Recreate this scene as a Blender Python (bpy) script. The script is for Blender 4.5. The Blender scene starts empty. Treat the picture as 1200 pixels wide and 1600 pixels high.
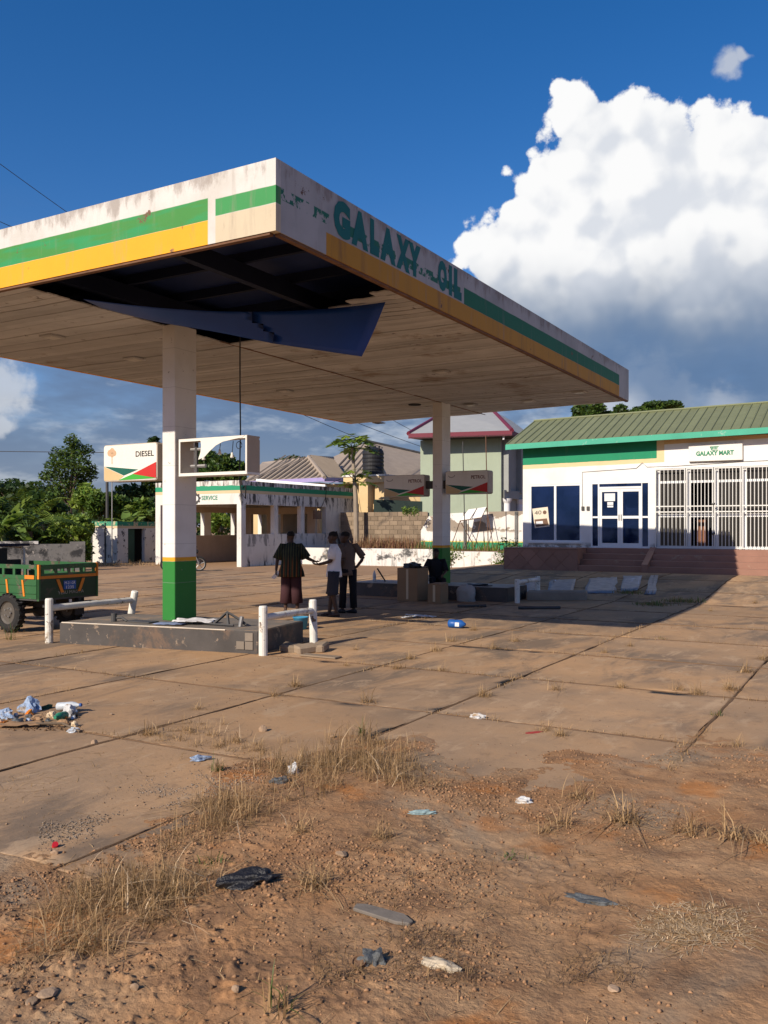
import bpy, bmesh, math, random
import numpy as np
from mathutils import Vector, Matrix
random.seed(7); rng = np.random.default_rng(7)
R = math.radians
SC = bpy.context.scene
COL = SC.collection

# ------------------------------------------------------------------ camera
F, HY, CH = 1365.0, 822.0, 1.83          # focal length in px of the 1200x1600 photo, horizon row, eye height
YAW = math.atan2(787, 1365)
FW = np.array([-math.sin(YAW), math.cos(YAW), 0.0]); RT = np.array([math.cos(YAW), math.sin(YAW), 0.0]); UP = np.array([0, 0, 1.0])
CAM = np.array([0, 0, CH])
cam = bpy.data.cameras.new('camera'); camo = bpy.data.objects.new('camera', cam); COL.objects.link(camo)
camo.location = (0, 0, CH); camo.rotation_euler = (R(90), 0, YAW)
cam.sensor_fit = 'VERTICAL'; cam.sensor_height = 36; cam.lens = F / 1600 * 36; cam.shift_y = (HY - 800) / 1600
cam.clip_start = 0.05; cam.clip_end = 6000
SC.camera = camo
SC.render.resolution_x, SC.render.resolution_y = 768, 1024

def ray(px, py): return FW + (px - 600) / F * RT + (HY - py) / F * UP
def P(px, py, z=0.0):
    d = ray(px, py); return CAM + d * (z - CH) / d[2]
def D(px, py, dep): return CAM + dep * ray(px, py)
def RY(px, py, y): d = ray(px, py); return CAM + d * y / d[1]
def RX(px, py, x): d = ray(px, py); return CAM + d * x / d[0]

# ------------------------------------------------------------------ node helper
def sock(x): return isinstance(x, bpy.types.NodeSocket)
class NT:
    def __init__(s, t): s.t = t
    def n(s, typ, ins=None, **at):
        nd = s.t.nodes.new(typ)
        for k, v in at.items(): setattr(nd, k, v)
        for k, v in (ins or {}).items(): s.put(nd.inputs[k], v)
        return nd
    def put(s, i, v):
        if sock(v): s.t.links.new(v, i)
        elif v is not None:
            if isinstance(v, (tuple, list)) and i.type == 'RGBA' and len(v) == 3: v = (*v, 1)
            i.default_value = v
    def m(s, op, a, b=None, c=None, clamp=False):
        nd = s.n('ShaderNodeMath', operation=op, use_clamp=clamp)
        for i, v in enumerate((a, b, c)):
            if v is not None: s.put(nd.inputs[i], v)
        return nd.outputs[0]
    def vm(s, op, a, b=None, scale=None):
        nd = s.n('ShaderNodeVectorMath', operation=op); s.put(nd.inputs[0], a)
        if b is not None: s.put(nd.inputs[1], b)
        if scale is not None: s.put(nd.inputs['Scale'], scale)
        return nd.outputs[1] if op in ('DISTANCE', 'DOT_PRODUCT', 'LENGTH') else nd.outputs[0]
    def mix(s, f, a, b, mode='MIX'):
        nd = s.n('ShaderNodeMix', data_type='RGBA', blend_type=mode); s.put(nd.inputs[0], f); s.put(nd.inputs[6], a); s.put(nd.inputs[7], b)
        return nd.outputs[2]
    def noise(s, vec, scale, detail=4, rough=0.55, dist=0.0, col=False):
        nd = s.n('ShaderNodeTexNoise', {'Vector': vec, 'Scale': scale, 'Detail': detail, 'Roughness': rough, 'Distortion': dist})
        return nd.outputs['Color'] if col else nd.outputs['Fac']
    def vor(s, vec, scale, feature='F1', detail=0.0, rough=0.5):
        nd = s.n('ShaderNodeTexVoronoi', {'Vector': vec, 'Scale': scale, 'Detail': detail, 'Roughness': rough}, feature=feature)
        return nd.outputs['Distance']
    def ss(s, v, a, b, lo=0.0, hi=1.0, lin=False):
        nd = s.n('ShaderNodeMapRange', {'Value': v, 'From Min': a, 'From Max': b, 'To Min': lo, 'To Max': hi}, interpolation_type='LINEAR' if lin else 'SMOOTHSTEP')
        return nd.outputs[0]
    def xyz(s, v):
        nd = s.n('ShaderNodeSeparateXYZ'); s.put(nd.inputs[0], v); return nd.outputs

# ------------------------------------------------------------------ sun, sky and clouds
SUNV = np.array([0.339, 1.673, -1.0]); SUNV /= np.linalg.norm(SUNV)     # travel direction of the light
sun = bpy.data.lights.new('sun', 'SUN'); suno = bpy.data.objects.new('sun', sun); COL.objects.link(suno)
sun.energy = 5.0; sun.angle = R(0.53); sun.color = (1.0, 0.90, 0.76)
suno.rotation_euler = Vector(SUNV).to_track_quat('-Z', 'Y').to_euler(); suno.location = (-10, -20, 30)
W = bpy.data.worlds.new('World'); SC.world = W; W.use_nodes = True
def build_world():
    t = W.node_tree; t.nodes.clear(); N = NT(t)
    d = N.n('ShaderNodeTexCoord').outputs['Generated']
    sky = N.n('ShaderNodeTexSky', sky_type='NISHITA', sun_disc=False, sun_elevation=math.asin(-SUNV[2]),
              sun_rotation=math.atan2(-SUNV[0], -SUNV[1]), altitude=200, air_density=1.0, dust_density=0.6, ozone_density=2.6)
    hs = N.n('ShaderNodeHueSaturation', {'Saturation': SKY_SAT, 'Value': SKY_VAL, 'Color': sky.outputs[0]})
    skyc = N.mix(1.0, hs.outputs[0], (1.16, 0.98, 1.13), 'MULTIPLY')
    el = N.xyz(d)[2]
    def dirn(px, py):
        v = ray(px, py); return tuple(v / np.linalg.norm(v))
    # cumulus: a heap of billows around fixed directions, broken up by noise
    blobs = [(920,190,78),(985,195,70),(870,290,80),(790,400,85),(850,430,110),(745,375,40),(1000,300,135),(905,330,100),(1140,255,95),(1230,290,120),(830,365,75),(768,345,42),(905,420,150),(770,405,50),(1060,400,150),(1190,400,150),(1330,380,210),(1010,470,130),(1110,540,150),(1260,530,170),(950,520,110)]
    wrp = N.noise(d, 12.0, 3, 0.62, col=True)
    wv = N.vm('SUBTRACT', wrp, (0.5, 0.5, 0.5))
    def heap(v, fine):
        v2 = N.vm('ADD', v, N.vm('SCALE', wv, scale=0.055))
        acc = None
        for px, py, r in blobs:
            s = N.m('SUBTRACT', 1.0, N.m('DIVIDE', N.vm('DISTANCE', v2, dirn(px, py)), r / F * 0.92))
            s = N.m('MULTIPLY', s, r / 100)
            acc = s if acc is None else N.m('SMOOTH_MAX', acc, s, 0.12)
        bil = N.m('SUBTRACT', 0.42, N.vor(v, 24.0, detail=1.0, rough=0.55))
        return N.m('ADD', acc, N.m('MULTIPLY', bil, 0.42))
    hc = heap(d, False); fn = N.m('MULTIPLY', N.m('SUBTRACT', N.noise(d, 48.0, 5, 0.64), 0.5), 0.42); h = N.m('ADD', hc, fn)
    off = tuple(RT * -0.016 + UP * 0.018)
    h2 = heap(N.vm('ADD', d, off), False)
    base = N.m('ADD', el, N.m('MULTIPLY', N.xyz(wv)[0], 0.07))
    a = N.m('MULTIPLY', N.ss(h, 0.0, 0.11), N.ss(base, 0.165, 0.250))
    lit = N.ss(N.m('ADD', N.m('SUBTRACT', hc, h2), N.m('MULTIPLY', fn, 0.5)), -0.20, 0.26)
    hgt = N.ss(base, 0.195, 0.305)
    cum = N.mix(hgt, (2.1, 2.85, 4.1), N.mix(lit, (7.5, 7.85, 8.5), (10.2, 10.2, 10.2)))
    # grey-blue cloud banks low over the horizon, all round
    ax, ay, az = N.xyz(d)
    inv = N.m('DIVIDE', 1.0, N.m('ADD', N.m('MAXIMUM', el, 0.0), 0.16))
    cb = N.n('ShaderNodeCombineXYZ'); N.put(cb.inputs[0], N.m('MULTIPLY', ax, 3.0)); N.put(cb.inputs[1], N.m('MULTIPLY', ay, 3.0)); N.put(cb.inputs[2], N.m('MULTIPLY', el, 9.0))
    bn = N.noise(cb.outputs[0], 1.15, 5, 0.6)
    low = N.ss(el, 0.30, 0.10)
    ba = N.m('MULTIPLY', N.ss(N.m('ADD', bn, N.m('MULTIPLY', low, 0.30)), 0.50, 0.78), N.ss(el, 0.36, 0.16))
    bn2 = N.noise(cb.outputs[0], 2.6, 5, 0.62)
    bank = N.mix(N.ss(bn2, 0.50, 0.72), (1.35, 1.95, 3.15), (5.2, 5.6, 6.2))
    bank = N.mix(N.ss(el, 0.0, 0.12), N.mix(0.5, bank, (2.3, 3.0, 4.2)), bank)
    # small white puffs
    puffs = [(0,610,55),(10,660,28),(1150,92,24),(1172,80,14),(1010,612,70),(1065,606,30),(1130,640,40),(960,630,50)]
    pa = None
    dv = N.vm('ADD', d, N.vm('SCALE', wv, scale=0.07)); fbn = N.noise(d, 44.0, 5, 0.62)
    for px, py, r in puffs:
        s = N.m('SUBTRACT', 1.0, N.m('DIVIDE', N.vm('DISTANCE', dv, dirn(px, py)), r / F))
        pa = s if pa is None else N.m('MAXIMUM', pa, s)
    pal = N.m('MULTIPLY', N.ss(N.m('ADD', pa, N.m('MULTIPLY', N.m('SUBTRACT', fbn, 0.5), 1.1)), 0.02, 0.62), 0.72)
    c = N.mix(N.m('MULTIPLY', ba, 0.85), skyc, bank)
    c = N.mix(pal, c, (6.6, 6.9, 7.4))
    # blue-grey shadow side hanging under the cumulus
    un = None
    for px, py, r in [(900,500,150),(1060,520,160),(1220,510,170),(1020,560,90)]:
        s = N.m('SUBTRACT', 1.0, N.m('DIVIDE', N.vm('DISTANCE', dv, dirn(px, py)), r / F))
        un = s if un is None else N.m('SMOOTH_MAX', un, s, 0.2)
    c = N.mix(N.m('MULTIPLY', N.ss(un, 0.0, 0.55), 0.85), c, N.mix(N.xyz(wrp)[1], (0.9, 1.75, 3.3), (1.7, 2.7, 4.5)))
    c = N.mix(a, c, cum)
    bg = N.n('ShaderNodeBackground', {'Color': c, 'Strength': SKY_STR})
    out = N.n('ShaderNodeOutputWorld'); t.links.new(bg.outputs[0], out.inputs[0])
SKY_SAT, SKY_VAL, SKY_STR = 1.38, 1.13, 0.086
W.cycles.sampling_method = 'MANUAL'; W.cycles.sample_map_resolution = 256
build_world()
SC.view_settings.view_transform = 'Standard'; SC.view_settings.look = 'None'
SC.view_settings.exposure = 0.15; SC.view_settings.gamma = 1.0; SC.view_settings.use_curve_mapping = False
SC.cycles.use_denoising = True
SC.cycles.max_bounces = 6; SC.cycles.diffuse_bounces = 3; SC.cycles.glossy_bounces = 3; SC.cycles.transparent_max_bounces = 8
SC.cycles.caustics_reflective = False; SC.cycles.caustics_refractive = False

# ------------------------------------------------------------------ materials
def M(name, col, rough=0.8, var=0.18, vscale=1.6, bump=0.25, bscale=45, metal=0.0, spec=0.3, wear=None, wear2=None, streak=None, paint=None, alpha=None, bdist=0.01, island=0.0, objrand=0.0, fine=0.0, bmask=False):
    m = bpy.data.materials.new(name); m.use_nodes = True; t = m.node_tree; t.nodes.clear(); N = NT(t)
    pos = N.n('ShaderNodeNewGeometry').outputs['Position']
    c = col
    if paint: c = paint(N, pos)
    nz = N.noise(pos, vscale, 6, 0.62)
    k = N.ss(nz, 0.25, 0.75, 1 - var, 1 + var, lin=True)
    if fine: k = N.m('MULTIPLY', k, N.ss(N.noise(pos, 60, 5, 0.7), 0.25, 0.75, 1 - fine, 1 + fine, lin=True))
    if island:
        ri = N.n('ShaderNodeNewGeometry').outputs['Random Per Island']; k = N.m('MULTIPLY', k, N.ss(ri, 0, 1, 1 - island, 1 + island, lin=True))
    if objrand:
        ri = N.n('ShaderNodeObjectInfo').outputs['Random']; k = N.m('MULTIPLY', k, N.ss(ri, 0, 1, 1 - objrand, 1 + objrand, lin=True))
    cc = N.n('ShaderNodeVectorMath', operation='SCALE'); N.put(cc.inputs[0], c if sock(c) else tuple(col)); N.put(cc.inputs['Scale'], k); c = cc.outputs[0]
    for w in (wear, wear2):
        if w:
            wc, ws, th, soft = w[:4]
            wn = N.noise(pos, ws, 7, 0.68, 0.3); c = N.mix(N.ss(wn, th, th + soft), c, wc)
    if streak:
        sc_, amt, th = streak
        x = N.vm('MULTIPLY', pos, (5.0, 5.0, 0.55)); sn = N.noise(x, 1.3, 6, 0.65)
        sn = N.m('MULTIPLY', N.ss(sn, th, th + 0.22), N.ss(N.noise(pos, 0.8, 4), 0.35, 0.6))
        c = N.mix(N.m('MULTIPLY', sn, amt), c, sc_)
    b = N.n('ShaderNodeBsdfPrincipled', {'Base Color': c, 'Roughness': rough, 'Metallic': metal, 'Specular IOR Level': spec})
    if bump:
        hgt = N.noise(pos, bscale, 6, 0.65)
        if bmask: hgt = N.m('MULTIPLY', hgt, N.ss(N.noise(pos, 1.1, 5, 0.6), 0.38, 0.60, 0.35, 1.0))
        bn = N.n('ShaderNodeBump', {'Strength': bump, 'Distance': bdist, 'Height': hgt}); t.links.new(bn.outputs[0], b.inputs['Normal'])
    o = N.n('ShaderNodeOutputMaterial'); t.links.new(b.outputs[0], o.inputs[0])
    return m
def leafmat(name, c1, c2, trans=0.35, rough=0.5):
    m = bpy.data.materials.new(name); m.use_nodes = True; t = m.node_tree; t.nodes.clear(); N = NT(t)
    g = N.n('ShaderNodeNewGeometry')
    c = N.mix(g.outputs['Random Per Island'], c1, c2)
    c = N.mix(N.ss(N.noise(g.outputs['Position'], 0.9, 3), 0.35, 0.7), c, N.mix(0.5, c, c2))
    b = N.n('ShaderNodeBsdfPrincipled', {'Base Color': c, 'Roughness': rough, 'Specular IOR Level': 0.35})
    tr = N.n('ShaderNodeBsdfTranslucent', {'Color': N.mix(0.4, c, (0.25, 0.30, 0.03))})
    mx = N.n('ShaderNodeMixShader', {0: trans}); t.links.new(b.outputs[0], mx.inputs[1]); t.links.new(tr.outputs[0], mx.inputs[2])
    o = N.n('ShaderNodeOutputMaterial'); t.links.new(mx.outputs[0], o.inputs[0]); return m
def glassmat(name, col, rough=0.06, metal=0.0):
    m = bpy.data.materials.new(name); m.use_nodes = True; t = m.node_tree; t.nodes.clear(); N = NT(t)
    pos = N.n('ShaderNodeNewGeometry').outputs['Position']
    b = N.n('ShaderNodeBsdfPrincipled', {'Base Color': col, 'Roughness': rough, 'Specular IOR Level': 0.5, 'Metallic': metal})
    bn = N.n('ShaderNodeBump', {'Strength': 0.05, 'Distance': 0.05, 'Height': N.noise(pos, 1.2, 2)}); t.links.new(bn.outputs[0], b.inputs['Normal'])
    o = N.n('ShaderNodeOutputMaterial'); t.links.new(b.outputs[0], o.inputs[0]); return m

DUST = (0.36, 0.215, 0.115)
def slab_paint(N, pos):
    c = N.mix(N.ss(N.noise(pos, 0.42, 6, 0.6), 0.36, 0.66), (0.430, 0.258, 0.132), (0.330, 0.218, 0.130))
    dark = N.m('MULTIPLY', N.ss(N.noise(N.vm('MULTIPLY', pos, (1.0, 0.45, 1.0)), 1.1, 7, 0.66, 0.5), 0.44, 0.60), N.ss(N.noise(pos, 0.23, 3), 0.38, 0.54))
    c = N.mix(N.m('MULTIPLY', dark, 0.85), c, (0.165, 0.122, 0.086))
    pale = N.ss(N.noise(N.vm('MULTIPLY', pos, (2.2, 0.8, 1.0)), 1.7, 7, 0.7, 0.6), 0.53, 0.64)
    c = N.mix(N.m('MULTIPLY', pale, 0.6), c, (0.46, 0.315, 0.19))
    return N.mix(N.m('MULTIPLY', N.ss(N.noise(pos, 7.0, 6, 0.7), 0.54, 0.66), 0.40), c, (0.20, 0.13, 0.08))
def dirt_paint(N, pos):
    c = N.mix(N.ss(N.noise(pos, 0.8, 6, 0.62), 0.34, 0.66), (0.335, 0.172, 0.078), (0.375, 0.232, 0.126))
    c = N.mix(N.ss(N.noise(pos, 2.3, 7, 0.68, 0.4), 0.47, 0.64), c, (0.23, 0.130, 0.070))
    c = N.mix(N.m('MULTIPLY', N.ss(N.noise(pos, 1.3, 4, 0.6), 0.54, 0.66), 0.8), c, (0.40, 0.165, 0.052))
    c = N.mix(N.m('MULTIPLY', N.ss(N.noise(pos, 0.55, 5, 0.6, 0.6), 0.52, 0.64), 0.7), c, (0.30, 0.225, 0.15))
    return N.mix(N.m('MULTIPLY', N.ss(N.noise(pos, 38.0, 5, 0.75), 0.58, 0.72), 0.5), c, (0.15, 0.085, 0.05))
m_slab = M('dusty_concrete', DUST, 0.88, var=0.10, bump=0.35, bscale=26, bdist=0.008, paint=slab_paint, spec=0.2, objrand=0.10, fine=0.07)
m_dirt = M('laterite_dirt', DUST, 0.95, var=0.14, vscale=4, bump=0.85, bscale=34, bdist=0.020, paint=dirt_paint, spec=0.1, fine=0.16, bmask=True)
m_soil = M('joint_soil', (0.165, 0.100, 0.057), 0.95, var=0.3, bump=0.7, bscale=40, spec=0.1)
m_ground = M('dusty_ground', (0.33, 0.205, 0.118), 0.92, var=0.2, vscale=0.25, wear=((0.25, 0.165, 0.10), 0.5, 0.52, 0.2), bump=0.3, spec=0.15)
m_white = M('white_wall_paint', (0.72, 0.70, 0.66), 0.8, var=0.06, bump=0.12, streak=((0.33, 0.30, 0.26), 0.35, 0.56))
m_mould = M('mouldy_white_paint', (0.68, 0.65, 0.60), 0.85, var=0.12, bump=0.35, wear=((0.09, 0.088, 0.085), 1.1, 0.545, 0.09), wear2=((0.36, 0.30, 0.24), 2.6, 0.60, 0.05), streak=((0.07, 0.07, 0.068), 0.9, 0.50))
m_grey = M('grey_wall_paint', (0.19, 0.182, 0.17), 0.85, var=0.25, wear=((0.04, 0.04, 0.04), 1.6, 0.46, 0.14), wear2=((0.42, 0.38, 0.33), 2.2, 0.60, 0.06))  # base grey kept low to carry the boundary wall's shade, besides the mould
m_beige = M('beige_paint', (0.62, 0.47, 0.30), 0.8, var=0.08, bump=0.15)
m_green = M('green_paint', (0.020, 0.215, 0.070), 0.6, var=0.12, bump=0.12, wear=((0.10, 0.26, 0.12), 3.5, 0.63, 0.06))
m_teal = M('teal_green_paint', (0.022, 0.235, 0.125), 0.65, var=0.12, bump=0.12, wear=((0.42, 0.40, 0.34), 3.0, 0.66, 0.03))
m_yellow = M('yellow_paint', (0.72, 0.36, 0.030), 0.65, var=0.08, bump=0.1)
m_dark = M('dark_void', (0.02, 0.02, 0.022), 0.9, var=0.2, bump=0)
m_black = M('black_plastic', (0.018, 0.018, 0.02), 0.55, var=0.25, bump=0.2)
m_rubber = M('tyre_rubber', (0.022, 0.021, 0.02), 0.85, var=0.25, bump=0.4, wear=((0.16, 0.10, 0.06), 5, 0.60, 0.15))
m_steel = M('dull_steel', (0.30, 0.29, 0.28), 0.5, metal=0.7, var=0.2, bump=0.1)
m_rust = M('rusty_steel', (0.13, 0.068, 0.042), 0.85, var=0.35, bump=0.3)
m_darkst = M('dark_grey_steel', (0.065, 0.062, 0.06), 0.65, var=0.3, bump=0.2)
m_pipe = M('chipped_white_pipe', (0.70, 0.67, 0.60), 0.65, var=0.14, vscale=5, bump=0.2, wear=((0.13, 0.09, 0.06), 7.0, 0.60, 0.03), wear2=((0.46, 0.38, 0.28), 2.5, 0.52, 0.12))
m_plinth = M('dark_island_paint', (0.075, 0.066, 0.060), 0.75, var=0.25, vscale=2.5, wear=((0.24, 0.18, 0.13), 5.5, 0.60, 0.05), wear2=((0.15, 0.10, 0.07), 1.4, 0.52, 0.12), bump=0.25)
m_islandtop = M('island_top_concrete', (0.17, 0.145, 0.12), 0.85, var=0.25, wear=((0.32, 0.22, 0.14), 1.6, 0.52, 0.18))
m_frame = M('white_aluminium', (0.74, 0.74, 0.73), 0.4, var=0.05, bump=0.03)
m_gate = M('white_gate_paint', (0.70, 0.68, 0.63), 0.55, var=0.08, wear=((0.25, 0.15, 0.09), 7, 0.68, 0.04))
m_blueglass = glassmat('blue_tinted_glass', (0.020, 0.048, 0.15), 0.05, 0.75)
m_darkglass = glassmat('dark_shop_glass', (0.050, 0.046, 0.042), 0.12)
m_tile = M('terracotta_tile', (0.30, 0.155, 0.108), 0.6, var=0.12, objrand=0.12, bump=0.1, wear=((0.40, 0.30, 0.23), 2.4, 0.60, 0.12))
m_step = M('red_oxide_step', (0.29, 0.150, 0.105), 0.65, var=0.15, bump=0.15, wear=((0.38, 0.27, 0.19), 1.8, 0.58, 0.15))
m_roofg = M('olive_roof_sheet', (0.175, 0.19, 0.10), 0.55, var=0.10, objrand=0.08, bump=0.05, streak=((0.12, 0.10, 0.06), 0.5, 0.52))
m_roofb = M('faded_brown_roof', (0.36, 0.29, 0.22), 0.6, var=0.12, bump=0.05, streak=((0.22, 0.17, 0.13), 0.5, 0.5))
m_roofrib = M('roof_rib_shadow', (0.25, 0.20, 0.15), 0.6, var=0.1, bump=0)
m_roofgrey = M('grey_roof_sheet', (0.36, 0.36, 0.34), 0.55, var=0.08, bump=0.05)
m_cream = M('cream_render', (0.62, 0.45, 0.24), 0.85, var=0.08)
m_sage = M('sage_green_render', (0.34, 0.39, 0.29), 0.85, var=0.06, streak=((0.22, 0.26, 0.2), 0.3, 0.52))
m_shadehouse = M('shaded_sage_render', (0.30, 0.31, 0.29), 0.85, var=0.08)  # sage walls on the shaded side: shade worked into a darker, greyer tone
m_maroon = M('maroon_fascia', (0.155, 0.018, 0.035), 0.5, var=0.1, bump=0)
m_purple = M('pale_purple_fascia', (0.34, 0.28, 0.52), 0.5, var=0.1, bump=0)
m_block = M('sandcrete_block', (0.235, 0.175, 0.12), 0.95, var=0.2, objrand=0.2, bump=0.7, bscale=30, wear=((0.13, 0.10, 0.075), 1.2, 0.55, 0.15))
m_mortar = M('mortar', (0.33, 0.27, 0.20), 0.95, var=0.15, bump=0.5)
m_soffit = M('weathered_soffit_board', (0.47, 0.455, 0.44), 0.8, var=0.14, objrand=0.16, bump=0.15, wear=((0.30, 0.24, 0.19), 0.9, 0.56, 0.15), wear2=((0.15, 0.12, 0.10), 3.5, 0.63, 0.06))
m_bluesheet = M('blue_metal_sheet', (0.006, 0.052, 0.27), 0.5, var=0.15, bump=0.05, spec=0.5)
m_bluedeck = M('shaded_blue_deck', (0.008, 0.021, 0.088), 0.7, var=0.2, bump=0)  # blue roofing underside, darkened to put the hole's lack of light in the colour
m_letter = M('faded_teal_lettering', (0.012, 0.145, 0.135), 0.7, var=0.1, bump=0.05, wear=((0.45, 0.44, 0.41), 2.8, 0.68, 0.03))
m_skin = M('dark_skin', (0.060, 0.030, 0.019), 0.5, var=0.08, bump=0.05, spec=0.4)
m_hair = M('black_hair', (0.010, 0.009, 0.009), 0.8, var=0.2, bump=0.4, bscale=200)
m_cardboard = M('brown_cardboard', (0.30, 0.18, 0.095), 0.85, var=0.12, bump=0.1)
m_paper = M('white_paper', (0.72, 0.71, 0.70), 0.8, var=0.06, bump=0.1)
m_bark = M('bark', (0.13, 0.095, 0.065), 0.95, var=0.3, bump=0.8, bscale=12)
m_leafA = leafmat('leaf_mid', (0.032, 0.080, 0.015), (0.120, 0.190, 0.030))
m_leafB = leafmat('leaf_dark', (0.014, 0.036, 0.012), (0.040, 0.078, 0.018))
m_leafC = leafmat('leaf_bright', (0.075, 0.170, 0.020), (0.260, 0.330, 0.050))
m_banana = leafmat('banana_leaf', (0.11, 0.23, 0.04), (0.24, 0.34, 0.08), 0.45)
m_straw = leafmat('dry_straw', (0.36, 0.215, 0.10), (0.56, 0.37, 0.19), 0.25, 0.8)
m_strawd = leafmat('dead_grass', (0.20, 0.115, 0.055), (0.38, 0.235, 0.115), 0.25, 0.8)
m_strawp = leafmat('pale_straw', (0.46, 0.32, 0.18), (0.70, 0.52, 0.33), 0.2, 0.8)
m_grassg = leafmat('green_grass', (0.05, 0.105, 0.02), (0.13, 0.18, 0.045), 0.35)
m_stone = M('stone', (0.26, 0.175, 0.11), 0.9, var=0.3, vscale=9, objrand=0.2, bump=0.5, island=0.25)

# ------------------------------------------------------------------ object helpers
ORG = {}
def tag(o, label=None, cat=None, group=None, kind=None):
    if label: o['label'] = label
    if cat: o['category'] = cat
    if group: o['group'] = group
    if kind: o['kind'] = kind
    return o
def thing(name, label, cat, loc, rz=0.0, group=None):
    o = bpy.data.objects.new(name, None); COL.objects.link(o); o.empty_display_size = 0.2
    o.location = tuple(float(a) for a in loc); o.rotation_euler = (0, 0, rz); ORG[o] = np.array(loc, float) if rz == 0 else np.zeros(3)
    return tag(o, label, cat, group)
def link(name, me, parent=None):
    o = bpy.data.objects.new(name, me); COL.objects.link(o)
    if parent is not None: o.parent = parent
    return o
class MB:
    def __init__(s): s.v = []; s.f = []; s.mi = []
    def add(s, vs, fs, mi=0):
        b = len(s.v); s.v += [tuple(map(float, p)) for p in vs]; s.f += [tuple(b + i for i in f) for f in fs]; s.mi += [mi] * len(fs); return s
    def box(s, x0, y0, z0, x1, y1, z1, mi=0):
        return s.add([(x0,y0,z0),(x1,y0,z0),(x1,y1,z0),(x0,y1,z0),(x0,y0,z1),(x1,y0,z1),(x1,y1,z1),(x0,y1,z1)],
                     [(0,3,2,1),(4,5,6,7),(0,1,5,4),(1,2,6,5),(2,3,7,6),(3,0,4,7)], mi)
    def prism(s, pts, z0, z1, mi=0):
        n = len(pts); vs = [(p[0], p[1], z0 if np.isscalar(z0) else z0[i]) for i, p in enumerate(pts)] + [(p[0], p[1], z1 if np.isscalar(z1) else z1[i]) for i, p in enumerate(pts)]
        return s.add(vs, [tuple(range(n - 1, -1, -1)), tuple(range(n, 2 * n))] + [(i, (i + 1) % n, n + (i + 1) % n, n + i) for i in range(n)], mi)
    def extr(s, pts, vec, mi=0):          # planar 3-D polygon pushed along vec
        n = len(pts); v = np.array(vec); q = [np.array(p) for p in pts]
        return s.add(q + [p + v for p in q], [tuple(range(n - 1, -1, -1)), tuple(range(n, 2 * n))] + [(i, (i + 1) % n, n + (i + 1) % n, n + i) for i in range(n)], mi)
    def loft(s, rings, mi=0, cap=True, closed=True):
        n = len(rings[0]); vs = [p for r in rings for p in r]; fs = []
        for k in range(len(rings) - 1):
            for i in range(n if closed else n - 1):
                j = (i + 1) % n; fs.append((k * n + i, k * n + j, (k + 1) * n + j, (k + 1) * n + i))
        if cap: fs += [tuple(range(n - 1, -1, -1)), tuple(range((len(rings) - 1) * n, len(rings) * n))]
        return s.add(vs, fs, mi)
    def tube(s, path, rad, n=8, mi=0, cap=True, sq=None):
        path = [np.array(p, float) for p in path]; rings = []
        rad = [rad] * len(path) if np.isscalar(rad) else rad
        ref = None
        for i, p in enumerate(path):
            t = path[min(i + 1, len(path) - 1)] - path[max(i - 1, 0)]; t = t / (np.linalg.norm(t) + 1e-9)
            if ref is None: ref = np.array([0, 0, 1.0]) if abs(t[2]) < 0.9 else np.array([1.0, 0, 0])
            a = np.cross(t, ref); a /= np.linalg.norm(a) + 1e-9; b = np.cross(t, a); ref = -np.cross(t, a) if False else ref
            q = sq or (1, 1)
            rings.append([p + rad[i] * (q[0] * math.cos(2 * math.pi * k / n) * a + q[1] * math.sin(2 * math.pi * k / n) * b) for k in range(n)])
        return s.loft(rings, mi, cap)
    def lathe(s, prof, n=20, c=(0, 0, 0), mi=0, ax='z'):
        rings = []; shut = tuple(prof[0]) == tuple(prof[-1])
        for r, z in prof:
            ring = []
            for k in range(n):
                a = 2 * math.pi * k / n; p = (r * math.cos(a), r * math.sin(a), z)
                if ax == 'y': p = (p[0], p[2], p[1])
                if ax == 'x': p = (p[2], p[0], p[1])
                ring.append((p[0] + c[0], p[1] + c[1], p[2] + c[2]))
            rings.append(ring)
        return s.loft(rings, mi, cap=not shut)
    def build(s, name, mats, parent=None, smooth=False, bevel=0.0, kind=None):
        v = s.v
        if parent is not None:
            root = parent
            while root.parent is not None: root = root.parent
            o = ORG.get(root)
            if o is not None and o.any(): v = [(a[0] - o[0], a[1] - o[1], a[2] - o[2]) for a in v]
        me = bpy.data.meshes.new(name); me.from_pydata(v, [], s.f)
        for m in (mats if isinstance(mats, (list, tuple)) else [mats]): me.materials.append(m)
        if any(s.mi): me.polygons.foreach_set('material_index', s.mi)
        bm = bmesh.new(); bm.from_mesh(me)
        bmesh.ops.recalc_face_normals(bm, faces=bm.faces)
        if bevel: bmesh.ops.bevel(bm, geom=list(bm.edges), offset=bevel, segments=1, affect='EDGES', clamp_overlap=True)
        bm.to_mesh(me); bm.free()
        if smooth: me.polygons.foreach_set('use_smooth', [True] * len(me.polygons))
        me.update(); ob = link(name, me, parent)
        if kind: ob['kind'] = kind
        return ob
def B(x0, y0, z0, x1, y1, z1, name, mat, parent=None, bevel=0.0): return MB().box(x0, y0, z0, x1, y1, z1).build(name, mat, parent, bevel=bevel)
def copy_tree(o, parent=None):
    c = o.copy(); COL.objects.link(c); c.parent = parent
    for ch in list(o.children): copy_tree(ch, c)
    return c
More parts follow.
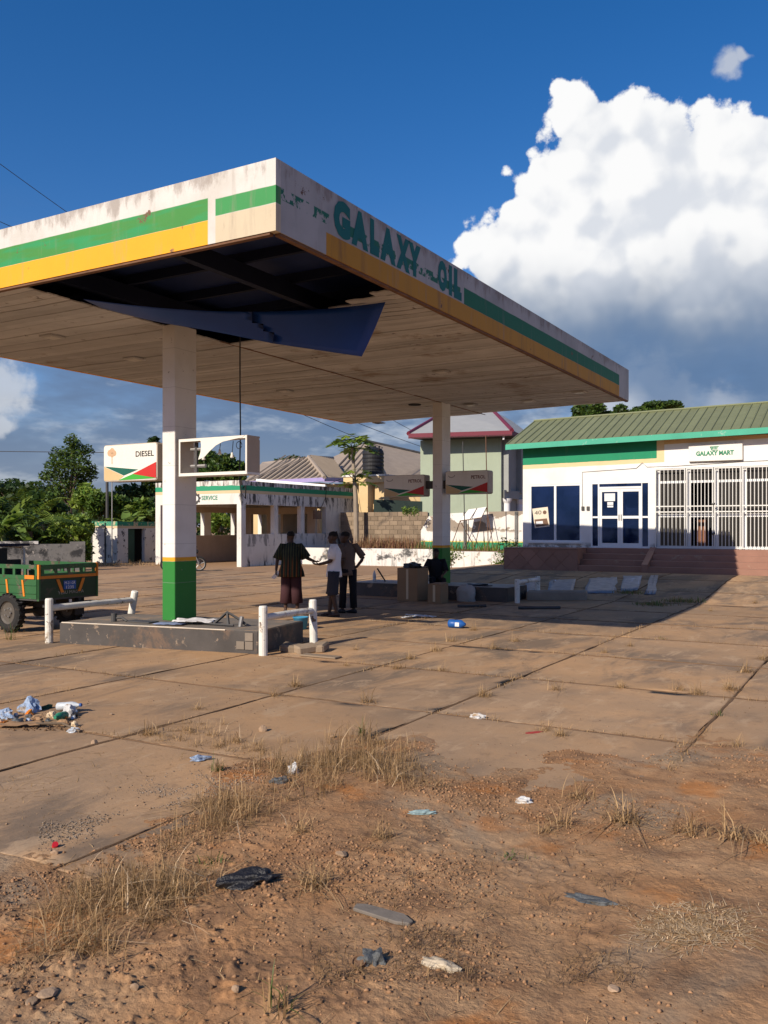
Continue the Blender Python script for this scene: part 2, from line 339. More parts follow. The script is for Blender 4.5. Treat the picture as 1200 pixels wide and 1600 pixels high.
def npmesh(name, V, Fq, mats, parent=None, smooth=False, mi=None):
    me = bpy.data.meshes.new(name); V = np.asarray(V, np.float32); Fq = np.asarray(Fq, np.int32); k = Fq.shape[1]
    me.vertices.add(len(V)); me.vertices.foreach_set('co', V.ravel()); me.loops.add(Fq.size); me.loops.foreach_set('vertex_index', Fq.ravel())
    me.polygons.add(len(Fq)); me.polygons.foreach_set('loop_start', np.arange(0, Fq.size, k, dtype=np.int32)); me.polygons.foreach_set('loop_total', np.full(len(Fq), k, np.int32))
    for m in (mats if isinstance(mats, (list, tuple)) else [mats]): me.materials.append(m)
    if mi is not None: me.polygons.foreach_set('material_index', np.asarray(mi, np.int32))
    if smooth: me.polygons.foreach_set('use_smooth', np.ones(len(Fq), bool))
    me.update(calc_edges=True); me.validate(); return link(name, me, parent)
def hash2(i, j, s):
    h = (i.astype(np.int64) * 374761393 + j.astype(np.int64) * 668265263 + s * 974711) & 0xffffffff
    h = ((h ^ (h >> 13)) * 1274126177) & 0xffffffff; return ((h ^ (h >> 16)) & 0xffff) / 65535.0
def vnoise(x, y, s=0):
    i = np.floor(x); j = np.floor(y); fx = x - i; fy = y - j; fx = fx * fx * (3 - 2 * fx); fy = fy * fy * (3 - 2 * fy)
    a = hash2(i, j, s); b = hash2(i + 1, j, s); c = hash2(i, j + 1, s); d = hash2(i + 1, j + 1, s)
    return a + (b - a) * fx + (c - a) * fy + (a - b - c + d) * fx * fy
def fbm(x, y, o=5, s=0, g=0.5):
    r = 0; a = 1; t = 0
    for k in range(o): r = r + a * vnoise(x * 2 ** k, y * 2 ** k, s + k); t += a; a *= g
    return r / t
def sstep(v, a, b):
    t = np.clip((np.asarray(v, float) - a) / (b - a), 0, 1); return t * t * (3 - 2 * t)
def text(name, s, mat, parent, origin, ux, uy, w, h, bold=0.0, depth=0.004):
    """flat lettering fitted to a w x h box whose lower-left corner is origin, running along ux, up along uy"""
    cu = bpy.data.curves.new('t', 'FONT'); cu.body = s; cu.offset = bold; cu.extrude = 0.0; cu.resolution_u = 3
    ob = bpy.data.objects.new('t', cu); COL.objects.link(ob)
    dg = bpy.context.evaluated_depsgraph_get(); me = bpy.data.meshes.new_from_object(ob.evaluated_get(dg))
    bpy.data.objects.remove(ob); bpy.data.curves.remove(cu)
    n = len(me.vertices); co = np.zeros(n * 3, np.float32); me.vertices.foreach_get('co', co); co = co.reshape(-1, 3)
    lo = co.min(0); hi = co.max(0); ux = np.array(ux, float); uy = np.array(uy, float); nz = np.cross(ux, uy)
    root = parent
    while root.parent is not None: root = root.parent
    og = np.array(origin, float) - ORG.get(root, np.zeros(3))
    q = og + np.outer((co[:, 0] - lo[0]) / (hi[0] - lo[0]) * w, ux) + np.outer((co[:, 1] - lo[1]) / (hi[1] - lo[1]) * h, uy) + nz * depth
    me.vertices.foreach_set('co', q.astype(np.float32).ravel()); me.materials.clear(); me.materials.append(mat); me.name = name
    me.update(); return link(name, me, parent)

# ================================================================== GROUND
def GZ(x, y):
    return 0.37 * sstep(y, 20.5, 27.6) * sstep(x, -17.0, -12.5)
XL = [-25.8, -23.6, -21.4, -19.1, -16.9, -14.7, -12.4, -10.1, -7.9, -5.75, -3.85, -1.43, 0.8, 3.0, 5.2]
YL = [3.15, 5.4, 7.65, 9.9, 12.15, 14.4, 16.65, 18.9, 21.15, 23.4, 25.65, 27.75]
def ground():
    a = np.concatenate([-np.geomspace(60, 2500, 12)[::-1], np.arange(-59, 60, 0.8), np.geomspace(60.2, 2500, 12)])
    X, Y = np.meshgrid(a - 10, a + 20, indexing='ij'); n = len(a)
    inside = sstep(X, XL[0] - 0.9, XL[0] + 0.1) * sstep(-X, -XL[-1] - 0.9, -XL[-1] + 0.1) * sstep(Y, -6, -4) * sstep(-Y, -28.3, -27.4)
    Z = GZ(X, Y) - 0.030 * inside - 0.002
    idx = np.arange(n * n).reshape(n, n)
    Fq = np.stack([idx[:-1, :-1], idx[1:, :-1], idx[1:, 1:], idx[:-1, 1:]], -1).reshape(-1, 4)
    o = npmesh('ground', np.stack([X, Y, Z], -1).reshape(-1, 3), Fq, m_ground, smooth=True); tag(o, kind='structure')
    return o
ground()
fore = None
def forecourt():
    global fore
    # bed of soil showing in the joints
    mb = MB(); nx, ny = 160, 140
    xs = np.linspace(XL[0], XL[-1], nx); ys = np.linspace(YL[0], YL[-1], ny); X, Y = np.meshgrid(xs, ys, indexing='ij'); Z = GZ(X, Y) - 0.012 + 0.012 * (fbm(X * 3, Y * 3, 3) - .5)
    idx = np.arange(nx * ny).reshape(nx, ny); Fq = np.stack([idx[:-1, :-1], idx[1:, :-1], idx[1:, 1:], idx[:-1, 1:]], -1).reshape(-1, 4)
    fore = npmesh('forecourt', np.stack([X, Y, Z], -1).reshape(-1, 3), Fq, m_soil, smooth=True); tag(fore, kind='structure')
    k = 0
    for i in range(len(XL) - 1):
        for j in range(len(YL) - 1):
            x0, x1, y0, y1 = XL[i], XL[i + 1], YL[j], YL[j + 1]
            cs = np.array([[x0, y0], [x1, y0], [x1, y1], [x0, y1]])
            dep = cs @ FW[:2]; u = (cs @ RT[:2]) / np.maximum(dep, .3)
            if dep.max() < 1.5 or u.max() < -1.0 or u.min() > 1.5: continue
            k += 1; n = 17; g = 0.006
            s = np.concatenate([[0], np.linspace(.012, .988, n - 2), [1]]); S, T = np.meshgrid(s, s, indexing='ij')
            X = x0 + g + (x1 - x0 - 2 * g) * S; Y = y0 + g + (y1 - y0 - 2 * g) * T
            # ragged edges, chipped corners
            ex = 0.10 * np.maximum(0, fbm(X * 2.3 + 9 * k, Y * 2.3, 4, 3) - 0.52) * ((S == 0) * 1.0 - (S == 1) * 1.0)
            ey = 0.10 * np.maximum(0, fbm(X * 2.3, Y * 2.3 + 7 * k, 4, 5) - 0.52) * ((T == 0) * 1.0 - (T == 1) * 1.0)
            X = X + ex * 1.6; Y = Y + ey * 1.6
            tilt = (rng.random(3) - .5)
            Z = GZ(X, Y) + 0.005 * tilt[0] + 0.008 * tilt[1] * (S - .5) + 0.008 * tilt[2] * (T - .5) + 0.006 * (fbm(X * 1.1, Y * 1.1, 3, 8) - .5)
            edge = (S == 0) | (S == 1) | (T == 0) | (T == 1); Z = Z - 0.0015 * edge
            idx = np.arange(n * n).reshape(n, n); V = np.stack([X, Y, Z], -1).reshape(-1, 3)
            Fq = np.stack([idx[:-1, :-1], idx[1:, :-1], idx[1:, 1:], idx[:-1, 1:]], -1).reshape(-1, 4)
            per = list(idx[:, 0]) + list(idx[-1, 1:]) + list(idx[-2::-1, -1]) + list(idx[0, -2:0:-1])
            lo = V[per].copy(); lo[:, 2] -= 0.06; b = len(V); m = len(per)
            sk = [(per[a], b + a, b + (a + 1) % m, per[(a + 1) % m]) for a in range(m)]
            npmesh('concrete_slab', np.concatenate([V, lo]), np.concatenate([Fq, np.array(sk)]), [m_slab, m_soil], fore, smooth=False, mi=[0] * len(Fq) + [1] * len(sk))
forecourt()
def joints():
    # crumbly soil squeezed up out of the joints: uneven little ridges, joined
    V = []; Fq = []
    def strip(p0, p1, seed):
        L = np.linalg.norm(p1 - p0); n = int(L / .06); s = np.linspace(0, 1, n); c = p0 + (p1 - p0) * s[:, None]; d = (p1 - p0) / L; nv = np.array([-d[1], d[0]])
        wob = .035 * (fbm(s * L * 1.3, s * 0 + seed * 3.1, 4, 12) - .5); wd = .004 + .024 * np.maximum(0, fbm(s * L * 1.1, s * 0 + seed * 7.7, 5, 14, .62) - .40) / .35
        b = len(V)
        for k in range(n):
            for j, q in enumerate((-1, -.35, .3, 1)):
                x, y = c[k] + nv * (wob[k] + wd[k] * q); z = float(GZ(np.array(x), np.array(y))) + (-.006 if abs(q) == 1 else .0035 + .006 * hash2(np.array([k]), np.array([j]), seed)[0]); V.append((x, y, z))
            if k:
                for j in range(3): a = b + (k - 1) * 4 + j; Fq.append((a, a + 1, a + 5, a + 4))
    for i, x in enumerate(XL[2:-1]): strip(np.array([x, YL[0]]), np.array([x, YL[-1]]), i)
    for i, y in enumerate(YL[1:-1]): strip(np.array([XL[2], y]), np.array([XL[-2], y]), 40 + i)
    npmesh('joint_soil', V, Fq, m_soil, fore, smooth=False)['kind'] = 'stuff'
joints()

# foreground dirt heaped over the near slabs: a heightfield that dives below the slabs at its ragged rim
BND = [(-420,1500),(-100,1425),(0,1400),(120,1365),(250,1290),(330,1225),(420,1180),(560,1150),(640,1150),(760,1185),(900,1195),(1040,1175),(1130,1170),(1300,1160),(1650,1150),(2400,1150)]
bpx = np.array([b[0] for b in BND]); bdp = np.array([CH * F / (b[1] - HY) for b in BND])
def dirt_h(X, Y):
    dep = -X * math.sin(YAW) + Y * math.cos(YAW); u = (X * math.cos(YAW) + Y * math.sin(YAW)) / np.maximum(dep, 0.5)
    bd = np.interp(600 + u * F, bpx, bdp); big = fbm(X * 1.1, Y * 1.1, 4, 21) - 0.5
    e = bd - dep + 1.5 * big
    z = -0.050 + 0.044 * sstep(e, -1.5, -0.5) + 0.016 * sstep(e, -0.5, 1.0) + 0.04 * sstep(e, 0.5, 3.0)
    amp = sstep(e, -0.6, 0.9)
    z = z + 0.024 * (fbm(X * 3.4, Y * 3.4, 5, 31, .62) - 0.5) + 0.035 * (fbm(X * 2.1, Y * 2.1, 4, 33) - 0.5) * amp
    cl = fbm(X * 8, Y * 8, 3, 41, 0.6); rough = 0.25 + 0.75 * sstep(fbm(X * 0.9, Y * 0.9, 3, 51), 0.42, 0.62)
    rough = rough * (0.45 + 0.8 * sstep(-u, -0.28, 0.25))          # the right side is trodden smoother
    z = z + rough * amp * (0.020 * (cl - 0.5) + 0.020 * np.maximum(0, fbm(X * 23, Y * 23, 2, 61, .6) - 0.55) * 2.2)
    return z
def dirt():
    nr, nc = 600, 800
    dep = np.geomspace(1.9, 11.0, nr); u = np.linspace(-0.95, 0.95, nc); Dp, U = np.meshgrid(dep, u, indexing='ij')
    X = Dp * (FW[0] + U * RT[0]); Y = Dp * (FW[1] + U * RT[1]); Z = dirt_h(X, Y)
    idx = np.arange(nr * nc).reshape(nr, nc); Fq = np.stack([idx[:-1, :-1], idx[:-1, 1:], idx[1:, 1:], idx[1:, :-1]], -1).reshape(-1, 4)
    keep = (Z.reshape(-1)[Fq] > -0.04).any(1)
    o = npmesh('dirt', np.stack([X, Y, Z], -1).reshape(-1, 3), Fq[keep], m_dirt, smooth=True); tag(o, kind='structure')
dirt()
def gz(x, y):                                      # height of whatever ground shows at x, y
    a = float(GZ(np.array(x), np.array(y))); dep = -x * math.sin(YAW) + y * math.cos(YAW)
    return max(a, float(dirt_h(np.array([x]), np.array([y]))[0])) if dep < 11 else a
def GP(px, py):                                    # pixel -> point on the ground
    p = P(px, py, 0.0)
    for _ in range(3): p = P(px, py, gz(p[0], p[1]))
    return p

# ================================================================== CANOPY
ZS, ZT = 5.0, 5.78
CX0, CX1, CY0 = -14.45, -5.68, 7.53
def backy(x): return 22.25 + (CX1 - x) * 0.085
can = thing('canopy', 'large flat forecourt canopy with green and yellow striped fascia on two columns', 'canopy', (-10, 14, 0))
WHITEF = (0.62, 0.60, 0.56)
def chips(N, pos, c, th=0.60):
    n = N.noise(pos, 4.2, 7, 0.72); c = N.mix(N.ss(n, th, th + .025), c, (0.60, 0.58, 0.54))
    return N.mix(N.ss(N.noise(N.vm('ADD', pos, (9, 3, 1)), 2.6, 8, 0.74), 0.655, 0.69), c, (0.17, 0.075, 0.045))
def top_rust(N, pos, c):
    z = N.xyz(pos)[2]; n = N.noise(N.vm('MULTIPLY', pos, (2.6, 2.6, 0.9)), 1.5, 7, 0.72)
    return N.mix(N.m('MULTIPLY', N.ss(N.m('ADD', n, N.ss(z, 5.45, 5.80, 0, .22)), 0.62, 0.80), 0.6), c, (0.20, 0.15, 0.12))
def step(N, v, a): return N.ss(v, a - 0.006, a + 0.006)
def rng_(N, v, a, b): return N.m('MULTIPLY', step(N, v, a), N.m('SUBTRACT', 1.0, step(N, v, b)))
def fas_front(N, pos):
    x, y, z = N.xyz(pos); w = N.m('MULTIPLY', N.m('SUBTRACT', N.noise(pos, 3, 4), .5), 0.012); z = N.m('ADD', z, w)
    c = N.mix(N.ss(N.noise(pos, 1.3, 5), .4, .7), WHITEF, (0.52, 0.49, 0.44))
    L = N.m('SUBTRACT', 1.0, step(N, x, -6.63))
    g = N.mix(N.ss(N.noise(N.vm('MULTIPLY', pos, (0.6, 1, 4)), 2, 5), .42, .62), (0.055, 0.235, 0.050), (0.030, 0.27, 0.090))
    c = N.mix(N.m('MULTIPLY', L, rng_(N, z, 5.27, 5.52)), c, g)
    c = N.mix(N.m('MULTIPLY', L, rng_(N, z, 4.9, 5.27)), c, (0.80, 0.365, 0.018))
    Rr = step(N, x, -6.52)
    gw = N.ss(N.noise(N.vm('ADD', pos, (3, 0, 2)), 3.4, 6, .7), 0.63, 0.60)
    c = N.mix(N.m('MULTIPLY', N.m('MULTIPLY', Rr, gw), rng_(N, z, 5.30, 5.49)), c, (0.045, 0.26, 0.075))
    c = N.mix(N.m('MULTIPLY', Rr, rng_(N, z, 4.9, 5.295)), c, (0.56, 0.47, 0.33))
    n = N.noise(N.vm('ADD', pos, (9, 3, 1)), 2.6, 8, 0.74); c = N.mix(N.ss(n, 0.632, 0.66), c, (0.16, 0.075, 0.045))
    return top_rust(N, pos, c)
def fas_right(N, pos):  # whole palette darker than the front's: the side's shade is in the paint
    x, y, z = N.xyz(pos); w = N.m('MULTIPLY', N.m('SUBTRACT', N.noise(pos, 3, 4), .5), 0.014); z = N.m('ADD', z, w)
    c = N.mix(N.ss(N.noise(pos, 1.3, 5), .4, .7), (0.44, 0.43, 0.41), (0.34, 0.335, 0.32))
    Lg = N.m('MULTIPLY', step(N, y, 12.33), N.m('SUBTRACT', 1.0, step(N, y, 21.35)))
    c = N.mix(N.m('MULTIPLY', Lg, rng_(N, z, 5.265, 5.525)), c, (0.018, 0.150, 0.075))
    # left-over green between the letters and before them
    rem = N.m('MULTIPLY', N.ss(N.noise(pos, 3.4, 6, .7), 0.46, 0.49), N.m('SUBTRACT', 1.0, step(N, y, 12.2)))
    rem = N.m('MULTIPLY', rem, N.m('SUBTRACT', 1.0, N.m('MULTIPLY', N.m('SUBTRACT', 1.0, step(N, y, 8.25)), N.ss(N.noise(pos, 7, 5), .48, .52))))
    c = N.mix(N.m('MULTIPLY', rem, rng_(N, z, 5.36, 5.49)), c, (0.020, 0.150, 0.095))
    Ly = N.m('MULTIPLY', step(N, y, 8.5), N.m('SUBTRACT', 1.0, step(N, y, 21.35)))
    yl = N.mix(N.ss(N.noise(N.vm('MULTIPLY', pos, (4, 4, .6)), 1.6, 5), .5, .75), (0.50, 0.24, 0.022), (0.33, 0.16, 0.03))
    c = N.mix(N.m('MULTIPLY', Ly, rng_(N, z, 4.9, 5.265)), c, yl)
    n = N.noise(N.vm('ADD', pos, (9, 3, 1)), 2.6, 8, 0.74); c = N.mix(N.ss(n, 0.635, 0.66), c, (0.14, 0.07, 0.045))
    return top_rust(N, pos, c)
m_ff = M('front_fascia_paint', WHITEF, 0.7, var=0.05, bump=0.12, paint=fas_front, streak=((0.28, 0.23, 0.18), 0.6, 0.50))
m_fr = M('shaded_side_fascia_paint', WHITEF, 0.7, var=0.05, bump=0.12, paint=fas_right, streak=((0.22, 0.19, 0.17), 0.5, 0.53))
T = 0.09
XB = CX0 - 0.0
ff = B(CX0, CY0, ZS, CX1, CY0 + T, ZT, 'fascia', m_ff, can); ff['label'] = 'sunlit front fascia with broad green and yellow stripes'
fr = MB().prism([(CX1 - T, CY0 + T), (CX1, CY0 + T), (CX1, backy(CX1)), (CX1 - T, backy(CX1 - T))], ZS, ZT).build('fascia', m_fr, can); fr['label'] = 'shaded side fascia with faded lettering above a yellow stripe toned down for shade'
MB().prism([(CX0, CY0 + T), (CX0 + T, CY0 + T), (CX0 + T, backy(CX0 + T)), (CX0, backy(CX0))], ZS, ZT).build('fascia', m_ff, can)
MB().prism([(CX0 + T, backy(CX0 + T) - T), (CX1 - T, backy(CX1 - T) - T), (CX1 - T, backy(CX1 - T)), (CX0 + T, backy(CX0 + T))], ZS, ZT).build('fascia', m_white, can)
# dark rusted drip angle along the bottom of the fascia
m_drip = M('rusty_drip_edge', (0.17, 0.085, 0.045), 0.8, var=0.4, vscale=3, bump=0.2)
B(CX0 + T, CY0 + 0.012, ZS - 0.028, CX1 - T, CY0 + T - 0.01, ZS, 'drip_edge', m_drip, can)
MB().prism([(CX1 - T + .01, CY0 + T), (CX1 - 0.012, CY0 + T), (CX1 - 0.012, backy(CX1)), (CX1 - T + .01, backy(CX1 - T))], ZS - 0.028, ZS).build('drip_edge', m_drip, can)
m_beam = M('shaded_beam', (0.004, 0.008, 0.028), 0.8, var=.2, bump=0)  # near black: beams carry the darkness of the hole in their colour
# roof deck seen through the hole and its purlins
MB().prism([(CX0 + T, CY0 + T), (CX1 - T, CY0 + T), (CX1 - T, backy(CX1) - T), (CX0 + T, backy(CX0) - T)], 5.60, 5.66).build('roof_deck', m_bluedeck, can)
for y in np.arange(8.3, 22, 1.15): B(CX0 + T, y, 5.46, CX1 - T, y + 0.07, 5.60, 'purlin', m_beam, can)
for x in (-12.3, -9.95, -7.75): B(x - .06, CY0 + T, 5.22, x + .06, backy(x) - T, 5.455, 'beam', m_beam, can)
# soffit boards in two runs either side of the middle seam; the first run is gone at the near corner
bw = 0.20
SEAM = -9.93
pl_cache = {}
def plank(x0, x1, y, z0, drop=0.0):
    key = (round(x1 - x0, 3))
    if key not in pl_cache:
        L = x1 - x0; n = 7; rings = []
        for i in range(n):
            a = L * i / (n - 1); zz = 0.006 * math.sin(i * 2.1)
            rings.append([(a, 0.006, zz), (a, bw - 0.006, zz), (a, bw - 0.006, zz + 0.018), (a, 0.006, zz + 0.018)])
        mb = MB().loft(rings); o = mb.build('soffit_board', m_soffit); pl_cache[key] = o.data; COL.objects.unlink(o); bpy.data.objects.remove(o)
    o = link('soffit_board', pl_cache[key], can); og = ORG[can]
    o.location = (x0 - og[0], y - og[1], z0 - og[2]); o.rotation_euler = (random.gauss(0, .012), drop, random.gauss(0, .0012))
hole = lambda y: y < 11.0
y = CY0 + T + 0.005
while y < backy(CX0) - T - bw:
    plank(CX0 + T, SEAM - 0.012, y, ZS + 0.004 + random.gauss(0, .004))
    if y < backy(CX1) - T - bw:
        if y > 11.75: plank(SEAM + 0.012, CX1 - T, y, ZS + 0.004 + random.gauss(0, .004))
        elif y > 10.2:                                   # broken boards left hanging along the right fascia
            xs = np.interp(y, [10.2, 11.75], [-6.15, -9.2]); plank(xs + random.uniform(-.12, .12), CX1 - T, y, ZS + 0.004, 0.01)
    else:
        xm = CX1 - (y + bw + T - backy(CX1)) / 0.085
        if xm > SEAM + .3: plank(SEAM + 0.012, xm - T, y, ZS + 0.004)
    y += bw
B(SEAM - .02, 11.6, ZS - 0.006, SEAM + .02, 23.0, ZS + 0.002, 'cover_strip', m_drip, can)
# the blue sheet that has torn loose and droops out of the hole
sh = MB(); rows = []
tops = [P(130, 467, 4.985), P(375, 487, 4.955), P(602, 472, 4.955)]; lows = [P(158, 482, 4.99), D(378, 527, 12.9), D(565, 557, 12.35)]
def q3(p, s): return p[0] * (2 * (s - .5) * (s - 1)) + p[1] * (4 * s * (1 - s)) + p[2] * (2 * s * (s - .5))
for i in range(25):
    s = i / 24; a = q3(tops, s); b = q3(lows, s); r = []
    for k in range(9):
        t = k / 8; p = a * (1 - t) + b * t; r.append(p + np.array([0, 0, -0.03 * math.sin(math.pi * t) * s + (0.016 * math.sin(i * .55 + 2.3 * t) * t) * (1 - s) ]))
    rows.append(r)
for i in range(24):
    for k in range(8): sh.add([rows[i][k], rows[i + 1][k], rows[i + 1][k + 1], rows[i][k + 1]], [(0, 1, 2, 3)])
so = sh.build('loose_sheet', m_bluesheet, can, smooth=True); so['label'] = 'blue sheet torn loose and drooping under the canopy corner'
bm = bmesh.new(); bm.from_mesh(so.data); bmesh.ops.remove_doubles(bm, verts=bm.verts, dist=1e-4); bm.to_mesh(so.data); bm.free()
md = so.modifiers.new('t', 'SOLIDIFY'); md.thickness = 0.006
# square downlights in the soffit
m_lamp = M('dead_lamp_glass', (0.55, 0.52, 0.46), 0.4, var=0.1, bump=0)
for (px, py) in [(82,525),(210,560),(445,610),(592,660),(690,580),(735,632),(826,626),(905,612)]:
    p = P(px, py, ZS); l = MB().box(p[0] - .15, p[1] - .15, ZS - .030, p[0] + .15, p[1] + .15, ZS + .002).build('downlight', m_soffit, can, bevel=.006)
    B(p[0] - .10, p[1] - .10, ZS - .036, p[0] + .10, p[1] + .10, ZS - .030, 'lens', m_lamp if px not in (592,) else m_dark, l)
p = P(648, 632, ZS); MB().lathe([(.02, -.02), (.16, -.02), (.17, .0), (.02, .003)], 16, (p[0], p[1], ZS)).build('vent_hole', m_dark, can)
# columns
def col_paint(N, pos):
    z = N.xyz(pos)[2]; w = N.m('MULTIPLY', N.m('SUBTRACT', N.noise(pos, 5, 4), .5), .015); z = N.m('ADD', z, w)
    c = N.mix(N.ss(N.noise(pos, 1.3, 4), .4, .7), (0.72, 0.70, 0.67), (0.64, 0.61, 0.57))
    c = N.mix(rng_(N, z, 1.27, 1.335), c, (0.70, 0.33, 0.02))
    c = N.mix(N.m('SUBTRACT', 1.0, step(N, z, 1.27)), c, (0.024, 0.185, 0.030))
    c = N.mix(N.m('MULTIPLY', N.ss(N.noise(pos, 9, 5, .7), .665, .69), .8), c, (0.25, 0.24, 0.2))
    return N.mix(N.m('MULTIPLY', N.ss(N.m('ABSOLUTE', N.m('SUBTRACT', N.m('FRACT', N.m('DIVIDE', z, 0.62)), 0.5)), 0.012, 0.004), .35), c, (0.3, 0.29, 0.27))
m_col = M('column_paint', (0.7, 0.7, 0.7), 0.6, var=0.05, bump=0.08, paint=col_paint)
C1 = (-10.02, 10.30); C2 = (-10.17, 20.15)
for cx, cy in (C1, C2): MB().box(cx, cy, 0.33, cx + .27, cy + .50, ZS + .03).build('column', m_col, can, bevel=.008)
# hanging cable with a frayed end beside the first column
hx = RX(375, 525, -8.75); hx = P(375, 521, ZS)
q = [hx, hx + np.array([0, 0, -.9]), hx + np.array([.01, 0, -1.6]), hx + np.array([-.01, .0, -2.35]), hx + np.array([.02, 0, -2.62]), hx + np.array([.10, .02, -2.72]), hx + np.array([.12, 0, -2.50]), hx + np.array([.06, 0, -2.55])]
tag(MB().tube([p - 0 for p in q], 0.012, 5).build('hanging_cable', m_black), 'thin black cable dangling from the canopy past the broken sign box', 'cable')
# lettering
UXr, UYr = (0, 1, 0), (0, 0, 1)
def ry(px): return RX(px, 400, CX1)[1]
for s, a, b in (('G', 521, 547), ('A', 549, 575), ('L', 578, 592), ('A', 594, 618), ('X', 619, 640), ('Y', 638, 657), ('O', 684, 698), ('I', 701, 706), ('L', 709, 721)):
    text('letter', s, m_letter, can, (CX1, ry(a), 5.285), UXr, UYr, ry(b) - ry(a), 0.45, 0.075, 0.004)

# ================================================================== PUMP ISLANDS
def barrier(name, label, A, Bp, h, tilt=(0, 0), zr=0.78, group=None):
    """U-shaped pipe guard: two posts and a rail"""
    A = np.array(A); Bp = np.array(Bp); t = thing(name, label, 'barrier', A, 0, group)
    tops = []
    for q, tl in ((A, (0, 0)), (Bp, tilt)):
        top = q + np.array([tl[0], tl[1], h]); tops.append((q, top))
        o = MB().tube([q - np.array([0, 0, .05]), q + (top - q) * .5, top - (top - q) * .03, top], [.062, .062, .062, .052], 14).build('post', m_pipe, t, smooth=False)
    a = tops[0][0] + (tops[0][1] - tops[0][0]) * zr; b = tops[1][0] + (tops[1][1] - tops[1][0]) * zr
    MB().tube([a, (a + b) / 2 + np.array([0, 0, .004]), b], .050, 12).build('rail', m_pipe, t)
    return t
IP = [(-11.2, 9.28), (-7.78, 9.90), (-8.02, 11.35), (-11.42, 10.78)]
isl = thing('pump_island', 'dark grey concrete pump island strewn with scrap under the front column', 'pump island', (-9.6, 10.3, 0))
MB().prism(IP, -.02, .325).build('plinth', m_plinth, isl, bevel=.012)
ip2 = [(-11.17, 9.31), (-7.81, 9.925), (-8.04, 11.32), (-11.38, 10.76)]
MB().prism(ip2, .325, .331).build('top', m_islandtop, isl)
m_chip = M('chipped_white_edge', (0.60, 0.52, 0.42), 0.8, var=0.25, bump=.3)
MB().tube([(-11.15, 9.286, .327), (-9.5, 9.585, .328), (-8.3, 9.80, .327)], .010, 5).build('edge_bead', m_chip, isl)
# a few bare tiles left on the near end
e0 = np.array([-7.775, 9.905, 0]); e1 = np.array([-8.015, 11.345, 0]); ed = (e1 - e0) / np.linalg.norm(e1 - e0); fd = np.array([-.984, -.178, 0])
m_tile2 = M('pale_wall_tile', (0.17, 0.14, 0.11), 0.6, var=.25, objrand=.3, bump=.1)
for i in range(2):
    for j in range(2):
        a = np.array([-7.86, 9.884, 0]) + fd * (.14 * i); c = a + fd * .125; z0 = .06 + j * .125
        if (i, j) == (1, 1): continue
        MB().extr([(a[0], a[1], z0), (c[0], c[1], z0), (c[0], c[1], z0 + .115), (a[0], a[1], z0 + .115)], np.array([.178, -.984, 0]) * .012).build('tile', m_tile2, isl)
barrier('pipe_guard', 'white pipe guard beside the green cargo tricycle with a leaning post', (-11.36, 9.22, 0), (-11.50, 11.0, 0), .70, (0.16, .0))
barrier('pipe_guard', 'white pipe guard with a blue bucket behind it at the island end', (-7.66, 9.86, 0), (-7.66, 11.12, 0), .70, (-.02, .0), zr=.76)
# second island
G2 = 0.0
isl2 = thing('pump_island', 'shaded pump island at the rear column with cardboard boxes against it', 'pump island', (-10, 20.3, 0))
I2 = [(-12.35, 19.65), (-7.9, 19.65), (-7.9, 20.95), (-12.35, 20.95)]
MB().prism(I2, -.02, .34).build('plinth', m_plinth, isl2, bevel=.012)
MB().prism([(-12.31, 19.69), (-7.94, 19.69), (-7.94, 20.91), (-12.31, 20.91)], .34, .347).build('top', M('pale_island_top', (.42, .38, .33), .8, var=.2), isl2)
barrier('pipe_guard', 'white pipe guard at the store end of the shaded island', (-7.62, 19.55, 0.01), (-7.62, 20.95, 0.01), .56, (0, 0), zr=.86)

# ================================================================== SIGN BOXES
m_signw = M('sign_face_white', (0.74, 0.71, 0.64), 0.45, var=.06, bump=.03, streak=((.5, .42, .3), .3, .55))
m_signside = M('sign_case', (0.44, 0.37, 0.30), 0.6, var=.12, bump=.08)
cols = {'sand': (0.58, 0.42, 0.22), 'deep': (0.012, 0.105, 0.075), 'lime': (0.05, 0.36, 0.04), 'red': (0.50, 0.03, 0.025)}
m_sg = {k: M('sign_' + k, v, .45, var=.08, bump=0) for k, v in cols.items()}
m_txt = M('black_lettering', (0.015, 0.013, 0.013), .5, var=.1, bump=0)
m_redtxt = M('dark_red_lettering', (0.13, 0.02, 0.015), .5, var=.1, bump=0)
m_orn = M('faded_orange_print', (0.55, 0.36, 0.22), .5, var=.15, bump=0)
def rrect(x0, x1, z0, z1, r, corners=(1, 1, 1, 1), n=5):
    pts = []
    for (cx, cz, a0, on) in ((x0 + r, z0 + r, 180, corners[0]), (x1 - r, z0 + r, 270, corners[1]), (x1 - r, z1 - r, 0, corners[2]), (x0 + r, z1 - r, 90, corners[3])):
        if on:
            for k in range(n + 1): a = R(a0 + 90 * k / n); pts.append((cx + r * math.cos(a), cz + r * math.sin(a)))
        else:
            pts.append({180: (x0, z0), 270: (x1, z0), 0: (x1, z1), 90: (x0, z1)}[a0])
    return pts
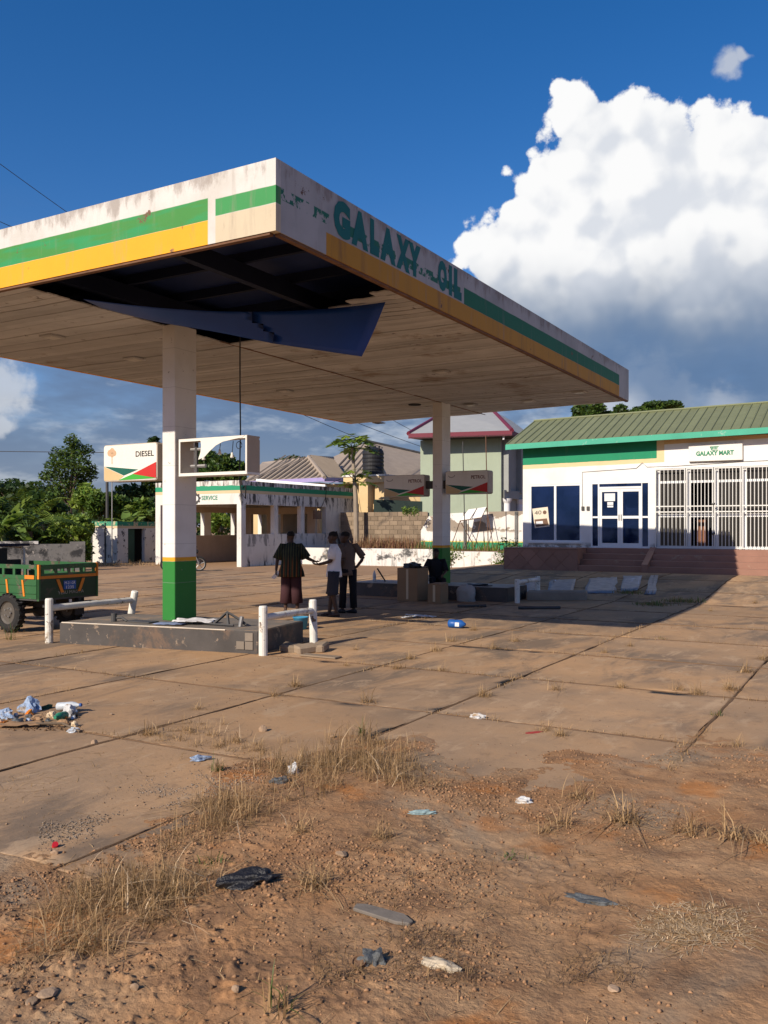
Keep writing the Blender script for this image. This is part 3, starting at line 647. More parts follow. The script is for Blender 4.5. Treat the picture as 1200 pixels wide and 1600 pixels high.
def signbox(label, x0, x1, y, z0, z1, word, mt, dim=1.0, case_side=1):
    t = thing('sign_box', label, 'sign', (x0, y, z0)); w = x1 - x0; h = z1 - z0
    rr = rrect(x0, x1, z0, z1, .05)
    MB().extr([(p[0], y, p[1]) for p in rr], (0, .30, 0)).build('case', m_signside, t)
    fp = rrect(x0 + .012, x1 - .012, z0 + .012, z1 - .012, .045)
    fc = MB().extr([(p[0], y - .008, p[1]) for p in fp], (0, .009, 0)).build('face', m_signw, t)
    def tri(pts, m, k): MB().extr([(x0 + w * a, y - .008 - .002 * k, z0 + h * b) for a, b in pts], (0, .0018, 0)).build('panel_print', m, fc)
    tri([(.015, .42), (.66, .30), (.39, .15)], m_sg['deep'], 1)
    tri([(.015, .41), (.39, .14), (.29, .03), (.015, .03)], m_sg['sand'], 2)
    tri([(.29, .03), (.985, .05), (.57, .19)], m_sg['lime'], 3)
    tri([(.56, .185), (.985, .06), (.985, .48)], m_sg['red'], 4)
    text('lettering', word, mt, fc, (x0 + w * .61, y - .008, z0 + h * .64), (1, 0, 0), (0, 0, 1), w * .33, h * .15, .016, .003)
    # faint emblem: a little tree of rings
    if word == 'DIESEL':
        for dx, dz, r in ((.12, .78, .055), (.165, .82, .06), (.205, .77, .05), (.165, .74, .05)):
            MB().lathe([(.001, 0), (r * .55, 0), (r, 0.0008), (r * .55, .0016), (.001, .0016)], 12, (x0 + w * dx, y - .0105, z0 + h * dz), ax='y').build('emblem', m_orn, fc)
        B(x0 + w * .158, y - .011, z0 + h * .48, x0 + w * .17, y - .009, z0 + h * .72, 'emblem', m_orn, fc)
    else:
        MB().tube([(x0 + w * a, y - .010, z0 + h * b) for a, b in ((.07, .80), (.10, .74), (.16, .73), (.21, .76), (.22, .83))], .006, 4).build('emblem', m_darkst, fc)
    return t
signbox('diesel sign box, brightly sunlit beside the front column', -11.38, -10.16, 10.34, 2.57, 3.18, 'DIESEL', m_txt)
signbox('petrol sign box joined to the left side of the rear column', -11.62, -10.40, 20.15, 2.60, 3.17, 'PETROL', m_redtxt)
signbox('petrol sign box joined to the right side of the rear column', -9.80, -8.62, 20.15, 2.64, 3.23, 'PETROL', m_redtxt)
B(-10.40, 20.22, 2.8, -10.17, 20.38, 3.0, 'bracket', m_darkst, can); B(-9.90, 20.22, 2.8, -9.80, 20.38, 3.0, 'bracket', m_darkst, can); B(-10.16, 10.5, 2.8, -10.02, 10.6, 3.0, 'bracket', m_darkst, can)
# gutted sign box
def broken():
    x0, x1, y, z0, z1 = -9.70, -8.33, 10.34, 2.61, 3.20
    t = thing('sign_box', 'gutted sign box with torn white face and bare bulb holders', 'sign', (x0, y, z0))
    MB().box(x0, y, z0, x1, y + .30, z0 + .035).build('bottom_rail', m_frame, t); MB().box(x0, y, z1 - .03, x1, y + .30, z1).build('top_rail', m_signside, t)
    MB().box(x0, y, z0 + .035, x0 + .03, y + .30, z1 - .03).build('end_plate', m_signside, t)
    rr = [(y, z0 + .035), (y + .30, z0 + .035), (y + .30, z1 - .06), (y + .27, z1 - .03), (y, z1 - .03)]
    MB().extr([(x1 - .03, a, b) for a, b in rr], (.03, 0, 0)).build('end_plate', m_signside, t)
    for (a, b, c, d) in ((x0 + .004, z0 + .004, x1 - .004, z0 + .05), (x0 + .004, z1 - .045, x1 - .004, z1 - .004), (x0 + .004, z0 + .05, x0 + .035, z1 - .045), (x1 - .03, z0 + .05, x1 - .004, z1 - .045)): B(a, y - .01, b, c, y, d, 'trim', m_signw, t)
    # torn remnant of the acrylic face
    pts = [(.33, 1.0), (.97, 1.0), (.93, .95), (.80, .915), (.66, .87), (.56, .78), (.46, .62), (.40, .50), (.33, .44), (.30, .42), (.335, .62), (.345, .80)]
    MB().extr([(x0 + (x1 - x0) * a, y - .016, z0 + (z1 - z0) * (b * .97 + .02)) for a, b in pts], (0, .006, 0)).build('torn_face', m_signw, t)
    for zz in (.72, .28): MB().tube([(x0 + .12, y + .15, z0 + .6 * zz), (x0 + .42, y + .15, z0 + .6 * zz)], .028, 8).build('ballast', m_steel, t)
    B(x0 + .22, y + .12, z0 + .06, x0 + .26, y + .16, z1 - .05, 'strut', m_darkst, t)
    for fx, fz in ((.52, .62), (.70, .52), (.92, .60), (.28, .50)):
        c = (x0 + 1.37 * fx, y + .14, z0 + .6 * fz - .03)
        b = MB().lathe([(.004, .07), (.015, .07), (.018, .04), (.030, .0), (.022, -.012), (.004, -.012)], 10, c).build('bulb_holder', m_pipe, t, smooth=True)
        MB().tube([(c[0], c[1], c[2] + .065), (c[0] + .01, c[1], c[2] + .13), (c[0] - .03 + .05 * fx, c[1] + .02, z1 - .06)], .007, 4).build('wire', m_black, b)
    ring = [(x0 + 1.37 * .80 + .055 * math.cos(a), y + .14, z0 + .46 + .055 * math.sin(a)) for a in np.linspace(0, 6.1, 16)]
    MB().tube(ring, .006, 4).build('wire', m_black, t)
broken()
B(-9.75, 10.5, 2.75, -9.70, 10.62, 3.05, 'bracket', m_darkst, can)

# ================================================================== STORE
WY = 29.2; PZ = 1.10; SX0, SX1 = -11.17, 7.0
store = thing('shop_building', 'white roadside shop with olive metal roof and blue tinted glass door', 'building', (-8, 29.2, .37))
def store_paint(N, pos):
    x, y, z = N.xyz(pos); w = N.m('MULTIPLY', N.m('SUBTRACT', N.noise(pos, 3, 4), .5), .03); z = N.m('ADD', z, w)
    c = N.mix(N.ss(N.noise(pos, .9, 5), .4, .7), (0.76, 0.74, 0.70), (0.70, 0.67, 0.62))
    L = N.m('SUBTRACT', 1.0, step(N, x, -6.54)); L2 = N.m('SUBTRACT', 1.0, step(N, x, -6.30))
    zb = N.m('ADD', z, N.m('MULTIPLY', N.m('ADD', x, 11.0), -0.015))
    c = N.mix(N.m('MULTIPLY', L2, step(N, zb, 3.84)), c, (0.72, 0.53, 0.30))
    c = N.mix(N.m('MULTIPLY', step(N, x, -6.31), step(N, zb, 4.42)), c, (0.66, 0.43, 0.20))
    c = N.mix(N.m('MULTIPLY', L, step(N, zb, 3.98)), c, (0.018, 0.235, 0.115))
    low = N.m('MULTIPLY', N.ss(z, 1.32, 1.15), N.ss(N.noise(pos, 4, 6, .7), .42, .56))
    c = N.mix(N.m('MULTIPLY', low, .7), c, (0.10, 0.095, 0.085))
    return c
m_store = M('shop_wall_paint', (.7, .7, .7), .8, var=.05, bump=.08, paint=store_paint, streak=((.45, .36, .26), .25, .58))
TH = 0.22
def wallpiece(x0, x1, z0, z1): return B(x0, WY, z0, x1, WY + TH, z1, 'wall', m_store, store)
ops = [(-10.91, -9.07, 1.29, 3.28), (-8.73, -6.77, PZ, 3.30), (-6.57, -0.9, PZ, 3.70)]
WT = 4.66
mbw = MB(); xs = SX0
for a, b, z0, z1 in ops:
    mbw.box(xs, WY, .2, a, WY + TH, WT)
    if z0 > PZ: mbw.box(a, WY, .2, b, WY + TH, z0)
    mbw.box(a, WY, z1, b, WY + TH, WT); xs = b
mbw.box(xs, WY, .2, SX1, WY + TH, WT)
mbw.box(SX0, WY + TH, .2, SX0 + TH, 34.6, WT)
mbw.build('front_wall', m_store, store)
B(SX0 + TH, 34.4, .2, SX1, 34.6, WT, 'back_wall', m_white, store); B(SX1 - TH, WY + TH, .2, SX1, 34.4, WT, 'side_wall', m_white, store)
MB().extr([(SX0 + .0, WY + .02, WT), (SX0, 34.58, WT), (SX0, 31.6, 5.72)], (TH, 0, 0)).build('gable', m_store, store)
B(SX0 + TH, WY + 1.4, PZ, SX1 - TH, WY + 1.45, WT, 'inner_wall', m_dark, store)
B(SX0 + TH, WY + TH, PZ - .1, SX1 - TH, WY + 1.4, PZ, 'inner_floor', m_step, store)
# window with two tinted panes
win = MB(); wy = WY + .05
for (a, b, c, d) in ((-10.91, 1.29, -9.07, 1.34), (-10.91, 3.22, -9.07, 3.28), (-10.91, 1.34, -10.86, 3.22), (-9.12, 1.34, -9.07, 3.22), (-10.03, 1.34, -9.95, 3.22)): win.box(a, wy - .04, b, c, wy + .04, d)
wo = win.build('window', m_frame, store)
for a, b in ((-10.86, -10.03), (-9.95, -9.12)): B(a, wy, 1.34, b, wy + .008, 3.22, 'pane', m_blueglass, wo)
# faint burglar bars behind the panes: thin curved rods just inside
B(-10.97, WY - .06, 1.23, -9.0, WY, 1.285, 'window_sill', m_white, store)
# poster on the pane
po = MB(); pw = wy - .004
pp = [(-10.84, 2.44), (-10.27, 2.50), (-10.20, 1.82), (-10.74, 1.76)]
poster = MB().extr([(a, pw - .003, b) for a, b in pp], (0, .003, 0)).build('poster', M('poster_paper', (.72, .62, .48), .7, var=.08, bump=0), wo)
mk = M('poster_brown', (.16, .09, .055), .7, var=.2, bump=0)
MB().extr([(-10.76, pw - .0045, 2.06), (-10.30, pw - .0045, 2.10), (-10.235, pw - .0045, 1.86), (-10.70, pw - .0045, 1.80)], (0, .0012, 0)).build('print', mk, poster)
text('lettering', '40', m_txt, poster, (-10.75, pw - .003, 2.22), (1, .0, .09), (0, 0, 1), .25, .14, 0, .003)
MB().lathe([(.001, 0), (.07, 0), (.07, .0012), (.001, .0012)], 12, (-10.38, pw - .0045, 2.31), ax='y').build('print', mk, poster)
MB().extr([(-10.70, pw - .006, 1.99), (-10.45, pw - .006, 2.01), (-10.44, pw - .006, 1.91), (-10.69, pw - .006, 1.89)], (0, .001, 0)).build('print', m_paper, poster)
# double door with side lights
dx0, dx1, dz0, dz1 = -8.73, -6.77, PZ, 3.30; door = MB()
def fr(a, b, c, d): door.box(a, wy - .05, b, c, wy + .05, d)
fr(dx0, dz0, dx0 + .05, dz1); fr(dx1 - .05, dz0, dx1, dz1); fr(dx0 + .05, dz1 - .05, dx1 - .05, dz1); fr(dx0 + .05, dz0, dx1 - .05, dz0 + .06)
l0, l1, r0, r1, mid = -8.47, -8.34, -7.13, -7.02, -7.74
fr(dx0 + .24, dz0 + .06, l0 + .03, dz1 - .05); fr(r1 - .02, dz0 + .06, dx1 - .24, dz1 - .05)
fr(l0 + .03, 3.08, r1 - .02, 3.15)
do = door.build('door_frame', m_frame, store)
for a, b in ((dx0 + .05, dx0 + .24), (dx1 - .24, dx1 - .05)):
    B(a, wy, dz0 + .06, b, wy + .008, 2.10, 'side_light', m_blueglass, do); B(a, wy, 2.16, b, wy + .008, dz1 - .05, 'side_light', m_blueglass, do); B(a, wy - .03, 2.10, b, wy + .03, 2.16, 'glazing_bar', m_frame, do)
B(l0 + .03, wy, 3.15, r1 - .02, wy + .008, dz1 - .05, 'transom_pane', m_blueglass, do)
for a, b in ((l0 + .03, mid - .003), (mid + .003, r1 - .02)):
    lf = MB(); s = .085
    for (p, q, u, v) in ((a, PZ + .06, a + s, 3.08), (b - s, PZ + .06, b, 3.08), (a + s, PZ + .06, b - s, PZ + .16), (a + s, 2.98, b - s, 3.08), (a + s, 2.08, b - s, 2.17)): lf.box(p, wy - .035, q, u, wy + .03, v)
    leaf = lf.build('door', m_frame, store)
    for z0, z1 in ((PZ + .16, 2.08), (2.17, 2.98)): B(a + s, wy, z0, b - s, wy + .008, z1, 'pane', m_blueglass, leaf)
    B((mid - .05) if a < mid - .1 else mid + .03, wy - .07, 2.02, (mid - .03) if a < mid - .1 else mid + .05, wy - .035, 2.22, 'handle', m_steel, leaf)
    if a < mid - .1:
        for (x0, z0, x1, z1) in ((a + .16, 2.67, a + .52, 2.93), (a + .26, 2.54, a + .46, 2.64), (a + .26, 2.46, a + .46, 2.52)): B(x0, wy - .006, z0, x1, wy - .001, z1, 'notice', m_paper, leaf)
# barred shop front
gx = [-6.57, -5.60, -4.75, -3.93, -3.05, -2.15, -1.25]
sf = MB(); gy = WY + .12
for x in gx: sf.box(x, gy, PZ, x + .11, gy + .06, 3.70)
for z0, z1 in ((PZ, PZ + .09), (2.12, 2.22), (3.22, 3.30), (3.64, 3.70)):
    for i in range(len(gx) - 1): sf.box(gx[i] + .11, gy + .003, z0, gx[i + 1], gy + .057, z1)
sfo = sf.build('shopfront_frame', m_frame, store)
for i in range(len(gx) - 1):
    if i == 1:                                            # one leaf stands open: dark interior with goods
        B(gx[i] + .11, gy + .02, 3.30, gx[i + 1], gy + .028, 3.64, 'pane', m_darkglass, sfo); continue
    for z0, z1 in ((PZ + .09, 2.12), (2.22, 3.22), (3.30, 3.64)): B(gx[i] + .11, gy + .02, z0, gx[i + 1], gy + .028, z1, 'pane', m_darkglass, sfo)
tag(MB().box(-5.42, WY + .62, PZ, -5.12, WY + .95, 2.05).build('wooden_panel', M('reddish_wood', (.25, .11, .06), .7), bevel=.01), 'reddish wooden panel standing inside the barred shop front', 'panel')
gate = thing('security_gate', 'white barred security gate across the shop front', 'gate', (-5, WY, PZ))
GY = WY - .055
for i in range(len(gx) - 1):
    a, b = gx[i] - .01, gx[i + 1] - .035
    for x in (a, b - .03): B(x, GY - .02, PZ + .02, x + .03, GY + .02, 3.69, 'gate_post', m_gate, gate)
    for z in (PZ + .02, 2.27, 2.45, 3.65): B(a + .03, GY - .017, z, b - .03, GY + .017, z + .035, 'rail', m_gate, gate)
    n = 6; sp = (b - a - .06) / (n + 1)
    for k in range(1, n + 1):
        x = a + .03 + sp * k; B(x - .0095, GY - .0095, PZ + .055, x + .0095, GY + .0095, 3.65, 'bar', m_gate, gate)
MB().tube([(-4.83, GY - .03, 2.55), (-4.78, GY - .05, 2.52), (-4.72, GY - .03, 2.56)], .02, 6).build('lock', m_darkst, gate); MB().tube([(-4.83, GY - .03, 1.62), (-4.78, GY - .05, 1.57), (-4.72, GY - .03, 1.62)], .02, 6).build('lock', m_darkst, gate)
# roof
def ez(x): return (x + 11.5) * 0.0155
EY, RYR, EZ, RZ = 28.74, 31.55, 4.70, 5.80
RX0, RX1 = -11.62, 7.4; sp = 0.283; n = int((RX1 - RX0) / sp)
slope = np.array([0, RYR - EY, RZ - EZ]); sl = np.linalg.norm(slope); sd = slope / sl; sn = np.array([0, -sd[2], sd[1]])
for i in range(n):
    x0 = RX0 + i * sp; x1 = x0 + sp - .004; z0 = ez(x0)
    prof = [(x0, 0), (x0 + .018, .034), (x0 + .046, .034), (x0 + .064, 0), (x0 + .16, .006), (x1, 0)]
    rings = []
    for s in (0, sl):
        base = np.array([0, EY, EZ + z0]) + sd * s
        rings.append([base + np.array([x, 0, 0]) + sn * h for x, h in prof] + [base + np.array([x1, 0, 0]) - sn * .01, base + np.array([x0, 0, 0]) - sn * .01])
    MB().loft(rings).build('roof_panel', m_roofg, store)
zl, zr = ez(RX0), ez(RX1)
MB().add([(RX0, RYR, RZ + zl), (RX1, RYR, RZ + zr), (RX1, 35.0, EZ - .1 + zr), (RX0, 35.0, EZ - .1 + zl), (RX0, RYR, RZ + zl - .03), (RX1, RYR, RZ + zr - .03), (RX1, 35.0, EZ - .13 + zr), (RX0, 35.0, EZ - .13 + zl)], [(0, 1, 2, 3), (7, 6, 5, 4), (0, 4, 5, 1), (2, 6, 7, 3), (0, 3, 7, 4), (1, 5, 6, 2)]).build('rear_roof', m_roofg, store)
MB().tube([(RX0, RYR, RZ + zl + .02), (RX1, RYR, RZ + zr + .02)], .05, 6).build('ridge_cap', m_roofg, store)
m_eave = M('turquoise_eave_board', (0.06, 0.36, 0.235), .6, var=.12, bump=.1, wear=((.30, .45, .36), 2.5, .62, .06))
MB().extr([(RX0, EY - .03, EZ - .19 + zl), (RX1, EY - .03, EZ - .19 + zr), (RX1, EY - .03, EZ - .005 + zr), (RX0, EY - .03, EZ - .005 + zl)], (0, .028, 0)).build('eave_board', m_eave, store)
MB().extr([(RX0, EY, EZ - .02 + zl), (RX0, EY, EZ - .19 + zl), (RX0, RYR, RZ - .19 + zl), (RX0, RYR, RZ - .02 + zl)], (-.025, 0, 0)).build('barge_board', m_eave, store)
MB().add([(RX0, EY, EZ - .18 + zl), (RX1, EY, EZ - .18 + zr), (RX1, WY + .0, WT - .02 + zr), (RX0, WY, WT - .02)], [(0, 1, 2, 3)]).build('eave_soffit', m_white, store)
# name board
sb = thing('shop_sign', 'white rectangular shop name board with green lettering above the barred front', 'sign', (-4.7, WY - .1, 3.9))
MB().box(-5.52, WY - .11, 3.89, -3.91, WY - .005, 4.42).build('board', m_signw, sb, bevel=.008)
m_sgn = M('green_sign_lettering', (.015, .20, .10), .5, var=.05, bump=0)
text('lettering', 'GALAXY MART', m_sgn, sb, (-5.29, WY - .11, 4.06), (1, 0, 0), (0, 0, 1), 1.13, .15, .05, .004)
ck = WY - .114
cart = [[(-4.88, 4.345), (-4.83, 4.345), (-4.80, 4.235), (-4.62, 4.235), (-4.62, 4.215), (-4.82, 4.215)]]
for i in range(4): cart.append([(-4.81 + .045 * i, 4.325), (-4.775 + .045 * i, 4.325), (-4.775 + .040 * i, 4.25), (-4.80 + .040 * i, 4.25)])
for c in cart: MB().extr([(a, ck, b) for a, b in c], (0, .003, 0)).build('cart_emblem', m_sgn, sb)
MB().extr([(-4.86, ck, 4.345), (-4.60, ck, 4.352), (-4.60, ck, 4.332), (-4.86, ck, 4.325)], (0, .003, 0)).build('cart_emblem', m_sgn, sb)
# conduit and meters
cz = 3.67
tag(MB().tube([(-9.02, WY - .012, 2.45), (-9.02, WY - .012, cz), (-7.2, WY - .012, cz + .07), (-7.0, WY - .03, cz + .25), (-6.85, WY - .012, cz + .1), (-5.9, WY - .012, cz + .10), (-3.9, WY - .012, cz + .17), (-1.0, WY - .012, cz + .2)], .008, 5).build('surface_cable', m_darkst), 'thin dark cable run across the shop front wall', 'cable')
for x in (-9.05, -8.87): tag(B(x, WY - .04, 2.36, x + .10, WY, 2.50, 'switch_box', m_darkst, bevel=.008), 'small grey switch box on the wall beside the glass door', 'switch box', 'pair of switch boxes beside the shop door')
# platform, steps, cheek
pl = thing('shop_steps', 'terracotta platform and wide red steps in front of the shop', 'steps', (-8, 28, .35))
BF = 27.98
B(SX0 - .22, BF, .15, -8.80, WY, PZ - .03, 'platform', m_step, pl)
B(SX0 - .24, BF - .03, PZ - .03, -8.80, WY, PZ, 'coping', m_step, pl, bevel=.006)
def clip(poly, x0, x1, z0, z1):
    for ax, lim, sg in ((0, x0, 1), (0, x1, -1), (1, z0, 1), (1, z1, -1)):
        out = []
        for i in range(len(poly)):
            a, b = poly[i], poly[(i + 1) % len(poly)]; ia = sg * (a[ax] - lim) >= 0; ib = sg * (b[ax] - lim) >= 0
            if ia: out.append(a)
            if ia != ib:
                t = (lim - a[ax]) / (b[ax] - a[ax]); out.append((a[0] + t * (b[0] - a[0]), a[1] + t * (b[1] - a[1])))
        poly = out
        if len(poly) < 3: return None
    return poly
tx0, tx1, tz0, tz1 = SX0 - .215, -8.805, .20, PZ - .035; hd = .29
for i in range(-1, 6):
    for j in range(-1, 3):
        for off in (0, 1):
            cx = tx0 + .29 + (i * 2 + off) * hd; cz_ = tz0 + .12 + (j * 2 + off) * hd; g = hd - .012
            q = clip([(cx - g, cz_), (cx, cz_ - g), (cx + g, cz_), (cx, cz_ + g)], tx0, tx1, tz0, tz1)
            if q: MB().extr([(a, BF - .012, b) for a, b in q], (0, .0125, 0)).build('tile', m_tile, pl)
for k in range(4):
    z1 = .545 + .185 * k; y0 = BF + .02 + .30 * k; x0 = -8.80 + .001 * k
    st = B(x0, y0, .15 if k == 0 else z1 - .24, -6.72, WY if k == 3 else y0 + .34, z1 - (0 if k < 3 else 0), 'step', m_step, pl, bevel=.008)
    st = B(-6.52, y0 - .12, .15 if k == 0 else z1 - .24, SX1 + .3, WY if k == 3 else y0 + .34, z1, 'step', m_step, pl, bevel=.008)
MB().extr([(-6.72, BF - .12, .15), (-6.72, BF - .12, .62), (-6.72, WY - .15, PZ + .04), (-6.72, WY - .15, .15)], (.20, 0, 0)).build('cheek_wall', m_step, pl, bevel=.008)

# ================================================================== SERVICE BUILDING
sv = thing('service_building', 'mouldy white open-sided service bay with green parapet band', 'building', (-27, 34, 0))
AX, AY0, AY1, BX = -25.0, 30.6, 40.2, -30.2
def svc_paint(N, pos):
    x, y, z = N.xyz(pos); w = N.m('MULTIPLY', N.m('SUBTRACT', N.noise(pos, 2.2, 5, .65), .5), .16)
    c = N.mix(N.ss(N.noise(pos, .8, 5), .4, .7), (0.70, 0.67, 0.61), (0.60, 0.56, 0.50))
    c = N.mix(rng_(N, z, 3.30, 3.44), c, (0.62, 0.47, 0.28))
    zz = N.m('ADD', z, w); c = N.mix(N.m('MULTIPLY', step(N, z, 3.44), N.m('SUBTRACT', 1.0, step(N, zz, 3.66))), c, (0.030, 0.27, 0.14))
    c = N.mix(N.m('MULTIPLY', step(N, zz, 3.66), N.ss(N.noise(N.vm('MULTIPLY', pos, (4, 4, .8)), 1.4, 6, .7), .44, .60)), c, (0.085, 0.065, 0.05))
    m1 = N.ss(N.noise(N.vm('MULTIPLY', pos, (3.5, 3.5, .9)), 1.0, 7, .7), .50, .60)
    m2 = N.m('MULTIPLY', N.ss(x, -25.2, -25.06), N.m('ADD', N.ss(z, 2.4, 3.1), N.m('ADD', N.m('MULTIPLY', N.ss(z, .55, .1), 1.0), N.m('MULTIPLY', rng_(N, z, .9, 1.47), .55))))
    k = N.m('MULTIPLY', m1, N.m('MULTIPLY', N.m('SUBTRACT', 1.0, rng_(N, z, 3.30, 3.66)), N.m('MINIMUM', N.m('ADD', .12, m2), 1.0)))
    return N.mix(k, c, (0.075, 0.072, 0.07))
m_svc = M('service_bay_paint', (.7, .7, .7), .85, var=.06, bump=.25, paint=svc_paint)
m_int = M('beige_interior', (.46, .37, .28), .85, var=.12)
tw = .25
mb = MB()
# front beam + posts (sunny side), right side with three openings, back wall with two windows
mb.box(BX, AY0, 2.82, AX, AY0 + tw, 3.88); mb.box(AX - tw, AY0 + tw, 2.80, AX, AY1, 3.86); mb.box(BX, AY0 + tw, 2.80, BX + tw, AY1, 3.86); mb.box(BX + tw, AY1 - tw, 2.80, AX - tw, AY1, 3.86)
mb.build('parapet_beam', m_svc, sv)
pw_ = MB(); pw_.box(AX - tw, AY0, 0, AX, AY0 + .32, 2.82); pw_.build('post', m_svc, sv)
B(BX, AY0, 0, BX + .32, AY0 + tw, 2.82, 'post', m_svc, sv)
for y in (33.05, 35.2): B(AX - tw + .01, y, 0, AX - .01, y + .30, 2.80, 'post', m_svc, sv)
for a, b in ((AY0 + .32, 33.05), (33.35, 35.2), (35.5, 37.4)): B(AX - tw + .03, a, 0, AX - .03, b, 1.46, 'low_wall', m_svc, sv)
B(AX - tw, 37.4, 0, AX, AY1, 2.80, 'side_wall', m_svc, sv)
B(BX, AY0 + tw, 0, BX + tw, AY1, 1.36, 'low_wall', m_int, sv)
B(BX, AY0 + tw, 2.52, BX + tw, AY1, 2.80, 'lintel', m_int, sv)
for a, b in ((AY0 + tw, 32.6), (33.75, 34.25), (36.1, 36.7), (38.4, AY1)): B(BX, a, 1.36, BX + tw, b, 2.52, 'pier', m_svc, sv)
# rear: low wall and window openings looking out to the greenery
yb = 36.8
B(BX + tw, yb, 0, AX - tw - .02, yb + .2, 1.40, 'rear_low_wall', m_int, sv)
for a, b in ((BX + tw, -29.4), (-28.35, -28.0), (-25.75, AX - tw - .02)): B(a, yb, 1.40, b, yb + .2, 2.45, 'rear_pier', m_int, sv)
B(BX + tw, yb, 2.45, AX - tw - .02, yb + .2, 2.80, 'rear_beam', m_int, sv)
B(BX + tw, AY0 + tw, 3.0, AX - tw, AY1 - tw, 3.12, 'roof_slab', m_int, sv)
# interior partition seen through the side openings
B(-27.6, yb + .2, 0, -27.45, AY1 - tw, 3.0, 'partition', m_int, sv)
m_bx = M('brown_box', (.20, .125, .08), .8)
tag(B(AX + .003, 36.2, 2.18, AX + .16, 36.75, 2.62, 'meter_box', m_bx, bevel=.01), 'brown wooden meter box on the side of the service bay', 'meter box')
tag(MB().tube([(AX + .05, 36.6, 2.6), (AX + .05, 37.0, 2.9), (AX + .04, 37.3, 3.3), (AX + .06, 37.4, 3.95), (AX + .1, 38.6, 4.3)], .015, 5).build('service_cable', m_black), 'black cable sagging from the meter box to the roof', 'cable')
tag(MB().tube([(AX + .28, 38.75, .0), (AX + .06, 38.25, 1.55)], .05, 6).build('leaning_post', m_darkst), 'dark timber post leaning on the service bay wall', 'post')
# gear emblem and lettering on the front beam
gc = RY(307, 777, AY0); gp = []
for k in range(32): r = .26 if (k // 2) % 2 == 0 else .205; a = 2 * math.pi * k / 32; gp.append((gc[0] + r * math.cos(a), 3.10 + r * math.sin(a)))
go = MB().extr([(a, AY0 - .012, b) for a, b in gp], (0, .012, 0)).build('gear_emblem', m_darkst, sv)
MB().lathe([(.001, 0), (.12, 0), (.12, .004), (.001, .004)], 18, (gc[0], AY0 - .016, 3.10), ax='y').build('gear_hub', m_white, go)
x0 = RY(315, 780, AY0)[0]; x1 = RY(340, 780, AY0)[0]
text('lettering', 'SERVICE', m_sgn, sv, (x0, AY0, 3.02), (1, 0, 0), (0, 0, 1), x1 - x0, .20, .02, .006)

# ================================================================== WALLS, PUMP HOUSE, TERRACE
ph = thing('pump_house', 'small mouldy white pump house with dark doorway behind the yard', 'hut', (-33, 31, 0))
hx, hy = -32.9, 30.74
def ph_paint(N, pos):
    z = N.xyz(pos)[2]; c = (0.66, 0.63, 0.57)
    c = N.mix(step(N, z, 1.72), N.mix(N.ss(N.noise(pos, 3, 6, .7), .57, .63), c, (.10, .095, .09)), (.60, .46, .28))
    return N.mix(N.m('MULTIPLY', step(N, z, 1.84), N.ss(N.noise(pos, 4, 6, .7), .62, .50)), c, (0.035, .24, .14))
m_ph = M('pump_house_paint', (.7, .7, .7), .85, var=.1, bump=.3, paint=ph_paint)
xl = RY(143, 850, hy)[0]; mb = MB(); mb.box(xl, hy, 0, hx, hy + .2, 2.06); d0 = RX(200, 850, hx)[1]; d1 = RX(226, 850, hx)[1]
mb.box(hx - .2, hy + .2, 0, hx, d0, 2.05); mb.box(hx - .2, d0, 1.70, hx, d1, 2.05); mb.box(hx - .2, d1, 0, hx, d1 + 1.6, 2.05); mb.build('wall', m_ph, ph)
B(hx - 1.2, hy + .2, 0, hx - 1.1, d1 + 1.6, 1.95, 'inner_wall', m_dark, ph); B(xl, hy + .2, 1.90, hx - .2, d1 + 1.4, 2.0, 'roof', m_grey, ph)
B(hx - .16, d0, 0, hx - .12, d0 + .55, 1.70, 'door', M('green_door', (.02, .07, .05), .6), ph)
for k in range(2): B(xl + .02 + .95 * k, hy - .05, 0, xl + .07 + .95 * k, hy, 2.0, 'strip', m_darkst, ph)
# boundary wall behind the tricycle
A = D(-260, 880, 33); A[2] = 0; Bq = D(133, 880, 36); Bq[2] = 0; dv = (Bq - A); Lw = np.linalg.norm(dv); dv /= Lw; nv = np.array([-dv[1], dv[0], 0])
bw_ = thing('boundary_wall', 'low grey mould-stained boundary wall with white coping behind the tricycle', 'wall', A)
q = [A, Bq, Bq + nv * .2, A + nv * .2]; MB().prism(q, 0, 1.10).build('panel', m_grey, bw_)
q = [A - nv * .03, A + dv * (Lw * .80) - nv * .03, A + dv * (Lw * .80) + nv * .23, A + nv * .23]; MB().prism(q, 1.10, 1.22).build('coping', m_mould, bw_)
q = [Bq - dv * .6 - nv * .05, Bq - nv * .05, Bq + nv * .3, Bq - dv * .6 + nv * .3]; MB().prism(q, 0, 1.19).build('pier', m_grey, bw_)
# terrace with stained kerb
TZ = .80
tr = thing('planter_bed', 'raised planting bed behind a peeling white kerb beside the shop', 'planter', (-17, 34.5, 0))
k0 = P(560, 885); k1 = P(806, 889)
MB().prism([(-25, 34.2), (-17.3, 34.7), (-17.3, 34.95), (-25, 34.45)], 0, TZ).build('kerb', m_mould, tr, bevel=.015)
MB().prism([(-17.0, 34.75), (-11.4, 35.0), (-11.4, 35.25), (-17.0, 35.0)], 0, TZ - .08).build('kerb', m_mould, tr, bevel=.015)
MB().prism([(-25, 34.46), (-17.1, 34.96), (-11.0, 35.22), (-11.0, 39.2), (-25, 39.2)], .0, TZ - .06).build('soil', m_soil, tr)
MB().prism([(-17.28, 34.73), (-17.02, 34.74), (-17.02, 36.0), (-17.28, 36.0)], 0, TZ - .1).build('kerb', m_mould, tr)
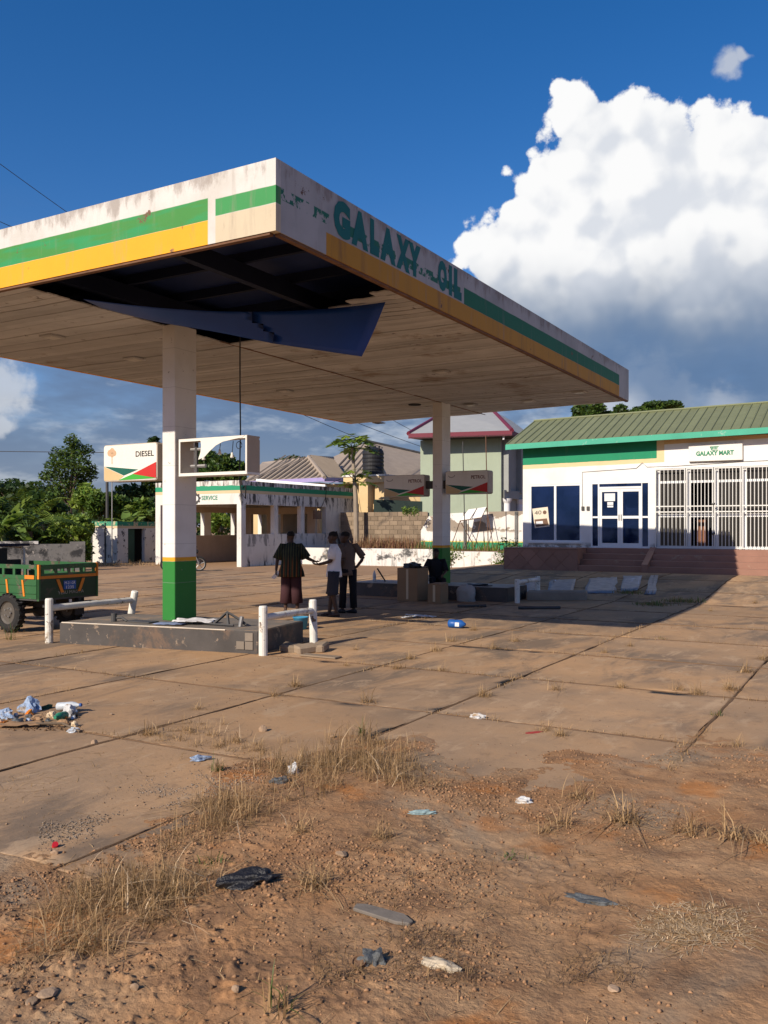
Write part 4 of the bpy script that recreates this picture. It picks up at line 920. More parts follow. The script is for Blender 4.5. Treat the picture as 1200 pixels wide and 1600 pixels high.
# block wall
bwl = thing('block_wall', 'bare sandcrete block wall between the service bay and the white wall', 'wall', (-22, 38.6, .7))
by = 38.6; bl, bh = .46, .215
B(-24.9, by + .02, .6, -19.75, by + .16, 2.50, 'mortar_core', m_mortar, bwl)
for j in range(8):
    x = -24.9 - (bl / 2 if j % 2 else 0); z = .74 + j * (bh + .012)
    while x < -19.75:
        a = max(x, -24.9); b = min(x + bl - .014, -19.76)
        if b - a > .06: B(a, by - random.uniform(0, .008), z, b, by + .02, z + bh, 'block', m_block, bwl, bevel=.006)
        x += bl
# painted wall
def pw_paint(N, pos):
    z = N.xyz(pos)[2]; w = N.m('MULTIPLY', N.m('SUBTRACT', N.noise(pos, 3, 4), .5), .03); z = N.m('ADD', z, w)
    c = N.mix(N.ss(N.noise(pos, .9, 5), .4, .7), (0.74, 0.71, 0.66), (0.66, 0.62, 0.56))
    patch = N.m('MULTIPLY', N.ss(N.noise(N.vm('MULTIPLY', pos, (1, 1, 1.5)), .75, 5, .6), .53, .56), N.ss(z, 1.5, 1.62)); c = N.mix(patch, c, (.30, .245, .19))
    c = N.mix(N.m('SUBTRACT', 1.0, step(N, z, 1.12)), c, (.70, .55, .16)); c = N.mix(N.m('SUBTRACT', 1.0, step(N, z, 1.07)), c, (.022, .24, .12))
    return N.mix(N.ss(N.noise(pos, 4, 7, .72), .62, .66), c, (.20, .17, .14))
m_pw = M('peeling_painted_wall', (.7, .7, .7), .85, var=.06, bump=.25, paint=pw_paint)
pwl = thing('painted_wall', 'peeling white boundary wall with green base stripe beside the shop', 'wall', (-15, 37.8, .7))
yy = 37.8
pts = [(-19.72, .6), (-13.0 + 2.5, .6), (-13.0 + 2.5, 2.55), (-16.6, 2.50), (-18.6, 2.42), (-19.3, 2.30), (-19.55, 1.9), (-19.72, 1.6)]
MB().extr([(a, yy, b) for a, b in pts], (0, .2, 0)).build('panel', m_pw, pwl)
for px in (640, 755 - 30, 805): 
    x = RY(px, 830, yy)[0]
    if px > 650: B(x, yy - .07, .6, x + .14, yy - .001, 2.5, 'pier', m_grey, pwl)
# tilted board on spindly legs in front of it
bd = thing('sign_stand', 'white board tilted on a thin rusty frame before the painted wall', 'sign stand', (-16.9, 36.9, TZ - .06)); Y0 = 36.9
a = [RY(722, 812, Y0), RY(752, 806, Y0), RY(758, 795, Y0 + .55), RY(728, 800, Y0 + .55)]
a = [RY(719, 814, Y0), RY(752, 809, Y0), RY(760, 793, Y0 + .4), RY(732, 797, Y0 + .4)]
MB().extr(a, np.array([0.01, -.02, .03])).build('board', m_signw, bd)
for i, j in ((0, 1), (1, 2), (2, 3), (3, 0)): MB().tube([a[i], a[j]], .022, 5).build('edge_bar', m_rust, bd)
mid0 = (a[0] + a[1]) / 2; mid1 = (a[2] + a[3]) / 2; MB().tube([mid0 + np.array([0, -.03, .03]), mid1 + np.array([0, -.03, .03])], .015, 5).build('edge_bar', m_rust, bd)
for s, px in ((0, 703), (0, 745), (1, 741), (1, 772)): 
    e = RY(px, 853, Y0 + (.1 if px != 772 else .3)); e[2] = TZ - .1; st = a[0] if px in (703,) else (a[1] if px in (741,) else (a[2] if px == 772 else a[0])); MB().tube([st, e], .02, 5).build('leg', m_rust, bd)
# three thin poles by the wall
for px, pt, mt, lb in ((703, 688, m_darkst, 'thin dark pole nearest the rear column in front of the green house'), (727, 690, m_darkst, 'thin dark pole in the middle of three before the green house'), (763, 680, m_rust, 'thin rusty red pole beside the tilted white board')):
    p = RY(px, 850, 36.3); t_ = RY(px - 4, pt, 36.3); p[2] = TZ - .1
    tag(MB().tube([p, (p + t_) / 2, t_], .022, 6).build('pole', mt), lb, 'pole')
# low concrete kerb by the shaded island and pale sheets spread to dry
k0 = GP(822, 938); k1 = GP(917, 938)
tag(MB().prism([(k0[0], k0[1]), (k1[0], k1[1]), (k1[0] - .15, k1[1] + .55), (k0[0] - .15, k0[1] + .55)], -.02, .22).build('kerb_block', M('stained_kerb', (.27, .22, .17), .9, var=.25), bevel=.03), 'low stained concrete kerb block at the end of the shaded island', 'kerb')
for (px0, px1, py0, py1) in ((815, 838, 899, 913), (853, 893, 900, 913), (912, 960, 900, 910), (968, 998, 899, 909), (1008, 1022, 899, 912)):
    c = [GP(px0, py1), GP(px1, py1), GP(px1 + 6, py0), GP(px0 + 8, py0)]; nx, ny = 10, 6; V = []
    for i in range(nx):
        for j in range(ny):
            s, t_ = i / (nx - 1), j / (ny - 1); p = (c[0] * (1 - s) + c[1] * s) * (1 - t_) + (c[3] * (1 - s) + c[2] * s) * t_
            V.append((p[0] + random.gauss(0, .02), p[1] + random.gauss(0, .02), gz(p[0], p[1]) + .008 + abs(random.gauss(0, .010))))
    idx = np.arange(nx * ny).reshape(nx, ny); Fq = np.stack([idx[:-1, :-1], idx[1:, :-1], idx[1:, 1:], idx[:-1, 1:]], -1).reshape(-1, 4)
    o = npmesh('drying_sheet', V, Fq, M('pale_plastic_sheet', (.21, .235, .27), .5, var=.35, vscale=5, bump=.3), smooth=False)
    md = o.modifiers.new('t', 'SOLIDIFY'); md.thickness = .004
    tag(o, 'pale crumpled plastic sheet spread on the ground below the shop steps', 'sheet', 'pale sheets spread below the shop steps')

# ================================================================== HOUSES BEHIND
def roof_plane(parent, pts, mat, ribs=None, rm=None, spacing=.5, th=.06, name='roof_plane'):
    pts = [np.array(p, float) for p in pts]; n = np.cross(pts[1] - pts[0], pts[2] - pts[0]); n /= np.linalg.norm(n); n = n if n[2] > 0 else -n
    ro = MB().extr(pts, -n * th).build(name, mat, parent)
    if ribs is not None:                                # standing ribs running up the slope, joined: too fine to pick apart
        a, b = pts[0], pts[1]; e = (b - a) / np.linalg.norm(b - a); up = np.cross(n, e); up = up if up[2] > 0 else -up
        L = np.linalg.norm(b - a); mb = MB()
        uv = [((p - a) @ e, (p - a) @ up) for p in pts]
        s = spacing * .5
        while s < L + 8:
            ts = []
            for i in range(len(uv)):
                (x0, y0), (x1, y1) = uv[i], uv[(i + 1) % len(uv)]
                if (x0 - s) * (x1 - s) < 0: t = (s - x0) / (x1 - x0); ts.append(y0 + t * (y1 - y0))
            if len(ts) >= 2 and max(ts) - min(ts) > .2:
                p0 = a + e * s + up * min(ts) + n * .02; p1 = a + e * s + up * max(ts) + n * .02
                mb.add([p0 - e * .06 - n * .03, p0 + n * .035, p0 + e * .06 - n * .03, p1 - e * .06 - n * .03, p1 + n * .035, p1 + e * .06 - n * .03], [(0, 1, 4, 3), (1, 2, 5, 4), (0, 2, 1), (3, 4, 5)])
            s += spacing
        if mb.v: mb.build('roof_ribs', rm or mat, ro, kind='stuff')
    return ro
# bungalow with faded brown hipped roofs (built facing the camera yaw so that its eave runs level)
hs = thing('bungalow', 'cream bungalow with faded brown hipped metal roof behind the service bay', 'house', (-34, 50, 0))
def H(px, py, dep): return D(px, py, dep)
# front wing roof
e0, e1, pk, pk2 = H(382, 752, 52), H(507, 746, 50), H(482, 714, 55), H(410, 722, 58)
roof_plane(hs, [e0, e1, pk, pk2], m_roofb, True, m_roofrib, .42)
e2 = H(542, 747, 55); roof_plane(hs, [e1, e2, H(520, 716, 60), pk], m_roofb, True, m_roofrib, .42)
# main roof
f0, f1, r0, r1 = H(505, 748, 58), H(650, 752, 57), H(575, 690, 66), H(690, 716, 68)
roof_plane(hs, [f0, H(604, 750, 57), r0, H(520, 714, 63)], m_roofb, True, m_roofrib, .42)
roof_plane(hs, [H(604, 750, 57), H(690, 752, 62), r1, r0], m_roofb)
MB().tube([r0, H(604, 750, 57)], .12, 6).build('hip_cap', m_darkst, hs); MB().tube([r0, r1], .14, 6).build('ridge_cap', m_darkst, hs)
MB().tube([pk, e1], .12, 6).build('hip_cap', m_roofb, hs); MB().tube([pk, H(520, 716, 60)], .12, 6).build('ridge_cap', m_roofb, hs)
MB().extr([e0, e1, e1 - np.array([0, 0, .22]), e0 - np.array([0, 0, .22])], FW * .05).build('fascia_board', m_purple, hs)
MB().extr([e1, e2, e2 - np.array([0, 0, .22]), e1 - np.array([0, 0, .22])], FW * .05).build('fascia_board', m_purple, hs)
MB().extr([f0, H(604, 750, 57), H(604, 750, 57) - np.array([0, 0, .22]), f0 - np.array([0, 0, .22])], FW * .05).build('fascia_board', m_purple, hs)
def wallq(parent, p0, p1, zt, mat, name='wall', th=.2):
    p0 = np.array(p0); p1 = np.array(p1); q = [(p0[0], p0[1], 0), (p1[0], p1[1], 0), (p1[0], p1[1], zt), (p0[0], p0[1], zt)]
    return MB().extr(q, FW * th).build(name, mat, parent)
wallq(hs, H(390, 760, 54), H(500, 760, 51.5), e0[2] - .1, m_cream); wallq(hs, H(500, 760, 51.5), H(538, 760, 56), e0[2] - .1, m_cream); wallq(hs, H(520, 760, 59.5), H(680, 760, 58.5), f1[2] - .05, m_cream)
w0 = H(522, 770, 58.8)
# white sheet roof edge of a lean-to
tag(MB().extr([H(400, 748, 47), H(508, 757, 45), H(508, 762, 45), H(400, 752, 47)], FW * 1.5).build('lean_to_roof', m_frame), 'bright white sheet roof of a lean-to behind the service bay', 'roof')
# tower with black water tank
tw_ = thing('tank_stand', 'cream concrete tank stand behind the block wall', 'tank stand', H(580, 850, 47) * np.array([1, 1, 0]))
for px in (572, 597): p = H(px, 790, 47); B(p[0] - .28, p[1] - .28, 0, p[0] + .28, p[1] + .28, 4.15, 'leg', m_cream, tw_)
for px in (562, 590): p = H(px, 790, 49); B(p[0] - .25, p[1] - .25, 0, p[0] + .25, p[1] + .25, 4.15, 'leg', m_cream, tw_)
c = H(583, 750, 48); MB().box(c[0] - 1.25, c[1] - 1.1, 4.15, c[0] + 1.25, c[1] + 1.1, 4.50).build('platform', m_cream, tw_, bevel=.02)
MB().box(c[0] - 1.3, c[1] - 1.15, 4.50, c[0] + 1.3, c[1] + 1.15, 4.60).build('parapet', m_mould, tw_)
tk = thing('water_tank', 'black ribbed plastic water tank on a cream stand', 'water tank', (c[0], c[1], 4.6))
pr = [(.01, 0), (.56, 0)]
for k in range(6): z = .06 + .21 * k; pr += [(.575, z), (.60, z + .05), (.60, z + .12), (.575, z + .17)]
pr += [(.57, 1.34), (.48, 1.46), (.30, 1.53), (.16, 1.56)]
MB().lathe([(a, b + 4.6) for a, b in pr] + [(.01, 6.17)], 28, (c[0], c[1], 0)).build('tank_body', m_black, tk, smooth=False); MB().lathe([(.01, 6.16), (.17, 6.16), (.17, 6.22), (.01, 6.24)], 16, (c[0], c[1], 0)).build('lid', m_black, tk)
MB().tube([(c[0] + .5, c[1] - .2, 6.0), (c[0] + .5, c[1] - .2, 6.2)], .05, 8).build('inlet', m_black, tk)
# dark sheet fence
A = H(584, 800, 45); Bq = H(660, 800, 45); tag(MB().extr([(A[0], A[1], 0), (Bq[0], Bq[1], 0), (Bq[0], Bq[1], 3.1), (A[0], A[1], 3.2)], FW * .06).build('sheet_fence', M('dark_green_sheet', (.02, .035, .028), .6)), 'dark green metal sheet fence above the block wall', 'fence')
# two-storey green house
gh = thing('green_house', 'two-storey sage green house with grey roof and maroon fascia', 'house', H(740, 850, 54) * np.array([1, 1, 0]))
dg = 54; c0, c1 = H(655, 720, dg), H(792, 690, dg - 1.5); zt = c0[2] + 1.3
a0 = H(657, 800, dg); a1 = H(783, 800, dg - 1.5)
back = np.array([-.42, .9, 0]) * 9
def pr4(p, q, z0, z1, mat, name, push): 
    return MB().extr([(p[0], p[1], z0), (q[0], q[1], z0), (q[0], q[1], z1), (p[0], p[1], z1)], push).build(name, mat, gh)
EZg = H(640, 687, dg)[2]
pr4(a0, a1, 0, EZg - .05, m_sage, 'wall', FW * .25)
b1 = H(835, 800, dg + 4); 
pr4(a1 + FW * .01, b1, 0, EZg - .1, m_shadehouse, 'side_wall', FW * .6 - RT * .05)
# eaves and roof
E0, E1, E2 = H(638, 683, dg - 1.2), H(800, 667, dg - 3), H(850, 692, dg + 6); PK = H(770, 645, dg + 6); PK0 = H(700, 650, dg + 6)
E0[2] = EZg + .25; E1[2] = EZg + .25; E2[2] = EZg + .25; PK[2] = EZg + 2.6; PK0[2] = EZg + 2.6
roof_plane(gh, [E0, E1, PK, PK0], m_roofgrey); roof_plane(gh, [E1, E2, H(800, 650, dg + 12) * np.array([1, 1, 0]) + np.array([0, 0, EZg + 2.6]), PK], m_roofgrey)
for p, q in ((E0, E1), (E1, E2)): MB().extr([p, q, q - np.array([0, 0, .30]), p - np.array([0, 0, .30])], FW * .06).build('fascia_board', m_maroon, gh)
for p, q in ((E0, PK0), (E1, PK)): MB().tube([p, q], .13, 6).build('hip_cap', m_maroon, gh)
MB().extr([E0 - np.array([0, 0, .28]), E1 - np.array([0, 0, .28]), E2 - np.array([0, 0, .28]), E2 + FW * 2 - RT * 3 - np.array([0, 0, .28])], np.array([0, 0, .04])).build('eave_soffit', m_darkst, gh)
p = H(787, 690, dg - 2.6); B(p[0] - .05, p[1] - .05, EZg - .25, p[0] + .05, p[1] + .05, EZg + .0, 'gutter_spout', m_frame, gh)
# balcony and columns on the shaded side
for px, dd in ((792, dg - 1.2), (812, dg + 1)):
    p = H(px, 800, dd); MB().lathe([(.05, 0), (.30, 0), (.30, .3), (.22, .35), (.20, 3.2), (.28, 3.35), (.32, 3.5), (.05, 3.5)], 14, (p[0], p[1], 0)).build('column', m_frame, gh); B(p[0] - .18, p[1] - .18, 3.9, p[0] + .18, p[1] + .18, EZg - .1, 'pier', m_shadehouse, gh)
p0, p1 = H(788, 800, dg - 1.7), H(826, 800, dg + 2.4); pr4(p0, p1, 3.5, 4.0, m_shadehouse, 'balcony', FW * 1.2)
for px, dd, z0, z1 in ((799, dg + .2, 4.5, 6.2), (818, dg + 2.2, 4.5, 6.2), (816, dg + 2.1, .9, 2.4)):
    p = H(px - 7, 800, dd - .5); q = H(px + 6, 800, dd + .9); w = pr4(p - FW * .25, q - FW * .25, z0, z1, m_dark, 'window', FW * .1)
for px in (700, 728, 757):
    p = H(px, 800, dg - .8); MB().tube([(p[0], p[1], 1), (p[0], p[1], EZg)], .03, 5).build('downpipe', m_darkst, gh) if px == 757 else None

# ================================================================== VEGETATION
def leaves(name, blobs, n, size, mats, parent=None, seed=1, flat=0.0, kind=None):
    r = np.random.default_rng(seed); w = np.array([b[3] * b[4] * b[5] for b in blobs]) ** .67; cnt = np.maximum((n * w / w.sum()).astype(int), 3)
    C = []
    for b, k in zip(blobs, cnt):
        d = r.normal(size=(k, 3)); d /= np.linalg.norm(d, axis=1)[:, None]; rad = r.random(k) ** .42
        C.append(np.array(b[:3]) + d * rad[:, None] * np.array(b[3:6]))
    C = np.concatenate(C); k = len(C); s = size * r.uniform(.55, 1.35, k)
    a = r.normal(size=(k, 3)); a[:, 2] *= .6; a[:, 2] -= .25; a /= np.linalg.norm(a, axis=1)[:, None]
    b = np.cross(a, r.normal(size=(k, 3))); b /= np.linalg.norm(b, axis=1)[:, None]; nn = np.cross(a, b)
    L = s[:, None]; Wd = (s * r.uniform(.35, .6, k))[:, None]
    V = np.stack([C - a * L * .5, C + b * Wd * .5 + nn * L * .06, C + a * L * .5, C - b * Wd * .5 + nn * L * .06], 1).reshape(-1, 3)
    og = ORG.get(parent, None)
    if og is not None: V = V - og
    Fq = np.arange(k * 4).reshape(k, 4); mats = mats if isinstance(mats, list) else [mats]
    o = npmesh(name, V, Fq, mats, parent, mi=r.integers(0, len(mats), k) if len(mats) > 1 else None)
    if kind: o['kind'] = kind
    return o
def tree(name, label, base, h, blobs, n, size, mats, trunk=.18, seed=1, group=None, cat='tree'):
    base = np.array(base, float); t = thing(name, label, cat, base, 0, group); mb = MB()
    c = np.mean([b[:3] for b in blobs], 0)
    mb.tube([base - np.array([0, 0, .1]), base + (c - base) * np.array([.3, .3, .35]), base + (c - base) * np.array([.6, .6, .75]), c], [trunk, trunk * .8, trunk * .55, trunk * .25], 7)
    for b in blobs[:10]:
        bb = np.array(b[:3]); s = base + (c - base) * np.array([.45, .45, .55]); mb.tube([s, (s + bb) / 2 + np.array([0, 0, -.1 * h * .1]), bb], [trunk * .4, trunk * .25, trunk * .1], 5)
    mb.build('trunk', m_bark, t); leaves('crown', blobs, n, size, mats, t, seed); return t
def pxblobs(lst, dep, sq=1.0):
    out = []
    for px, py, rx, rz in lst:
        p = D(px, py, dep + random.uniform(-1, 1) * sq); s = dep / F; out.append((p[0], p[1], p[2], rx * s, rx * s, rz * s))
    return out
def bp(px, dep): p = D(px, 822, dep); p[2] = 0; return p
tree('tall_tree', 'tall loose-crowned tree standing above the pump house', bp(108, 62), 9, pxblobs([(113,692,14,15),(98,712,22,16),(128,706,20,14),(88,730,20,14),(120,728,24,16),(75,744,16,10),(136,742,18,14),(108,752,26,16),(92,770,22,14),(130,768,20,14),(146,732,7,7)], 62), 4200, .27, [m_leafA, m_leafB], .2, 11)
tree('tree', 'dark bushy tree behind the pump house left of the tall tree', bp(40, 66), 6, pxblobs([(20,765,34,18),(60,768,30,16),(45,785,40,20),(-30,770,40,24),(-80,760,50,30)], 66), 5000, .42, [m_leafB], .2, 12)
tree('tree', 'dark bushy tree behind the diesel sign', bp(205, 66), 6, pxblobs([(165,785,26,14),(205,772,28,16),(235,775,26,18),(185,795,34,14),(240,690,9,8),(240,740,20,40)], 66), 5500, .40, [m_leafB], .2, 13)
tree('tree', 'dark tree seen through the gutted sign box', bp(345, 72), 7, pxblobs([(322,715,18,14),(350,722,20,14),(372,730,16,10),(335,738,30,14),(300,740,22,22),(270,720,18,20),(360,745,26,10)], 72), 6000, .42, [m_leafB, m_leafA], .2, 14)
tree('tree', 'flat-topped dark tree rising above the bungalow roof', bp(455, 80), 8, pxblobs([(458,718,14,6),(440,722,12,6),(474,720,12,5),(455,735,20,10)], 80), 1800, .42, [m_leafB], .2, 15)
tree('tree', 'dense round tree rising above the olive shop roof', bp(918, 60), 8, pxblobs([(908,640,14,12),(932,638,15,12),(920,650,26,12),(950,652,16,10)], 60), 4200, .30, [m_leafA, m_leafB], .2, 16)
tree('tree', 'umbrella-crowned tree beside the round one above the shop roof', bp(1010, 62), 8, pxblobs([(970,640,12,8),(1000,644,16,9),(1025,633,22,6),(1050,631,16,5),(1035,642,26,8),(985,650,20,8),(1060,636,8,4)], 62), 4200, .30, [m_leafA, m_leafB], .2, 17)
# undergrowth along the wall: separate bushes
for i, (px, py, rx, rz, dep, mt, sz, lb) in enumerate([
    (75, 790, 46, 26, 46, [m_leafA, m_leafB], .34, 'broad dark green bush behind the low wall'),
    (130, 778, 30, 22, 50, [m_leafC], .30, 'yellow-green bush in front of the tall tree'),
    (118, 820, 34, 22, 42, [m_leafC, m_leafA, m_leafC], .26, 'leafy green bush spilling beside the pump house corner'),
    (165, 790, 34, 20, 49, [m_leafA], .32, 'mid green bush above the pump house roof'),
    (210, 795, 36, 18, 50, [m_leafA, m_leafC], .34, 'broad-leaved bush below the diesel sign'),
    (35, 838, 40, 14, 40, [m_leafA, m_leafB], .26, 'low bush growing over the boundary wall coping'),
    (84, 838, 26, 14, 40, [m_leafC, m_leafA], .24, 'bright leafy shrub between wall coping and pump house'),
    (10, 800, 30, 30, 47, [m_leafB, m_leafA], .30, 'dark bush behind the banana plant'),
    (345, 815, 22, 16, 52, [m_leafC, m_leafA], .26, 'green shrub seen through the service bay'),
    (250, 800, 26, 24, 52, [m_leafA, m_leafB], .34, 'dark green bush beside the front column')]):
    b = bp(px, dep); bl = pxblobs([(px + random.uniform(-.6, .6) * rx, py + random.uniform(-.5, .5) * rz, rx * random.uniform(.35, .6), rz * random.uniform(.4, .7)) for _ in range(9)], dep, .8)
    bl += [(b[0], b[1], .7, rx * dep / F * .8, rx * dep / F * .8, .8)]
    tree('bush', lb, b, 2, bl, 2600, sz, mt, .06, 30 + i, cat='bush')
# far wood: reads as one dark band
bl = []
for k in range(110):
    px = -700 + 24 * k; dep = 130 + 30 * math.sin(k * 1.7); p = D(px, 806 - 18 * abs(math.sin(k * .9)) - 8 * math.sin(k * 2.3), dep); s = dep / F; bl.append((p[0], p[1], max(p[2] * .6, .5), 26 * s, 26 * s, 16 * s + p[2] * .4))
o = leaves('far_wood', bl, 22000, 1.25, [m_leafB], None, 77, kind='stuff'); tag(o, 'far dark wood along the horizon', 'wood')
bl = []
for k in range(60):
    x = -70 + 2.4 * k; hh = 4.2 + 2.6 * abs(math.sin(k * 1.3)) + 1.2 * math.sin(k * 2.7); bl.append((x, -42 + 3 * math.sin(k * 1.9), hh * .5, 2.4, 2.0, hh * .55))
o = leaves('roadside_trees', bl, 9000, .75, [m_leafA, m_leafB], None, 78, kind='stuff'); tag(o, 'roadside trees mirrored in the shop glass', 'trees')
# banana plants and palm
def paddle(base, az, el, L, w, droop, mat, name, parent, n=9, fold=.25):
    mb = MB(); rows = []; p = np.array(base, float); d = np.array([math.cos(az) * math.cos(el), math.sin(az) * math.cos(el), math.sin(el)]); side = np.array([-math.sin(az), math.cos(az), 0])
    for i in range(n):
        s = i / (n - 1); ww = w * (math.sin(math.pi * min(1, s * .88 + .10)) ** .6) * (0.04 if s < .12 else 1)
        upv = np.cross(d, side); rows.append([p + side * ww - upv * 0 + np.array([0, 0, fold * ww]), p.copy(), p - side * ww + np.array([0, 0, fold * ww])])
        d = d + np.array([0, 0, -droop / n]); d /= np.linalg.norm(d); p = p + d * L / (n - 1)
    for i in range(n - 1):
        for k in range(2): mb.add([rows[i][k], rows[i + 1][k], rows[i + 1][k + 1], rows[i][k + 1]], [(0, 1, 2, 3)])
    o = mb.build(name, mat, parent, smooth=True); bm = bmesh.new(); bm.from_mesh(o.data); bmesh.ops.remove_doubles(bm, verts=bm.verts, dist=1e-4); bm.to_mesh(o.data); bm.free(); return o
def banana(label, px, dep, h, n, seed, sc=1.0):
    r = random.Random(seed); b = bp(px, dep); t = thing('banana_plant', label, 'banana plant', b)
    MB().tube([b, b + np.array([.05, 0, h * .5]), b + np.array([.0, .05, h])], [.14, .12, .07], 8).build('stem', M('banana_stem', (.14, .17, .06), .8), t)
    for k in range(n): paddle(b + np.array([0, 0, h * r.uniform(.85, 1)]), 2 * math.pi * k / n + r.uniform(-.4, .4), r.uniform(.5, 1.25), sc * r.uniform(1.3, 2.0), sc * r.uniform(.20, .30), r.uniform(.9, 2.2), m_banana, 'leaf', t)
banana('big banana plant rising behind the tricycle roof', 4, 37.2, 1.6, 13, 5, 1.25); banana('banana plant with upright leaves below the diesel sign', 240, 50, 2.3, 11, 6, 1.2)
banana('small banana plant between the boundary wall and the palm', 50, 37.5, .9, 10, 8, .85); banana('banana plant behind the pump house roof', 196, 46.5, 1.9, 10, 9, 1.0); banana('banana plant at the left end of the boundary wall', -40, 38, 2.0, 9, 10, 1.0)
pm = bp(42, 38.8); pt = thing('palm', 'feathery palm with arching fronds above the boundary wall', 'palm', pm)
MB().tube([pm, pm + np.array([.1, 0, 1.6])], [.25, .18], 9).build('trunk', m_bark, pt)
for k in range(13):
    az = 2 * math.pi * k / 13 + .2; el = random.uniform(.55, 1.25); L = random.uniform(2.6, 3.5); p = pm + np.array([.1, 0, 1.6]); d = np.array([math.cos(az) * math.cos(el), math.sin(az) * math.cos(el), math.sin(el)]); side = np.array([-math.sin(az), math.cos(az), 0]); mb = MB(); pathp = [p.copy()]
    for i in range(22):
        s = i / 21; d = d + np.array([0, 0, -.065 - .03 * s]); d /= np.linalg.norm(d); p = p + d * L / 22; pathp.append(p.copy())
        if i > 2:
            for sg in (-1, 1):
                ll = .75 * math.sin(math.pi * (.15 + .8 * s)); e = p + side * sg * ll * .75 + d * ll * .5 + np.array([0, 0, -.22 * ll]); mb.add([p - d * .02, p + d * .035, e], [(0, 1, 2)])
    mb.tube(pathp, [.03 * (1 - .8 * i / 22) for i in range(23)], 4); mb.build('frond', m_leafC if k % 3 == 0 else m_leafA, pt)
# papaya
pb = D(557, 822, 44.5); pb[2] = .7; pp_ = thing('papaya_tree', 'slender papaya tree with a tuft of lobed leaves by the water tank', 'tree', pb)
topz = D(552, 700, 44.5)[2]; tp = np.array([pb[0] - .25, pb[1], topz]); MB().tube([pb, pb + (tp - pb) * .5 + np.array([.08, 0, 0]), tp], [.15, .12, .08], 8).build('trunk', M('papaya_bark', (.30, .24, .18), .9), pp_)
def papleaf(c, az, r, el):
    d = np.array([math.cos(az) * math.cos(el), math.sin(az) * math.cos(el), math.sin(el)]); e = c + d * r; mb = MB(); mb.tube([c, e], .018, 4); side = np.array([-math.sin(az), math.cos(az), 0]); dn = np.array([d[0], d[1], -.5])
    for a in np.linspace(-1.9, 1.9, 7):
        v = (dn * math.cos(a) + side * math.sin(a)); L = r * .62; q = e + v * L; w = np.cross(v, (0, 0, 1)); w = w / (np.linalg.norm(w) + 1e-6) * L * .3; mb.add([e, e + v * L * .55 + w, q, e + v * L * .55 - w], [(0, 1, 2, 3)])
    mb.build('leaf', m_leafC if random.random() < .4 else m_leafA, pp_)
for k in range(16): papleaf(tp, k * 2.4, random.uniform(.85, 1.15), random.uniform(-.15, .9))
lw = pb + np.array([.05, -.1, D(557, 752, 44.5)[2] - pb[2]])
for k in range(9): papleaf(lw, k * 2.4, random.uniform(.55, .8), random.uniform(-.2, .8))
for k in range(7): q = tp + np.array([.14 * math.cos(k * 2), .14 * math.sin(k * 2), -.15 - .06 * k]); MB().lathe([(.01, -.13), (.06, -.08), (.075, 0), (.05, .08), (.01, .12)], 8, tuple(q)).build('fruit', m_leafC, pp_, smooth=True)
# weeds in the planter
def blades(pts, n, hmin, hmax, spread, mats, seed, name, lean=.5, w=.004, parent=None, zf=None, flatten=0.0):
    r = np.random.default_rng(seed); pts = np.array(pts, float); k = len(pts) * n; base = np.repeat(pts, n, 0) + np.concatenate([r.normal(0, 1, (k, 2)) * np.repeat(np.broadcast_to(np.asarray(spread, float), (len(pts),)), n)[:, None], np.zeros((k, 1))], 1)
    if zf is not None: base[:, 2] = zf(base[:, 0], base[:, 1])
    h = hmin + (hmax - hmin) * r.random(k) ** 1.7; az = r.uniform(0, 2 * np.pi, k); ln = np.abs(r.normal(0, lean, k)); d0 = np.stack([np.cos(az), np.sin(az), np.zeros(k)], 1)
    sd = np.stack([-np.sin(az + r.normal(0, .6, k)), np.cos(az), np.zeros(k)], 1); V = []; S = [0, .4, .75, 1.0]; ww = w * r.uniform(.6, 1.5, k)[:, None]
    for i, s in enumerate(S):
        c = base + d0 * (h * ln * s ** 1.8)[:, None] + np.array([0, 0, 1]) * (h * s * np.maximum(1 - .50 * ln * s, .08) * (1 - flatten))[:, None]
        f = (1, .85, .55, .08)[i]; V += [c - sd * ww * f, c + sd * ww * f]
    V = np.stack(V, 1).reshape(-1, 3); b = (np.arange(k) * 8)[:, None]
    Fq = np.concatenate([b + np.array([2 * i, 2 * i + 1, 2 * i + 3, 2 * i + 2]) for i in range(3)], 1).reshape(-1, 4); mats = mats if isinstance(mats, list) else [mats]
    og = ORG.get(parent)
    if og is not None: V = V - og
    return npmesh(name, V, Fq, mats, parent, mi=np.repeat(r.integers(0, len(mats), k), 3) if len(mats) > 1 else None)
pts = [(random.uniform(-23.5, -19.5), random.uniform(37.2, 38.3), TZ - .06) for _ in range(220)]
tag(blades(pts, 7, .12, .75, .14, [m_strawd, M('red_brown_weed', (.16, .07, .045), .9, bump=0)], 3, 'dry_weeds', .35, .012), 'dry reddish weeds along the foot of the block wall', 'weeds', kind='stuff')
pts = [(random.uniform(-19, -12.2), random.uniform(35.2, 37.4), TZ - .07) for _ in range(130)] + [(random.uniform(-13.2, -11.6), random.uniform(33.6, 36.2), .40) for _ in range(60)]
tag(blades(pts, 6, .12, .7, .12, [m_grassg, m_leafC, m_strawd], 4, 'green_weeds', .5, .014), 'straggly green weeds growing in the planter bed', 'weeds', kind='stuff')
